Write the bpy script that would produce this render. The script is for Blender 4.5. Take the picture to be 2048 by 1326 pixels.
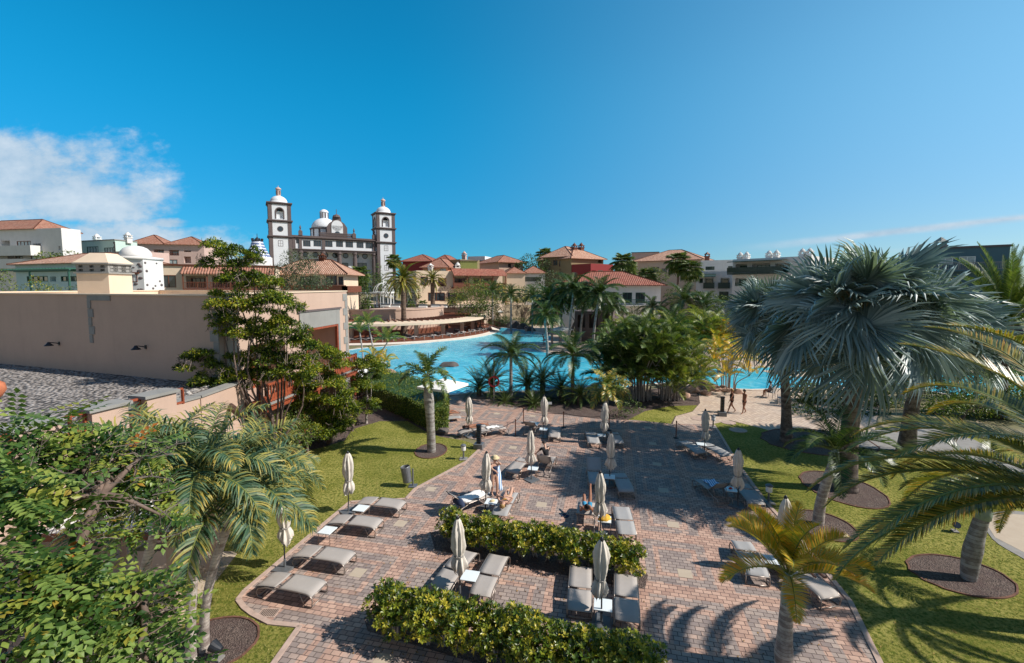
import bpy, math, random
import numpy as np
from mathutils import Vector, Matrix
R=math.radians; PI=math.pi
random.seed(7); rng=np.random.default_rng(7)
for o in list(bpy.data.objects): bpy.data.objects.remove(o)
scene=bpy.context.scene; COL=scene.collection
# ---------------- camera ----------------
F=890.0; CX=1024.0; CY=642.0; PITCH=R(4.5); H=9.0
cd=bpy.data.cameras.new('camera'); cam=bpy.data.objects.new('camera',cd); COL.objects.link(cam)
cam.location=(0,0,H); cam.rotation_euler=(R(90)-PITCH,0,0)
cd.sensor_width=36; cd.lens=F/2048*36; cd.shift_y=-(663-CY)/2048; cd.clip_end=5000; cd.clip_start=0.1
scene.camera=cam
# ---------------- sun and sky ----------------
SUN_EL=42; SUN_AZ=-8      # azimuth measured from +X towards +Y
sd=bpy.data.lights.new('sun','SUN'); sun=bpy.data.objects.new('sun',sd); COL.objects.link(sun)
sd.energy=4.9; sd.angle=R(0.5); sd.color=(1,0.94,0.86)
sv=Vector((math.cos(R(SUN_EL))*math.cos(R(SUN_AZ)),math.cos(R(SUN_EL))*math.sin(R(SUN_AZ)),math.sin(R(SUN_EL))))
sun.rotation_euler=(-sv).to_track_quat('-Z','Y').to_euler()
sun.location=(60,0,60)
w=bpy.data.worlds.new('World'); scene.world=w; w.use_nodes=True
scene.view_settings.view_transform='Standard'; scene.view_settings.look='None'
scene.view_settings.exposure=0.20; scene.view_settings.gamma=1

class NT:
    def __init__(s,nt): s.nt=nt
    def n(s,t,**k):
        x=s.nt.nodes.new(t)
        for a,b in k.items(): setattr(x,a,b)
        return x
    def l(s,a,b): s.nt.links.new(a,b)
    def m(s,op,a,b=None,c=None,clamp=False):
        x=s.n('ShaderNodeMath',operation=op); x.use_clamp=clamp
        for i,q in enumerate((a,b,c)):
            if q is None: continue
            if isinstance(q,(int,float)): x.inputs[i].default_value=q
            else: s.l(q,x.inputs[i])
        return x.outputs[0]
    def mix(s,f,a,b,bt='MIX'):
        x=s.n('ShaderNodeMix',data_type='RGBA',blend_type=bt)
        for i,q in ((0,f),(6,a),(7,b)):
            if isinstance(q,(int,float)): x.inputs[i].default_value=q
            elif isinstance(q,tuple): x.inputs[i].default_value=q+(1,) if len(q)==3 else q
            else: s.l(q,x.inputs[i])
        return x.outputs[2]
    def sep(s,v):
        x=s.n('ShaderNodeSeparateXYZ'); s.l(v,x.inputs[0]); return x.outputs
    def comb(s,a,b,c=0.0):
        x=s.n('ShaderNodeCombineXYZ')
        for i,q in enumerate((a,b,c)):
            if isinstance(q,(int,float)): x.inputs[i].default_value=q
            else: s.l(q,x.inputs[i])
        return x.outputs[0]
    def noise(s,v,sc,det=4,ro=.55,dim='3D'):
        x=s.n('ShaderNodeTexNoise',noise_dimensions=dim); s.l(v,x.inputs['Vector'])
        x.inputs['Scale'].default_value=sc; x.inputs['Detail'].default_value=det; x.inputs['Roughness'].default_value=ro
        return x.outputs['Fac']
    def step(s,v,a,b):
        x=s.n('ShaderNodeMapRange',interpolation_type='SMOOTHSTEP'); s.l(v,x.inputs[0])
        x.inputs[1].default_value=a; x.inputs[2].default_value=b; return x.outputs[0]

W=NT(w.node_tree); w.node_tree.nodes.clear()
sky=W.n('ShaderNodeTexSky',sky_type='NISHITA'); sky.sun_disc=False; sky.sun_elevation=R(SUN_EL); sky.sun_rotation=R(90-SUN_AZ)
sky.altitude=800; sky.air_density=1.0; sky.dust_density=0.15; sky.ozone_density=3.2
hs=W.n('ShaderNodeHueSaturation'); hs.inputs['Saturation'].default_value=1.0; hs.inputs['Hue'].default_value=0.5; hs.inputs['Value'].default_value=1.0
W.l(sky.outputs[0],hs.inputs['Color'])
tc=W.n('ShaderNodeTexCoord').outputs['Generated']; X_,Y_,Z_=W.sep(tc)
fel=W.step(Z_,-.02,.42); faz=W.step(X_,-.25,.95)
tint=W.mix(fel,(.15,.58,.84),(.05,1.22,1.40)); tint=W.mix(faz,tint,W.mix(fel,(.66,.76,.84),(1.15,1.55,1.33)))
tint=W.mix(W.step(Y_,.25,-.15) if 0 else W.m('SUBTRACT',1.0,W.step(Y_,-.15,.25)),tint,(.85,.80,.74))  # unseen sky behind the camera tinted warm, tuned to fill the shaded walls
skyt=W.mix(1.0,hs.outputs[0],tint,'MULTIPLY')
yy=W.m('MAXIMUM',Y_,0.05); u=W.m('DIVIDE',X_,yy); v=W.m('DIVIDE',Z_,yy)
uv=W.comb(u,W.m('MULTIPLY',v,1.7)); nz=W.noise(uv,5.5,8,.62); nz2=W.noise(uv,16,6,.6)
def blob(cu,cv,ru,rv):
    a=W.m('DIVIDE',W.m('SUBTRACT',u,cu),ru); b=W.m('DIVIDE',W.m('SUBTRACT',v,cv),rv)
    return W.m('SUBTRACT',1.0,W.m('ADD',W.m('MULTIPLY',a,a),W.m('MULTIPLY',b,b)))
def big(*bl):
    d=bl[0]
    for b in bl[1:]: d=W.m('MAXIMUM',d,b)
    return d
D=big(blob(-1.14,.235,.33,.11),blob(-.95,.185,.22,.06),blob(-1.02,.10,.36,.05),blob(-.84,.08,.24,.04),blob(-.76,.14,.05,.012),blob(-.60,.03,.12,.03))
D=W.m('MAXIMUM',D,-2.2)
dens=W.step(W.m('ADD',W.m('MULTIPLY',D,0.55),W.m('ADD',W.m('MULTIPLY',W.m('SUBTRACT',nz,.5),2.3),W.m('MULTIPLY',W.m('SUBTRACT',nz2,.5),.6))),-.3,.4)
front=W.step(Y_,.05,.12); dens=W.m('MULTIPLY',dens,front)
# thin streaks low in the right sky
sl=W.m('SUBTRACT',v,W.m('ADD',0.087,W.m('MULTIPLY',W.m('SUBTRACT',u,.55),.11)))
nst=W.noise(W.comb(W.m('MULTIPLY',u,3),W.m('MULTIPLY',sl,60)),1.5,5,.6)
st=W.m('MULTIPLY',W.m('SUBTRACT',1.0,W.step(W.m('ABSOLUTE',W.m('ADD',sl,W.m('MULTIPLY',W.m('SUBTRACT',nst,.5),.012))),0,.013)),W.step(u,.45,.8))
sl2=W.m('SUBTRACT',v,W.m('ADD',0.062,W.m('MULTIPLY',W.m('SUBTRACT',u,.7),.05)))
st2=W.m('MULTIPLY',W.m('SUBTRACT',1.0,W.step(W.m('ABSOLUTE',sl2),0,.022)),W.step(W.m('MULTIPLY',nst,u),.35,.75))
thin=W.m('MULTIPLY',W.m('MAXIMUM',W.m('MULTIPLY',st,.85),W.m('MULTIPLY',st2,.4)),front)
cl=W.m('MAXIMUM',W.m('MULTIPLY',dens,.86),thin)
shade=W.m('ADD',W.step(nz,.25,.75),W.m('MULTIPLY',W.m('SUBTRACT',nz2,.5),.5))
ccol=W.mix(shade,(3.0,4.3,5.6),(6.0,6.6,7.2))
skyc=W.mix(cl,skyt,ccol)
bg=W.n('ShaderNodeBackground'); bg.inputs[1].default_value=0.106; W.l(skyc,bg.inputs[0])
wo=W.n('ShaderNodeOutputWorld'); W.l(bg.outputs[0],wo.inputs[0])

# ---------------- pixel -> world helpers ----------------
cp,sp=math.cos(PITCH),math.sin(PITCH)
def ray(px,py):
    a=(px-CX)/F; b=(CY-py)/F
    return Vector((a, cp+b*sp, -sp+b*cp))
def G(px,py,z=0.0):
    d=ray(px,py); t=(z-H)/d.z; return Vector((d.x*t,d.y*t,z))
def AT(px,py,Y):
    d=ray(px,py); t=Y/d.y; return Vector((d.x*t,Y,H+d.z*t))
def XY(px,Y):
    """point at depth Y seen in column px (at eye height)"""
    d=ray(px,572); return Vector((d.x*Y/d.y,Y,0))
def ztop(py,Y): 
    return AT(1024,py,Y).z

# ---------------- object helpers ----------------
def tag(o,label=None,cat=None,group=None,kind=None):
    if label: o['label']=label
    if cat: o['category']=cat
    if group: o['group']=group
    if kind: o['kind']=kind
    return o
def thing(name,label,cat,loc=(0,0,0),rz=0,group=None):
    o=bpy.data.objects.new(name,None); COL.objects.link(o); o.empty_display_size=.2
    o.location=loc; o.rotation_euler=(0,0,rz); return tag(o,label,cat,group)
def copy_tree(o,parent=None):
    c=o.copy(); COL.objects.link(c); c.parent=parent
    for ch in o.children: copy_tree(ch,c)
    return c
def dup(o,loc,rz,label=None,group=None,s=None):
    c=copy_tree(o); c.location=loc; c.rotation_euler=(0,0,rz)
    if s: c.scale=(s,s,s)
    if label: c['label']=label
    if group: c['group']=group
    return c
def rest(o,loc,rz,label,group=None,s=None):
    o.location=loc; o.rotation_euler=(0,0,rz); o['label']=label
    if s: o.scale=(s,s,s)
    if group: o['group']=group
    return o
class MB:
    def __init__(s): s.v=[]; s.f=[]; s.c=[]; s.uv=None; s.cv=.5
    def add(s,vs,fs,c=None):
        o=len(s.v); s.v.extend([tuple(q) for q in vs]); s.c.extend([s.cv if c is None else c]*len(vs))
        s.f.extend([tuple(i+o for i in f) for f in fs])
    def box(s,x0,y0,z0,x1,y1,z1):
        s.add([(x0,y0,z0),(x1,y0,z0),(x1,y1,z0),(x0,y1,z0),(x0,y0,z1),(x1,y0,z1),(x1,y1,z1),(x0,y1,z1)],
              [(0,3,2,1),(4,5,6,7),(0,1,5,4),(1,2,6,5),(2,3,7,6),(3,0,4,7)])
    def beam(s,a,b,w,h):
        a=Vector(a);b=Vector(b);d=(b-a).normalized(); up=Vector((0,0,1)) if abs(d.z)<.9 else Vector((0,1,0))
        x=d.cross(up).normalized()*w/2; y=x.cross(d).normalized()*h/2
        s.add([a-x-y,a+x-y,a+x+y,a-x+y,b-x-y,b+x-y,b+x+y,b-x+y],[(0,3,2,1),(4,5,6,7),(0,1,5,4),(1,2,6,5),(2,3,7,6),(3,0,4,7)])
    def prism(s,poly,z0,z1):
        n=len(poly); s.add([(p[0],p[1],z0) for p in poly]+[(p[0],p[1],z1) for p in poly],
            [tuple(range(n-1,-1,-1)),tuple(range(n,2*n))]+[(i,(i+1)%n,n+(i+1)%n,n+i) for i in range(n)])
    def tube(s,pts,r,n=8,cap=True):
        pts=[Vector(p) for p in pts]; k=len(pts)
        rr=r if isinstance(r,(list,tuple)) else [r]*k
        vs=[]; x=None
        for i,p in enumerate(pts):
            d=(pts[min(i+1,k-1)]-pts[max(i-1,0)])
            d=d.normalized() if d.length>1e-9 else Vector((0,0,1))
            if x is None:
                up=Vector((0,0,1)) if abs(d.z)<.9 else Vector((1,0,0)); x=d.cross(up).normalized()
            else:
                x=(x-d*x.dot(d)); x=x.normalized() if x.length>1e-6 else d.orthogonal().normalized()
            y=d.cross(x)
            for j in range(n):
                a=2*PI*j/n; vs.append(p+(x*math.cos(a)+y*math.sin(a))*rr[i])
        fs=[(i*n+j,i*n+(j+1)%n,(i+1)*n+(j+1)%n,(i+1)*n+j) for i in range(k-1) for j in range(n)]
        if cap: fs+= [tuple(range(n-1,-1,-1)),tuple((k-1)*n+j for j in range(n))]
        s.add(vs,fs)
    def lathe(s,prof,c=(0,0,0),n=16,fold=None):
        vs=[]; k=len(prof)
        for i,(r,z) in enumerate(prof):
            for j in range(n):
                a=2*PI*j/n; q=r*(fold(a,i) if fold else 1)
                vs.append((c[0]+q*math.cos(a),c[1]+q*math.sin(a),c[2]+z))
        fs=[(i*n+j,i*n+(j+1)%n,(i+1)*n+(j+1)%n,(i+1)*n+j) for i in range(k-1) for j in range(n)]
        fs+=[tuple(range(n-1,-1,-1)),tuple((k-1)*n+j for j in range(n))]
        s.add(vs,fs)
    def blades(s,P,Dv,N,L,Wd,var,fold=.18,curl=.0,wide=.45):
        """leaf shaped blades: P base, Dv direction, N up normal (arrays)"""
        P=np.asarray(P,float); Dv=np.asarray(Dv,float); N=np.asarray(N,float)
        Dv=Dv/(np.linalg.norm(Dv,axis=1,keepdims=True)+1e-9)
        S=np.cross(Dv,N); S/= (np.linalg.norm(S,axis=1,keepdims=True)+1e-9); U=np.cross(S,Dv)
        n=len(P); L=np.broadcast_to(L,(n,))[:,None]; Wd=np.broadcast_to(Wd,(n,))[:,None]; var=np.broadcast_to(var,(n,))
        a=P; b=P+Dv*L*wide-S*Wd/2+U*Wd*fold; c=P+Dv*L*wide*1.05-U*Wd*.0; d=P+Dv*L*wide+S*Wd/2+U*Wd*fold; e=P+Dv*L-U*L*curl
        V=np.stack([a,b,c,d,e],1).reshape(-1,3); o=len(s.v)
        s.v.extend(map(tuple,V.tolist())); s.c.extend(np.repeat(var,5).tolist())
        for i in range(n):
            q=o+5*i; s.f.append((q,q+2,q+4,q+1)); s.f.append((q,q+3,q+4,q+2))
    def build(s,name,mat,parent=None,smooth=False,bevel=0,loc=None):
        me=bpy.data.meshes.new(name); me.from_pydata(s.v,[],s.f); me.materials.append(mat)
        if s.uv is not None:
            l=me.uv_layers.new(name='UVMap'); l.data.foreach_set('uv',[q for p in s.uv for q in p])
        at=me.attributes.new('var','FLOAT','POINT'); at.data.foreach_set('value',s.c)
        if smooth: me.polygons.foreach_set('use_smooth',[True]*len(me.polygons))
        me.update(); o=bpy.data.objects.new(name,me); COL.objects.link(o)
        if parent: o.parent=parent
        if loc is not None: o.location=loc
        if bevel:
            b=o.modifiers.new('b','BEVEL'); b.width=bevel; b.segments=2; b.limit_method='ANGLE'
        return o
def rotpts(pts,rz,c=(0,0)):
    co,si=math.cos(rz),math.sin(rz); return [(c[0]+x*co-y*si,c[1]+x*si+y*co) for x,y in pts]
def smoothpoly(pts,sub=6):
    n=len(pts); out=[]
    for i in range(n):
        p0,p1,p2,p3=[Vector(pts[(i+k)%n][:2]) for k in (-1,0,1,2)]
        for j in range(sub):
            t=j/sub; out.append(.5*((2*p1)+(p2-p0)*t+(2*p0-5*p1+4*p2-p3)*t*t+(3*p1-p0-3*p2+p3)*t**3))
    return [(p.x,p.y) for p in out]
# ---------------- materials ----------------
def lin(h):
    h=h.lstrip('#'); r=[int(h[i:i+2],16)/255 for i in (0,2,4)]
    return tuple((c/12.92 if c<=.04045 else ((c+.055)/1.055)**2.4) for c in r)
MATS={}
def newmat(name):
    m=bpy.data.materials.new(name); m.use_nodes=True; t=NT(m.node_tree); b=m.node_tree.nodes['Principled BSDF']; MATS[name]=m
    return m,t,b
def setc(t,b,c):
    if isinstance(c,tuple): b.inputs['Base Color'].default_value=c+(1,)
    else: t.l(c,b.inputs['Base Color'])
def bump(t,b,h,st=.3,d=.02):
    x=t.n('ShaderNodeBump'); x.inputs['Strength'].default_value=st; x.inputs['Distance'].default_value=d; t.l(h,x.inputs['Height']); t.l(x.outputs[0],b.inputs['Normal'])
def pos(t): return t.n('ShaderNodeNewGeometry').outputs['Position']
def obc(t): return t.n('ShaderNodeTexCoord').outputs['Object']
def var(t):
    a=t.n('ShaderNodeAttribute'); a.attribute_name='var'; return a.outputs['Fac']
def plain(name,c,rough=.6,metal=0,vary=.12,sc=3.0,bs=0,bsc=40,spec=.5):
    if name in MATS: return MATS[name]
    if isinstance(c,str): c=lin(c)
    m,t,b=newmat(name); p=obc(t); n=t.noise(p,sc,5,.6)
    k=tuple(min(1,q*(1-vary)) for q in c); k2=tuple(min(1,q*(1+vary)) for q in c)
    setc(t,b,t.mix(t.step(n,.3,.7),k,k2)); b.inputs['Roughness'].default_value=rough; b.inputs['Metallic'].default_value=metal
    b.inputs['Specular IOR Level'].default_value=spec
    if bs: bump(t,b,t.noise(p,bsc,4,.6),bs,.01)
    return m
def stucco(name,c,dirt=.18):
    if name in MATS: return MATS[name]
    c=lin(c); m,t,b=newmat(name); p=obc(t); x,y,z=t.sep(p)
    n=t.noise(p,.7,6,.6); st=t.noise(t.comb(t.m('MULTIPLY',t.m('ADD',x,y),2.2),0,t.m('MULTIPLY',z,.25)),1.0,5,.6)
    n2=t.noise(p,9,4,.6)
    f=t.m('ADD',t.m('MULTIPLY',t.step(n,.35,.75),.5),t.m('MULTIPLY',t.step(st,.5,.8),.5))
    d=tuple(q*(1-dirt)*.96 for q in c)
    cc=t.mix(f,c,d); cc=t.mix(t.m('MULTIPLY',t.step(n2,.4,.7),.12),cc,tuple(q*.75 for q in c)); setc(t,b,cc)
    b.inputs['Roughness'].default_value=.9; b.inputs['Specular IOR Level'].default_value=.2
    bump(t,b,t.noise(p,35,5,.65),.25,.01); return m
def leafmat(name,cols,trans=.35,rough=.45,sc=1.2,spec=.4):
    """cols: list of (pos,rgb) ramp driven by per-leaf random value and soft patches"""
    if name in MATS: return MATS[name]
    m,t,b=newmat(name); r=t.n('ShaderNodeValToRGB'); e=r.color_ramp.elements
    cols=[(p_,lin(c) if isinstance(c,str) else c) for p_,c in cols]
    e[0].position=cols[0][0]; e[0].color=cols[0][1]+(1,); e[1].position=cols[-1][0]; e[1].color=cols[-1][1]+(1,)
    for p_,c in cols[1:-1]:
        q=e.new(p_); q.color=c+(1,)
    n=t.noise(obc(t),sc,3,.5)
    f=t.m('ADD',var(t),t.m('MULTIPLY',t.m('SUBTRACT',n,.5),.35)); t.l(f,r.inputs[0])
    setc(t,b,r.outputs[0]); b.inputs['Roughness'].default_value=rough; b.inputs['Specular IOR Level'].default_value=spec
    tr=t.n('ShaderNodeBsdfTranslucent'); t.l(t.mix(1.0,r.outputs[0],(1.25,1.3,.6),'MULTIPLY'),tr.inputs[0])
    mx=t.n('ShaderNodeMixShader'); mx.inputs[0].default_value=trans
    t.l(b.outputs[0],mx.inputs[1]); t.l(tr.outputs[0],mx.inputs[2]); t.l(mx.outputs[0],m.node_tree.nodes['Material Output'].inputs[0])
    return m
def rooft(name,c1,c2,per=.3):
    if name in MATS: return MATS[name]
    m,t,b=newmat(name); uvn=t.n('ShaderNodeTexCoord').outputs['UV']; x,y,z=t.sep(uvn)
    k=t.m('DIVIDE',x,per); r=t.m('DIVIDE',y,.42)
    idx=t.comb(t.m('FLOOR',k),t.m('FLOOR',r)); wn=t.n('ShaderNodeTexWhiteNoise'); t.l(idx,wn.inputs[0])
    cc=t.mix(wn.outputs[0],lin(c1),lin(c2))
    cc=t.mix(t.m('MULTIPLY',t.step(t.noise(uvn,.6,5,.6),.45,.8),.55),cc,lin('8a7464'))
    cc=t.mix(t.m('MULTIPLY',t.step(t.noise(uvn,4,4,.6),.55,.75),.35),cc,lin('c9a892'))
    s_=t.m('ABSOLUTE',t.m('SINE',t.m('MULTIPLY',k,PI))); cc2=t.mix(t.m('SUBTRACT',1,t.step(s_,0,.35)),cc,lin('5e3a2c'))
    setc(t,b,cc2); b.inputs['Roughness'].default_value=.9; b.inputs['Specular IOR Level'].default_value=.2
    hgt=t.m('ADD',s_,t.m('MULTIPLY',t.m('FRACT',r),-.4)); bump(t,b,hgt,1.0,.09); return m
M={}
def mk():
    M['white']=stucco('white_stucco','e0ddd9',.14); M['cream']=stucco('cream_stucco','dfc9b0',.12); M['beige']=stucco('beige_stucco','c4a896',.12)
    M['pink']=stucco('pink_stucco','cdb1a6',.14); M['mint']=stucco('mint_stucco','c2d8cf',.12); M['paleblue']=stucco('pale_blue_stucco','c4dbe0',.12)
    M['olive']=stucco('olive_stucco','948566',.14); M['red']=stucco('red_stucco','93403f',.14); M['salmon']=stucco('salmon_stucco','d89a7c',.14)
    M['lime']=stucco('lime_stucco','868c54',.14); M['slate']=stucco('slate_stucco','56727c',.14); M['sky']=stucco('blue_stucco','5f9cc4',.14)
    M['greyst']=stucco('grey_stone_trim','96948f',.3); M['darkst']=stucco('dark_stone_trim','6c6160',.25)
    M['hwhite']=stucco('hotel_white','dcdfe2',.06)
    M['brown']=plain('brown_wood','70402c',.6,vary=.25,sc=8,bs=.2); M['redwood']=plain('red_wood','93492e',.6,vary=.25,sc=8,bs=.2)
    M['green']=plain('green_paint','2c5a4b',.5); M['dgreen']=plain('dark_green_paint','2b3d33',.5)
    M['log']=plain('dark_log','4b352c',.8,vary=.3,sc=6,bs=.4)
    M['glass']=plain('window_glass',(.035,.045,.055),.06,vary=.3,sc=1.5,spec=.8)
    M['curtain']=plain('curtained_glass','a9b4b4',.15,vary=.25,sc=3)
    M['dark']=plain('shade_black',(.02,.018,.016),.9); M['wframe']=plain('white_frame','e6e6e2',.4)
    M['metal']=plain('champagne_metal','9b9088',.35,metal=.6,vary=.05); M['dmetal']=plain('dark_metal','33353a',.4,metal=.4)
    M['gmetal']=plain('grey_metal','6e7174',.45,metal=.3); M['sling']=plain('taupe_sling','a8a099',.75,vary=.05,sc=2,bs=.15,bsc=300)
    M['slingd']=plain('grey_sling','a09e9c',.75,vary=.05,sc=2,bs=.15,bsc=300)
    M['canvas']=plain('umbrella_canvas','d3cbbf',.9,vary=.08,sc=5,bs=.15,bsc=60); M['wtop']=plain('white_tabletop','e2e8e8',.35,vary=.03)
    M['wcanvas']=plain('white_canvas','f0ede6',.8,vary=.05)
    M['rock']=plain('rock_stone','a58573',.9,vary=.35,sc=1.2,bs=.8,bsc=5); M['drock']=plain('dark_rock','57504c',.9,vary=.35,sc=1.5,bs=.8,bsc=5)
    M['concrete']=plain('concrete_grey','8b8782',.85,vary=.12,sc=3,bs=.2); M['kerb']=plain('kerb_stone','b49c8e',.9,vary=.14,sc=5,bs=.3)
    M['bark']=plain('brown_bark','6b5a50',.9,vary=.35,sc=5,bs=.5,bsc=20); M['gbark']=plain('grey_bark','a89d97',.9,vary=.25,sc=6,bs=.5,bsc=25)
    M['twig']=plain('grey_twig','7a6c64',.9,vary=.25,sc=10)
    M['skin']=plain('skin','c39a84',.5,vary=.04,spec=.35); M['skin2']=plain('tanned_skin','9a6a52',.5,vary=.04,spec=.35)
    M['hair']=plain('dark_hair','2a1d16',.6); M['hair2']=plain('blond_hair','9b7a4a',.6)
    M['black']=plain('black_cloth','14151a',.85); M['navy']=plain('navy_cloth','26334f',.85); M['tealc']=plain('teal_cloth','2f8fb8',.8)
    M['yellow']=plain('yellow_cloth','d9a93a',.8,vary=.3,sc=9); M['straw']=plain('straw_hat','d8c49a',.8); M['redp']=plain('red_paint','b52a28',.4)
    M['orangec']=plain('orange_towel','d07a4a',.8)
    M['terra']=plain('terracotta','b9704f',.8,vary=.15)
    # striped towel
    m,t,b=newmat('striped_towel'); x,y,z=t.sep(obc(t)); s_=t.step(t.m('SINE',t.m('MULTIPLY',t.m('ADD',y,t.m('MULTIPLY',x,.3)),60)),-.2,.2)
    setc(t,b,t.mix(s_,lin('dfe8f0'),lin('5f8fc4'))); b.inputs['Roughness'].default_value=.9; M['stripe']=m
    # ringed palm trunk
    def ring(name,c1,c2,per,wob=.3,bs=.6):
        m,t,b=newmat(name); p=obc(t); x,y,z=t.sep(p); n=t.noise(p,3,4,.6)
        k=t.m('ADD',t.m('DIVIDE',z,per),t.m('MULTIPLY',n,wob)); f=t.m('FRACT',k)
        wn=t.n('ShaderNodeTexWhiteNoise',noise_dimensions='1D'); t.l(t.m('FLOOR',k),wn.inputs['W'])
        base=t.mix(t.step(t.m('ADD',t.noise(p,5,5,.65),t.m('MULTIPLY',t.m('SUBTRACT',wn.outputs[0],.5),.25)),.35,.7),lin(c1),lin(c2))
        dk=t.m('MULTIPLY',t.m('SUBTRACT',1,t.step(f,0,.16)),.75)
        setc(t,b,t.mix(dk,base,lin('4a3b34'))); b.inputs['Roughness'].default_value=.85; bump(t,b,t.m('ADD',f,t.m('MULTIPLY',t.noise(p,30,4,.6),.5)),bs,.03); return m
    M['ringw']=ring('ringed_pale_trunk','c8bdb2','8f8078',.085); M['ringg']=ring('ringed_grey_trunk','aaa7a2','7c746e',.11)
    M['ringb']=ring('bismarck_trunk','85776e','4f443f',.16,1.2,1.0); M['ringd']=ring('date_palm_trunk','7b6757','473931',.2,1.6,1.0)
    M['shaft']=plain('palm_crownshaft','8fa092',.4,vary=.18,sc=3)
    # pavers
    m,t,b=newmat('clay_pavers'); p=pos(t); x,y,z=t.sep(p)
    S=t.m('SUBTRACT',t.m('MULTIPLY',x,.975),t.m('MULTIPLY',y,.22)); T=t.m('ADD',t.m('MULTIPLY',x,.22),t.m('MULTIPLY',y,.975))
    br=t.n('ShaderNodeTexBrick'); t.l(t.comb(S,T),br.inputs['Vector']); br.inputs['Scale'].default_value=1; br.offset=.5
    for k_,q in (('Brick Width',.24),('Row Height',.155),('Mortar Size',.009),('Mortar Smooth',.2),('Bias',0)): br.inputs[k_].default_value=q
    br.inputs['Color1'].default_value=(0,0,0,1); br.inputs['Color2'].default_value=(1,1,1,1); br.inputs['Mortar'].default_value=(.5,.5,.5,1)
    rnd=t.sep(br.outputs['Color'])[0]
    fs=t.m('SUBTRACT',t.m('PINGPONG',t.m('SUBTRACT',S,2.2),2.5),0); ft=t.m('PINGPONG',t.m('SUBTRACT',T,17.67-2.93*10),1.465)
    fs=t.m('PINGPONG',t.m('SUBTRACT',S,2.2-50*.5),1.25)
    d=t.m('MAXIMUM',t.m('MULTIPLY',fs,1.17),ft)
    band=t.m('ADD',t.m('MULTIPLY',t.step(d,1.16,1.2),.8),t.m('MULTIPLY',t.m('MULTIPLY',t.step(d,.60,.64),t.m('SUBTRACT',1,t.step(d,.80,.84))),.75))
    band=t.m('MINIMUM',t.m('ADD',band,t.m('MULTIPLY',t.m('SUBTRACT',rnd,.5),.75)),1.0)
    band=t.m('ADD',band,t.m('MULTIPLY',t.m('SUBTRACT',t.noise(p,.35,3,.5),.5),.9))
    g=t.mix(rnd,lin('847b78'),lin('a89b92')); o_=t.mix(rnd,lin('ad8877'),lin('cba793'))
    cc=t.mix(t.m('ADD',.12,t.m('MULTIPLY',t.step(band,.2,.6),.8)),g,o_)
    cc=t.mix(t.m('MULTIPLY',t.step(t.noise(p,1.4,6,.65),.45,.75),.35),cc,lin('8a7a70'))
    cc=t.mix(t.m('MULTIPLY',t.step(t.noise(p,25,3,.6),.4,.7),.25),cc,lin('8d7468'))
    cc=t.mix(t.m('MULTIPLY',br.outputs['Fac'],1.0),cc,lin('4a3f3b')); setc(t,b,cc); b.inputs['Roughness'].default_value=.85; b.inputs['Specular IOR Level'].default_value=.3
    bump(t,b,t.m('SUBTRACT',t.m('MULTIPLY',t.noise(p,30,4,.6),.3),br.outputs['Fac']),.6,.012); M['pave']=m
    m,t,b=newmat('pale_slab'); p=pos(t); n=t.noise(p,3,5,.6); setc(t,b,t.mix(n,lin('ab9985'),lin('bfb09b'))); b.inputs['Roughness'].default_value=.85; M['slab']=m
    # second paving (path to the right)
    m,t,b=newmat('beige_pavers'); p=pos(t); x,y,z=t.sep(p); br=t.n('ShaderNodeTexBrick'); t.l(t.comb(t.m('ADD',x,t.m('MULTIPLY',y,.8)),t.m('SUBTRACT',y,t.m('MULTIPLY',x,.8))),br.inputs['Vector']); br.inputs['Scale'].default_value=1
    for k_,q in (('Brick Width',.5),('Row Height',.25),('Mortar Size',.012),('Bias',0)): br.inputs[k_].default_value=q
    br.inputs['Color1'].default_value=lin('b7a08d')+(1,); br.inputs['Color2'].default_value=lin('cdb8a2')+(1,); br.inputs['Mortar'].default_value=lin('8b776a')+(1,)
    cc=t.mix(t.m('MULTIPLY',t.step(t.noise(p,.8,5,.6),.4,.7),.3),br.outputs[0],lin('a99a92')); setc(t,b,cc); b.inputs['Roughness'].default_value=.85; M['path']=m
    # lawn
    m,t,b=newmat('lawn_grass'); p=pos(t)
    cc=t.mix(t.step(t.noise(p,.35,4,.6),.35,.65),lin('88863e'),lin('aca45a'))
    cc=t.mix(t.step(t.noise(p,9,5,.7),.42,.62),cc,lin('5f6c26')); cc=t.mix(t.m('MULTIPLY',t.step(t.noise(p,45,3,.7),.55,.75),.7),cc,lin('a3a558'))
    cc=t.mix(t.m('MULTIPLY',t.step(t.noise(p,1.7,5,.7),.6,.8),.5),cc,lin('9a8c4e'))
    setc(t,b,cc); b.inputs['Roughness'].default_value=.9; b.inputs['Specular IOR Level'].default_value=.1; bump(t,b,t.m('ADD',t.noise(p,50,4,.75),t.noise(p,12,4,.6)),.9,.06); M['lawn']=m
    m,t,b=newmat('bark_mulch'); p=pos(t); vo=t.n('ShaderNodeTexVoronoi'); t.l(p,vo.inputs[0]); vo.inputs['Scale'].default_value=32
    cc=t.mix(t.sep(vo.outputs['Color'])[0],lin('3d312d'),lin('7d6c63')); cc=t.mix(t.step(t.noise(p,2,4,.6),.4,.7),cc,lin('5a4843')); setc(t,b,cc); b.inputs['Roughness'].default_value=.95; bump(t,b,vo.outputs['Distance'],.9,.04); M['mulch']=m
    m,t,b=newmat('roof_cobbles'); p=pos(t); vo=t.n('ShaderNodeTexVoronoi'); t.l(p,vo.inputs[0]); vo.inputs['Scale'].default_value=6.5
    cc=t.mix(t.sep(vo.outputs['Color'])[0],lin('958c86'),lin('b9b2ac')); cc=t.mix(t.step(vo.outputs['Distance'],.42,.65),cc,lin('55504d')); setc(t,b,cc); b.inputs['Roughness'].default_value=.9
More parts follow.
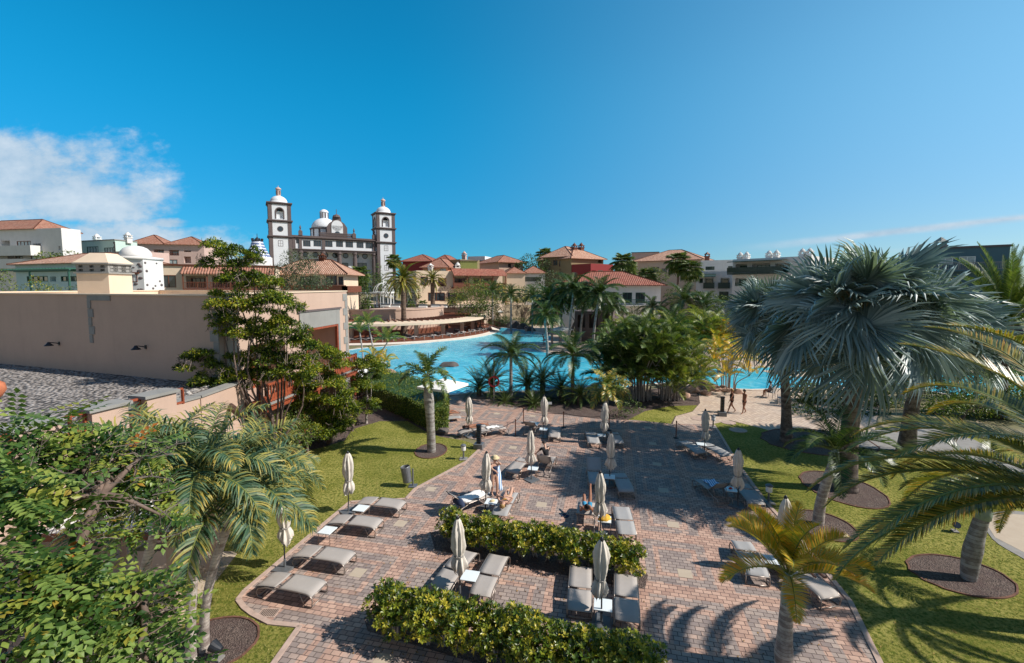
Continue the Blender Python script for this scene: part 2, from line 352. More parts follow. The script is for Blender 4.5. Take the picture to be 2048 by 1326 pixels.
    bump(t,b,t.m('MULTIPLY',vo.outputs['Distance'],-1),1.0,.15); M['cobble']=m
    # dry ground
    m,t,b=newmat('dry_ground'); p=pos(t); cc=t.mix(t.step(t.noise(p,.05,6,.6),.35,.65),lin('7f7458'),lin('5d6538')); cc=t.mix(t.step(t.noise(p,.6,5,.6),.5,.7),cc,lin('a8957c')); setc(t,b,cc); b.inputs['Roughness'].default_value=.95; M['ground']=m
    # water
    m,t,b=newmat('pool_water'); p=pos(t)
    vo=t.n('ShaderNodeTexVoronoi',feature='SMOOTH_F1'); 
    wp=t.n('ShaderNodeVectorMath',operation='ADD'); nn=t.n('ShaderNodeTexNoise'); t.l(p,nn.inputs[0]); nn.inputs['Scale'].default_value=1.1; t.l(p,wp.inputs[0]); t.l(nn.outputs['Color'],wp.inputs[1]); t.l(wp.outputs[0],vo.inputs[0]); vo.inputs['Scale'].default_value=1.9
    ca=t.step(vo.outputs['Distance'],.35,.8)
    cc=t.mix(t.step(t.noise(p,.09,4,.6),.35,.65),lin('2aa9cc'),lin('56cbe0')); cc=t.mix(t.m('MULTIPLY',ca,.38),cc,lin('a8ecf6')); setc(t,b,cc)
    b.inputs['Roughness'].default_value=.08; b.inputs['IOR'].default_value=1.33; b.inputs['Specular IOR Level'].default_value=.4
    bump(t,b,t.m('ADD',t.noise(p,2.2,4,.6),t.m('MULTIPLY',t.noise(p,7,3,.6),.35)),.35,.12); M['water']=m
    # stone wall
    m,t,b=newmat('rubble_stone'); p=obc(t); vo=t.n('ShaderNodeTexVoronoi'); t.l(p,vo.inputs[0]); vo.inputs['Scale'].default_value=1.3
    cc=t.mix(t.sep(vo.outputs['Color'])[0],lin('857660'),lin('a8987e')); cc=t.mix(t.step(vo.outputs['Distance'],.5,.75),cc,lin('54493c')); setc(t,b,cc); b.inputs['Roughness'].default_value=.95; bump(t,b,t.m('MULTIPLY',vo.outputs['Distance'],-1),.8,.12); M['rubble']=m
    # blue tiled dome
    m,t,b=newmat('checker_tile'); p=obc(t); x,y,z=t.sep(p); an=t.m('ARCTAN2',y,x); ck=t.n('ShaderNodeTexVoronoi'); t.l(t.comb(t.m('MULTIPLY',an,5.5),t.m('MULTIPLY',z,1.4)),ck.inputs[0]); ck.inputs['Scale'].default_value=1.0; ck.inputs['Randomness'].default_value=.0
    setc(t,b,t.mix(t.step(ck.outputs['Distance'],.28,.4),lin('f0f2f6'),lin('22427c'))); b.inputs['Roughness'].default_value=.4; M['check']=m
    M['roof']=rooft('clay_roof_tile','9e6a56','b98a76',.34); M['roofp']=rooft('pale_roof_tile','b98a72','d3ab93',.34); M['roofr']=rooft('red_roof_tile','94584a','ac7260',.34)
    # leaves
    M['lf_tree']=leafmat('broad_leaf',[(.05,'1f3814'),(.35,'47652e'),(.65,'83984c'),(.85,'9a9c40'),(1.0,'a8652c')],.3,.42,spec=.35)
    M['lf_aca']=leafmat('feathery_leaf',[(.1,'1c300d'),(.4,'4a651a'),(.7,'8f9a2c'),(.95,'c4b43c')],.35)
    M['lf_dark']=leafmat('dark_leaf',[(.1,'1e3414'),(.5,'3c5623'),(.9,'6f8038')],.25)
    M['lf_mid']=leafmat('mid_leaf',[(.1,'284016'),(.5,'58702a'),(.9,'98984a')],.3)
    M['lf_olive']=leafmat('grey_leaf',[(.1,'2e3a28'),(.5,'53603f'),(.9,'7e8560')],.25)
    M['lf_purple']=leafmat('purple_leaf',[(.1,'251216'),(.5,'45262c'),(.9,'6a4a40')],.25)
    M['lf_hedge']=leafmat('hedge_leaf',[(.05,'1e3210'),(.35,'4c661c'),(.62,'8f962a'),(.9,'cfbb42')],.3,.35,spec=.6)
    M['lf_palm']=leafmat('palm_leaflet',[(.1,'1f3316'),(.5,'44602c'),(.8,'7c8a3c'),(1.0,'c9a848')],.25,.35,spec=.6)
    M['lf_palmd']=leafmat('dark_palm_leaflet',[(.1,'1c3014'),(.5,'395226'),(.9,'6a7a38')],.2,.4)
    M['lf_palmy']=leafmat('yellow_palm_leaflet',[(.1,'4c6426'),(.35,'98a038'),(.65,'d0b242'),(1.0,'e09c32')],.35,.35)
    M['lf_tri']=leafmat('triangle_palm_leaflet',[(.1,'16281e'),(.4,'304d3a'),(.6,'5a7658'),(.8,'a59a4c'),(1.0,'cfae58')],.22,.5,spec=.35)
    M['lf_date']=leafmat('date_palm_leaflet',[(.1,'26340f'),(.4,'4c5c20'),(.7,'96903a'),(1.0,'d89838')],.25,.35,spec=.6)
    M['lf_bis']=leafmat('bismarck_leaf',[(.1,'566b68'),(.45,'869a99'),(.75,'b0bdb9'),(1.0,'b8ba8c')],.2,.42,spec=.5)
    M['petiole']=plain('palm_petiole','a59a7c',.5,vary=.2); M['petg']=plain('green_rachis','6f7a3c',.5,vary=.2)
mk()
# ---------------- ground sheets, pool, paths ----------------
def sheet(name,poly,z,mat,kind='structure',label=None,thick=0):
    m=MB()
    if thick: m.prism(poly,z-thick,z)
    else: m.add([(p[0],p[1],z) for p in poly],[tuple(range(len(poly)))])
    o=m.build(name,mat)
    # make sure it faces up
    if o.data.polygons[0].normal.z<0 and not thick: o.data.flip_normals()
    o['kind']=kind
    if label: o['label']=label
    return o
def gp(pts,z=0): return [tuple(G(x,y,z)[:2]) for x,y in pts]
sheet('ground',[(-900,-60),(900,-60),(900,1500),(-900,1500)],-.03,M['ground'])
hm=MB(); NXh=30
for i in range(NXh+1):
    for j in range(12):
        x=-260+i*9; y=95+j*22
        hh=max(0,min(1,(-x-25)/60))*max(0,min(1,(y-90)/90))*17
        hm.v.append((x,y,hh-.06)); hm.c.append(.5)
for i in range(NXh):
    for j in range(11): a=i*12+j; hm.f.append((a,a+12,a+13,a+1))
hm.build('hillside',M['ground'],smooth=True)['kind']='structure'
# mulch bed over the whole planted middle, lawns on top
sheet('planting_bed',gp([(330,1400),(250,1150),(330,1060),(560,900),(640,800),(700,775),(800,770),(900,785),(960,783),(1100,782),(1300,778),(1400,768),(1420,800),(1360,860),(1200,880),(900,870),(880,960),(700,1020),(520,1290),(500,1400)]),-.016,M['mulch'])
lawnL=[(330,1330),(345,1260),(330,1180),(400,1080),(520,960),(600,905),(650,893),(690,880),(705,858),(760,842),(815,842),(850,862),(880,873),(925,880),(960,892),(932,925),(830,978),(808,1000),(700,1004),(620,1071),(487,1182),(474,1200),(486,1222),(520,1245),(595,1252),(540,1330),(520,1360),(330,1360)]
lawn_l=sheet('lawn_left',gp(lawnL),-.010,M['lawn'])
lawnR=[(1420,838),(1460,842),(1530,856),(1570,880),(1650,872),(1700,866),(1780,852),(1900,860),(2048,900),(2300,1000),(2300,1700),(1985,1700),(1765,1330),(1700,1205),(1600,1085),(1520,1000),(1465,925),(1432,870)]
lawn_r=sheet('lawn_right',gp(lawnR),-.010,M['lawn'])
sheet('lawn_strip',gp([(1255,840),(1290,822),(1340,812),(1395,810),(1385,822),(1350,832),(1342,847),(1300,845)]),-.010,M['lawn'])
pv=[(545,1330),(600,1252),(540,1246),(505,1228),(490,1218),(476,1199),(490,1181),(621,1070),(700,1004),(810,1000),(831,977),(933,923),(965,893),(955,880),(896,868),(890,840),(893,795),(930,786),(962,786),(1000,803),(1050,818),(1130,830),(1200,838),(1270,840),(1345,848),(1425,848),(1440,868),(1475,927),(1530,1002),(1605,1085),(1700,1203),(1762,1330),(1900,1600),(1000,1900),(300,1600)]
pave=sheet('paved_terrace',gp(pv),-.002,M['pave'])
km=MB()
def kerb(pts,w=.14,z=.035):
    p=gp(pts)
    for a,b in zip(p,p[1:]):
        km.beam((a[0],a[1],z/2-.01),(b[0],b[1],z/2-.01),w,z)
kerb([(545,1330),(600,1252),(540,1246),(505,1228),(488,1215),(476,1199),(490,1181),(621,1070),(700,1004),(812,998),(831,977),(933,923),(965,893)])
kerb([(1428,850),(1440,868),(1475,927),(1530,1002),(1605,1085),(1700,1203),(1762,1330),(1900,1600)])
km.build('stone_kerb',M['kerb'])['kind']='structure'
sheet('promenade',gp([(1345,848),(1352,832),(1385,823),(1400,806),(1395,770),(1440,776),(1500,781),(1700,772),(1760,800),(1750,860),(1600,880),(1530,858),(1460,840),(1425,848)]),-.006,M['path'])
sheet('round_path',gp([(1660,890),(1700,868),(1780,856),(1860,855),(1950,880),(2100,960),(1940,930),(1850,905),(1760,898)]),.002,M['concrete'])
# stepping stones, square slabs
for k,(x,y,rx,ry) in enumerate([(1457,845,14,4),(1476,860,17,5),(1396,837,14,4)]):
    c=G(x,y); px_=G(x+rx,y)-c; ry_=abs(G(x,y-ry).y-c.y)
    m=MB(); m.prism([(c.x+px_.x*math.cos(a*PI/10),c.y+ry_*math.sin(a*PI/10)) for a in range(20)],-.02,.012)
    tag(m.build('stepping_stone',M['kerb'],bevel=.01),['oval stepping stone in the grass nearest the walking couple','oval stepping stone in the right lawn, closest to the camera','oval stepping stone on the grass edge behind the closed parasol'][k],'stepping stone','stepping stones by the path')
tiles=[(1026,895),(1083,1009),(862,978),(994,827),(927,821),(1065,832),(1128,869),(801,1047),(1295,855),(1305,887),(1314,928),(1327,980),(1346,1049),(1370,1147),(716,1145),(765,1322)]
tm=MB(); rz=-math.atan2(.22,.975)
for x,y in tiles:
    c=G(x,y); q=rotpts([(-.21,-.21),(.21,-.21),(.21,.21),(-.21,.21)],rz,(c.x,c.y)); tm.prism(q,-.02,.0025)
tm.build('cream_paving_slab',M['slab'])['kind']='structure'
# mulch circles
def mulch(pts,name='mulch_circle'):
    p=smoothpoly(gp(pts),5); o=sheet(name,p,-.004,M['mulch'])
def mulchell(cx,cy,rx,ry):
    c=G(cx,cy); X=abs(G(cx+rx,cy).x-c.x); Y=(G(cx,cy-ry).y-G(cx,cy+ry).y)/2; c.y=(G(cx,cy-ry).y+G(cx,cy+ry).y)/2
    p=[(c.x+X*math.cos(a*PI/14)*(1+.03*math.sin(a*3)),c.y+Y*math.sin(a*PI/14)) for a in range(28)]
    sheet('mulch_circle',p,-.004,M['mulch'])
    rm=MB(); n=len(p)
    for i in range(n): 
        a,b=p[i],p[(i+1)%n]; rm.beam((a[0],a[1],0),(b[0],b[1],0),.05,.05)
    rm.build('mulch_edging',plain('soil_edge','6b4a3c',.95,vary=.3))['kind']='structure'
mulchell(862,902,31,15); mulchell(1648,1052,56,32); mulchell(1640,885,105,28); mulchell(1690,980,66,38); mulchell(418,1292,88,58)
mulchell(1925,1153,88,44)
mulch([(1468,1264),(1600,1295),(1640,1400),(1520,1400)],'mulch_square')

sheet('patio_floor',gp([(1968,1040),(2000,1026),(2048,1030),(2120,1050),(2120,1140),(2048,1105),(1990,1075)]),.01,M['slab'],thick=.1)
c=gp([(1968,1035),(2000,1022),(2048,1024),(2120,1040),(2200,1100),(2100,1150),(2048,1118),(1985,1078)]); sheet('patio_kerb',smoothpoly(c,4),.006,M['concrete'],thick=.1)
# pool
poolpx=[(690,760),(640,740),(640,715),(700,700),(780,692),(882,683),(935,674),(958,667),(966,661),(962,656),(990,655),(1030,658),(1070,664),(1103,673),(1098,682),(1070,691),(1078,702),(1110,708),(1170,712),(1215,722),(1240,735),(1330,741),(1420,738),(1560,735),(1700,738),(1850,742),(2000,750),(2150,765),(2150,790),(1990,800),(1850,782),(1700,771),(1600,775),(1500,779),(1440,774),(1380,764),(1300,768),(1240,776),(1160,776),(1080,781),(1010,783),(960,784),(900,789),(850,790),(800,781),(745,765)]
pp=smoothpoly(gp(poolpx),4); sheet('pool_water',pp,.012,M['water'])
cm=MB(); n=len(pp)
def off(poly,i,d):
    a=Vector(poly[i-1]); b=Vector(poly[(i+1)%len(poly)]); t=(b-a).normalized(); return Vector(poly[i])+Vector((t.y,-t.x))*d
s_=1 
area=sum(pp[i][0]*pp[(i+1)%n][1]-pp[(i+1)%n][0]*pp[i][1] for i in range(n)); s_=1 if area>0 else -1
for i in range(n):
    a,b=Vector(pp[i]),Vector(pp[(i+1)%n]); a2,b2=off(pp,i,.35*s_),off(pp,(i+1)%n,.35*s_)
    cm.add([(a.x,a.y,0),(b.x,b.y,0),(b2.x,b2.y,0),(a2.x,a2.y,0),(a.x,a.y,.05),(b.x,b.y,.05),(b2.x,b2.y,.05),(a2.x,a2.y,.05)],[(4,5,6,7),(0,1,5,4),(2,3,7,6)])
cm.build('pool_coping',plain('pool_coping_stone','d8cbbd',.7))['kind']='structure'
sheet('far_deck',gp([(1000,654),(1400,640),(2100,700),(2100,745),(1700,737),(1560,734),(1420,737),(1330,740),(1240,734),(1215,721),(1110,707),(1076,700),(1070,691),(1100,681),(1104,672),(1060,662)]),-.006,M['path'])
sheet('bar_floor',[(-26+22.6*math.cos(a*PI/30),90+22.6*math.sin(a*PI/30)) for a in range(60)],.05,M['concrete'],thick=.06)
# beach entry (white slope) in the right pool
o=sheet('beach_slope',smoothpoly(gp([(1525,742),(1570,741),(1640,748),(1600,754),(1560,750)]),4),.03,M['slab'],thick=.05)

# ---------------- buildings ----------------
class Fac:
    """vertical plane through A,B ; u along A->B, y pointing away from the viewer side"""
    def __init__(s,A,B):
        s.A=Vector((A[0],A[1],0)); s.B=Vector((B[0],B[1],0)); s.d=(s.B-s.A); s.L=s.d.length; s.d.normalize(); s.rz=math.atan2(s.d.y,s.d.x)
        s.n=Vector((s.d.y,-s.d.x,0))
    def uz(s,px,py):
        d=ray(px,py); o=Vector((0,0,H)); t=(s.A-o).dot(s.n)/d.dot(s.n); p=o+d*t
        return (p-s.A).dot(s.d), p.z
    def rect(s,r):
        x0,y0,x1,y1=r; ym=(y0+y1)/2; xm=(x0+x1)/2
        u0=s.uz(x0,ym)[0]; u1=s.uz(x1,ym)[0]; z0=s.uz(xm,y1)[1]; z1=s.uz(xm,y0)[1]
        return u0,z0,u1,z1
def wallholes(m,x0,x1,z0,z1,holes,dep=.2,y=0,inner=None):
    xs=sorted({x0,x1}|{min(max(q,x0),x1) for h in holes for q in (h[0],h[2])}); zs=sorted({z0,z1}|{min(max(q,z0),z1) for h in holes for q in (h[1],h[3])})
    for i in range(len(xs)-1):
        for j in range(len(zs)-1):
            a,b,c_,d_=xs[i],xs[i+1],zs[j],zs[j+1]
            if b-a<1e-5 or d_-c_<1e-5: continue
            mx,mz=(a+b)/2,(c_+d_)/2
            if any(h[0]<mx<h[2] and h[1]<mz<h[3] for h in holes): continue
            m.add([(a,y,c_),(b,y,c_),(b,y,d_),(a,y,d_)],[(0,1,2,3)])
    for h in holes:
        e=h[4] if len(h)>4 else dep
        a,c_,b,d_=h[:4]
        m.add([(a,y,c_),(b,y,c_),(b,y,d_),(a,y,d_),(a,y+e,c_),(b,y+e,c_),(b,y+e,d_),(a,y+e,d_)],[(0,4,5,1),(1,5,6,2),(2,6,7,3),(3,7,4,0)])
        if e>.5: m.add([(a,y+e,c_),(b,y+e,c_),(b,y+e,d_),(a,y+e,d_)],[(0,1,2,3)])
def window(root,u0,z0,u1,z1,y,fm,pm,bars=1,rail=False,hb=0):
    """frame standing proud of the wall, pane recessed behind"""
    w_=u1-u0; t=max(.06,min(.12,w_*.05)); m=MB()
    m.box(u0,y-.06,z0,u0+t,y+.1,z1); m.box(u1-t,y-.06,z0,u1,y+.1,z1); m.box(u0+t,y-.055,z1-t,u1-t,y+.1,z1); m.box(u0+t,y-.055,z0,u1-t,y+.1,z0+t)
    for k in range(1,bars+1): x=u0+w_*k/(bars+1); m.box(x-t*.35,y-.03,z0+t,x+t*.35,y+.09,z1-t)
    for k in range(1,hb+1): z=z0+(z1-z0)*k/(hb+1); m.box(u0+t,y-.02,z-t*.3,u1-t,y+.085,z+t*.3)
    f=m.build('window',fm,root); p=MB(); p.box(u0+t*.5,y+.06,z0+t*.5,u1-t*.5,y+.08,z1-t*.5); p.build('pane',pm,f); return f
def railing(root,u0,u1,z0,z1,y,mat,step=.16,name='railing',solid=0):
    m=MB(); m.box(u0,y-.05,z1-.08,u1,y+.05,z1); m.box(u0,y-.04,z0+.05,u1,y+.04,z0+.12)
    n=max(2,int((u1-u0)/step))
    for k in range(n+1):
        x=u0+(u1-u0)*k/n; w_=.06 if k%8==0 else .02; m.box(x-w_,y-.02,z0+.12,x+w_,y+.02,z1-.08)
    if solid: m.box(u0+.02,y-.01,z0+.1,u1-.02,y+.01,z1-.1)
    return m.build(name,mat,root)
def roofmesh(faces,name,mat,parent,thick=.15):
    """faces: list of polygons (>=3 pts) whose first edge is the eave"""
    m=MB(); m.uv=[]
    for f in faces:
        f=[Vector(p) for p in f]; e=(f[1]-f[0]).normalized(); n=(f[1]-f[0]).cross(f[-1]-f[0]).normalized(); up=n.cross(e)
        if up.z<0: up=-up
        m.add(f,[tuple(range(len(f)))]); m.uv+= [((p-f[0]).dot(e),(p-f[0]).dot(up)) for p in f]
        k=len(f); dn=Vector((0,0,-thick))
        for i in range(k):
            a,b=f[i],f[(i+1)%k]
            if abs(a.z-b.z)<1e-4 and i==0:
                m.add([a,b,b+dn,a+dn],[(0,3,2,1)]); m.uv+=[((p-f[0]).dot(e),.1) for p in (a,a,b,b)]
    o=m.build(name,mat,parent); return o
def hip(root,x0,y0,x1,y1,z,h,mat,ov=.4,name='roof'):
    x0-=ov;y0-=ov;x1+=ov;y1+=ov; w_=x1-x0; d_=y1-y0; k=min(w_,d_)/2
    if w_>=d_: r0=(x0+k,(y0+y1)/2,z+h); r1=(x1-k,(y0+y1)/2,z+h)
    else: r0=((x0+x1)/2,y0+k,z+h); r1=((x0+x1)/2,y1-k,z+h)
    a,b,c_,d__=(x0,y0,z),(x1,y0,z),(x1,y1,z),(x0,y1,z)
    if w_>=d_: fs=[[a,b,r1,r0],[b,c_,r1],[c_,d__,r0,r1],[d__,a,r0]]
    else: fs=[[a,b,r0],[b,c_,r1,r0],[c_,d__,r1],[d__,a,r0,r1]]
    o=roofmesh(fs,name,mat,root)
    m=MB()
    for p,q in ((a,r0),(b,r0 if w_<d_ else r1),(c_,r1),(d__,r0 if w_>=d_ else r1),(r0,r1)):
        m.tube([p,q],.12,6)
    m.build('ridge_tiles',mat,o); return o
def shed(root,x0,x1,y0,y1,z0,z1,mat,name='lean_to_roof'):
    return roofmesh([[(x0,y0,z0),(x1,y0,z0),(x1,y1,z1),(x0,y1,z1)]],name,mat,root)
def chimney(root,x,y,z,mat,s=1,dome=True,parent=None):
    m=MB(); m.box(x-.5*s,y-.5*s,z-.5,x+.5*s,y+.5*s,z+.7*s); m.box(x-.62*s,y-.62*s,z+.7*s,x+.62*s,y+.62*s,z+.85*s)
    for a in (-.4,.4):
        for b in (-.4,.4): m.box(x+a*s-.1*s,y+b*s-.1*s,z+.85*s,x+a*s+.1*s,y+b*s+.1*s,z+1.2*s)
    m.box(x-.6*s,y-.6*s,z+1.2*s,x+.6*s,y+.6*s,z+1.32*s)
    if dome: m.lathe([(.5*s,1.32*s),(.45*s,1.55*s),(.3*s,1.75*s),(.1*s,1.85*s),(.1*s,2.0*s)],(x,y,z),12)
    else: m.lathe([(.6*s,1.32*s),(.05*s,1.8*s)],(x,y,z),4)
    return m.build('chimney',mat,root)
def house(name,label,cat,A,B,depth,ytop,mat,wins=(),roof=None,zbase=-1,group=None,cop=None,fm='green',pm='glass',trim=None):
    """A,B=(px,Y) of the facade; ytop = image row of the wall top at A"""
    a=XY(*A); b=XY(*B); f=Fac(a,b); zt=AT(A[0],ytop,A[1]).z
    r=thing(name,label,cat,(a.x,a.y,0),f.rz,group); r_f=f
    holes=[];later=[]
    for wn in wins:
        k=wn[4] if len(wn)>4 else 'w'; u0,z0,u1,z1=f.rect(wn[:4]); u0=max(u0,.1); u1=min(u1,f.L-.1); z1=min(z1,zt-.15)
        dep={'w':.12,'c':.12,'b':1.3,'o':1.5,'B':0,'k':0}[k]
        if u1-u0<.1: continue
        if k not in('B','k'): holes.append((u0,z0,u1,z1,dep))
        later.append((k,u0,z0,u1,z1))
    m=MB(); L=f.L
    wallholes(m,0,L,zbase,zt,holes)
    m.add([(0,0,zbase),(L,0,zbase),(L,depth,zbase),(0,depth,zbase),(0,0,zt),(L,0,zt),(L,depth,zt),(0,depth,zt)],[(1,2,6,5),(2,3,7,6),(3,0,4,7)]+([(4,5,6,7)]))
    m.build('wall',mat,r)
    for k,u0,z0,u1,z1 in later:
        if k in 'wc': window(r,u0,z0,u1,z1,.05,M[fm],M['curtain' if k=='c' else pm],1 if (u1-u0)<2.2*(z1-z0) else 3)
        elif k=='b':
            window(r,u0+.15*(u1-u0),z0,u1-.15*(u1-u0),z0+(z1-z0)*.85,1.15,M[fm],M[pm],2); railing(r,u0,u1,z0,z0+min(1.0,(z1-z0)*.4),.03,M[fm],.25)
        elif k=='B':   # projecting balcony
            mm=MB(); mm.box(u0,-1.2,z0-.2,u1,-.002,z0); mm.build('balcony_slab',M[fm],r); railing(r,u0,u1,z0,z1,-1.15,M[fm],.22,solid=1)
    if cop: 
        mm=MB(); t=.18; mm.box(-t,-t,zt+.002,L+t,.25,zt+.25); mm.box(L-.25,.25,zt+.002,L+t,depth,zt+.25); mm.box(-t,.25,zt+.002,.25,depth,zt+.25); mm.build('coping',cop,r)
    if roof:
        kind,h,rm=roof[:3]
        if kind=='hip': hip(r,0,0,L,depth,zt+.003,h,rm,roof[3] if len(roof)>3 else .5)
    if trim:
        mm=MB(); z=zbase
        while z<zt-.7:
            for x0 in (0,L): 
                k=.6 if int(z*2)%2 else .35
                mm.box(x0-.05 if x0==0 else x0-k,-.04,z,x0+k if x0==0 else x0+.05,.02,z+.45)
            z+=.5
        mm.build('quoins',trim,r)
    r['L']=L; return r,f,zt
# ---------- near building on the left ----------
def near_building():
    # facade seen in sun (recedes to the right), end wall in shade, lower wing with cobbled roof
    C=G(431,765,4.6); C=Vector((-13.45,20.3,0)); E=Vector((-12.1,32.6,0)); Wl=Vector((-31.5,26.4,0))
    r=thing('beige_building','large beige plastered building with blank shaded end wall and open wooden balcony facing the pool','building',(0,0,0))
    f=Fac(C,E); zt=8.58
    # facade wall: viewed from +x side, u from C to E
    holes=[]
    uo0,zo0,uo1,zo1=f.rect((606,648,678,712))
    zb=3.15; holes.append((6.9,zb,10.9,6.35,3.0))
    holes.append((1.9,zb,4.9,6.0,2.0)); holes.append((1.2,-1,3.6,2.5,1.5)); holes.append((6.5,-1,10.8,2.6,1.6))
    m=MB(); hh=[]
    wallholes(m,0,f.L,-1,zt,holes)
    o=m.build('facade_wall',M['beige'],r); o.location=C; o.rotation_euler=(0,0,f.rz)
    # dark bronze interior of loggia
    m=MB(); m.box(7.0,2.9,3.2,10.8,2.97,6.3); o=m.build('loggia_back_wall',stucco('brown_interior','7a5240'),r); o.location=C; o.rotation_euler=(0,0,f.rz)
    m=MB(); m.box(6.95,-.06,3.15,7.1,.1,6.35); m.box(10.75,-.06,3.15,10.9,.1,6.35); m.box(7.1,-.06,6.22,10.75,.1,6.35)
    o=m.build('loggia_frame',M['redwood'],r); o.location=C; o.rotation_euler=(0,0,f.rz)
    m=MB(); m.box(6.3,-.07,6.36,11.15,.0-.002,7.4); m.box(10.92,-.07,3.2,11.15,-.002,6.36); o=m.build('stone_lintel_panel',M['greyst'],r); o.location=C; o.rotation_euler=(0,0,f.rz)
    m=MB(); m.box(6.1,-.12,7.4,11.35,-.001,7.52); o=m.build('lintel_ledge',M['darkst'],r); o.location=C; o.rotation_euler=(0,0,f.rz)
    m=MB()
    z=-.9;k=0
    while z<8.3:
        w_=.62 if k%2 else .34; m.box(f.L-w_,-.03,z,f.L+.03,-.001,z+.5); m.box(f.L+.0,-.03,z,f.L+.03,.4 if k%2 else .7,z+.5); z+=.52;k+=1
    o=m.build('quoins',M['greyst'],r); o.location=C; o.rotation_euler=(0,0,f.rz)
    # balcony
    m=MB(); m.box(.8,-1.25,2.78,11.2,-.003,3.05); m.box(.7,-1.35,3.05,11.3,-.003,3.14); b=m.build('balcony',M['redwood'],r); b.location=C; b.rotation_euler=(0,0,f.rz)
    cpm=MB(); cpm.box(.66,-1.4,3.142,11.35,-1.1,3.2); cpm.box(11.0,-1.1,3.142,11.35,-.01,3.2); cpm.build('balcony_edge',M['greyst'],b)
    rr=MB()
    def rl(x0,y0,x1,y1):
        n=max(1,int(math.hypot(x1-x0,y1-y0)/.22)); 
        rr.beam((x0,y0,4.12),(x1,y1,4.12),.12,.1); rr.beam((x0,y0,3.3),(x1,y1,3.3),.08,.1)
        for i in range(n+1):
            t=i/n; x=x0+(x1-x0)*t; y=y0+(y1-y0)*t; big_=i%9==0 or i==n; rr.beam((x,y,3.2),(x,y,4.25 if big_ else 4.08),.12 if big_ else .06,.12 if big_ else .06)
        rr.beam((x0,y0,3.45),(x1,y1,3.45),.03,.3)
    rl(.9,-1.2,11.1,-1.2); rl(11.1,-1.2,11.1,-.05)
    rr.build('balcony_railing',M['redwood'],b)
    m=MB(); m.box(7.6,-1.0,3.9,8.5,-.4,3.94); m.beam((8.05,-.7,3.16),(8.05,-.7,3.9),.08,.08); o=m.build('balcony_table',M['wtop'],b)
    m=MB()
    for x in (1.2,6.2,10.9):
        m.box(x-.14,-1.2,-.2,x+.14,-.92,2.77)
    o=m.build('balcony_post',M['redwood'],r); o.location=C; o.rotation_euler=(0,0,f.rz)
    m=MB(); m.box(6.2,-.05,-.2,6.48,-.002,2.7); m.box(10.82,-.05,-.2,11.1,-.002,2.7); o=m.build('ground_floor_jamb',M['redwood'],r); o.location=C; o.rotation_euler=(0,0,f.rz)
    for (a0,z0,a1,z1,yy) in ((2.2,3.2,4.6,5.9,1.8),(1.5,-.2,3.3,2.4,1.4),(6.8,-.2,10.5,2.5,1.5),(7.3,3.2,8.6,6.0,2.82)):
        w_=window(r,a0,z0,a1,z1,yy,M['redwood'],M['glass'],1); w_.location=C; w_.rotation_euler=(0,0,f.rz)
    lm=MB(); lm.box(9.6,2.82,5.1,9.85,2.89,5.6); o=lm.build('wall_lantern',M['wtop'],r); o.location=C; o.rotation_euler=(0,0,f.rz)
    # shaded end wall
    g=Fac(Wl,C); m=MB(); wallholes(m,0,g.L,-1,zt-.05,[])
    m.add([(0,.35,-1),(g.L,.35,-1),(g.L,.35,zt-.05),(0,.35,zt-.05)],[(0,3,2,1)])
    m.add([(0,0,zt-.05),(g.L,0,zt-.05),(g.L,.35,zt-.05),(0,.35,zt-.05)],[(0,1,2,3)])
    o=m.build('end_wall',M['beige'],r); o.location=Wl; o.rotation_euler=(0,0,g.rz)
    m=MB(); s0=g.uz(176,600)[0]
    m.box(s0,-.05,8.25,s0+1.8,-.001,8.55); z=8.25
    for k in range(5): m.box(s0-.02,-.05,z-.42,s0+(.38 if k%2 else .22),-.001,z); z-=.45
    o=m.build('stone_trim',M['greyst'],r); o.location=Wl; o.rotation_euler=(0,0,g.rz); m=MB()
    u1=g.L; z=8.5
    for k in range(8): m.box(u1-(.5 if k%2 else .3),-.05,z-.5,u1+.02,-.001,z); z-=.52
    o=m.build('stone_trim',M['greyst'],r); o.location=Wl; o.rotation_euler=(0,0,g.rz)
    # flat roof + parapet tops
    back=Vector((-30,36,0)); m=MB()
    m.prism([(C.x-.15,C.y+.25),(E.x-.15,E.y-.1),(back.x,back.y+1.8),(Wl.x+.1,Wl.y+.25)],8.0,8.1); m.build('roof_deck',M['cream'],r)
    m=MB(); 
    for (p,q) in ((C,E),(E,back+Vector((0,2,0))),(back+Vector((0,2,0)),Wl)):
        fp=Fac(p,q); 
        nn=Vector((-fp.d.y,fp.d.x,0))*.18; ez=.004*(1 if p is C else 0); m.beam(p+nn+fp.d*.36+Vector((0,0,8.35-ez)),q+nn-fp.d*.01+Vector((0,0,8.35-ez)),.34,.5)
        m.beam(p+nn-fp.d*.04+Vector((0,0,8.63+ez)),q+nn+fp.d*.05+Vector((0,0,8.63+ez)),.46,.07)
    m.build('parapet',M['cream'],r)
    pl=MB(); pl.prism([(E.x,E.y),(back.x,back.y+2),(back.x+.1,back.y+2.2),(E.x,E.y+.2)],-1,8.1); pl.build('rear_wall',M['beige'],r)
    fx=MB(); fx.beam(Wl+Vector((0,.17,8.57)),C+Vector((0,.17,8.57)),.5,.07); fx.build('end_coping',M['cream'],r)
    return r,C,E,Wl
nb,NC,NE,NW=near_building()
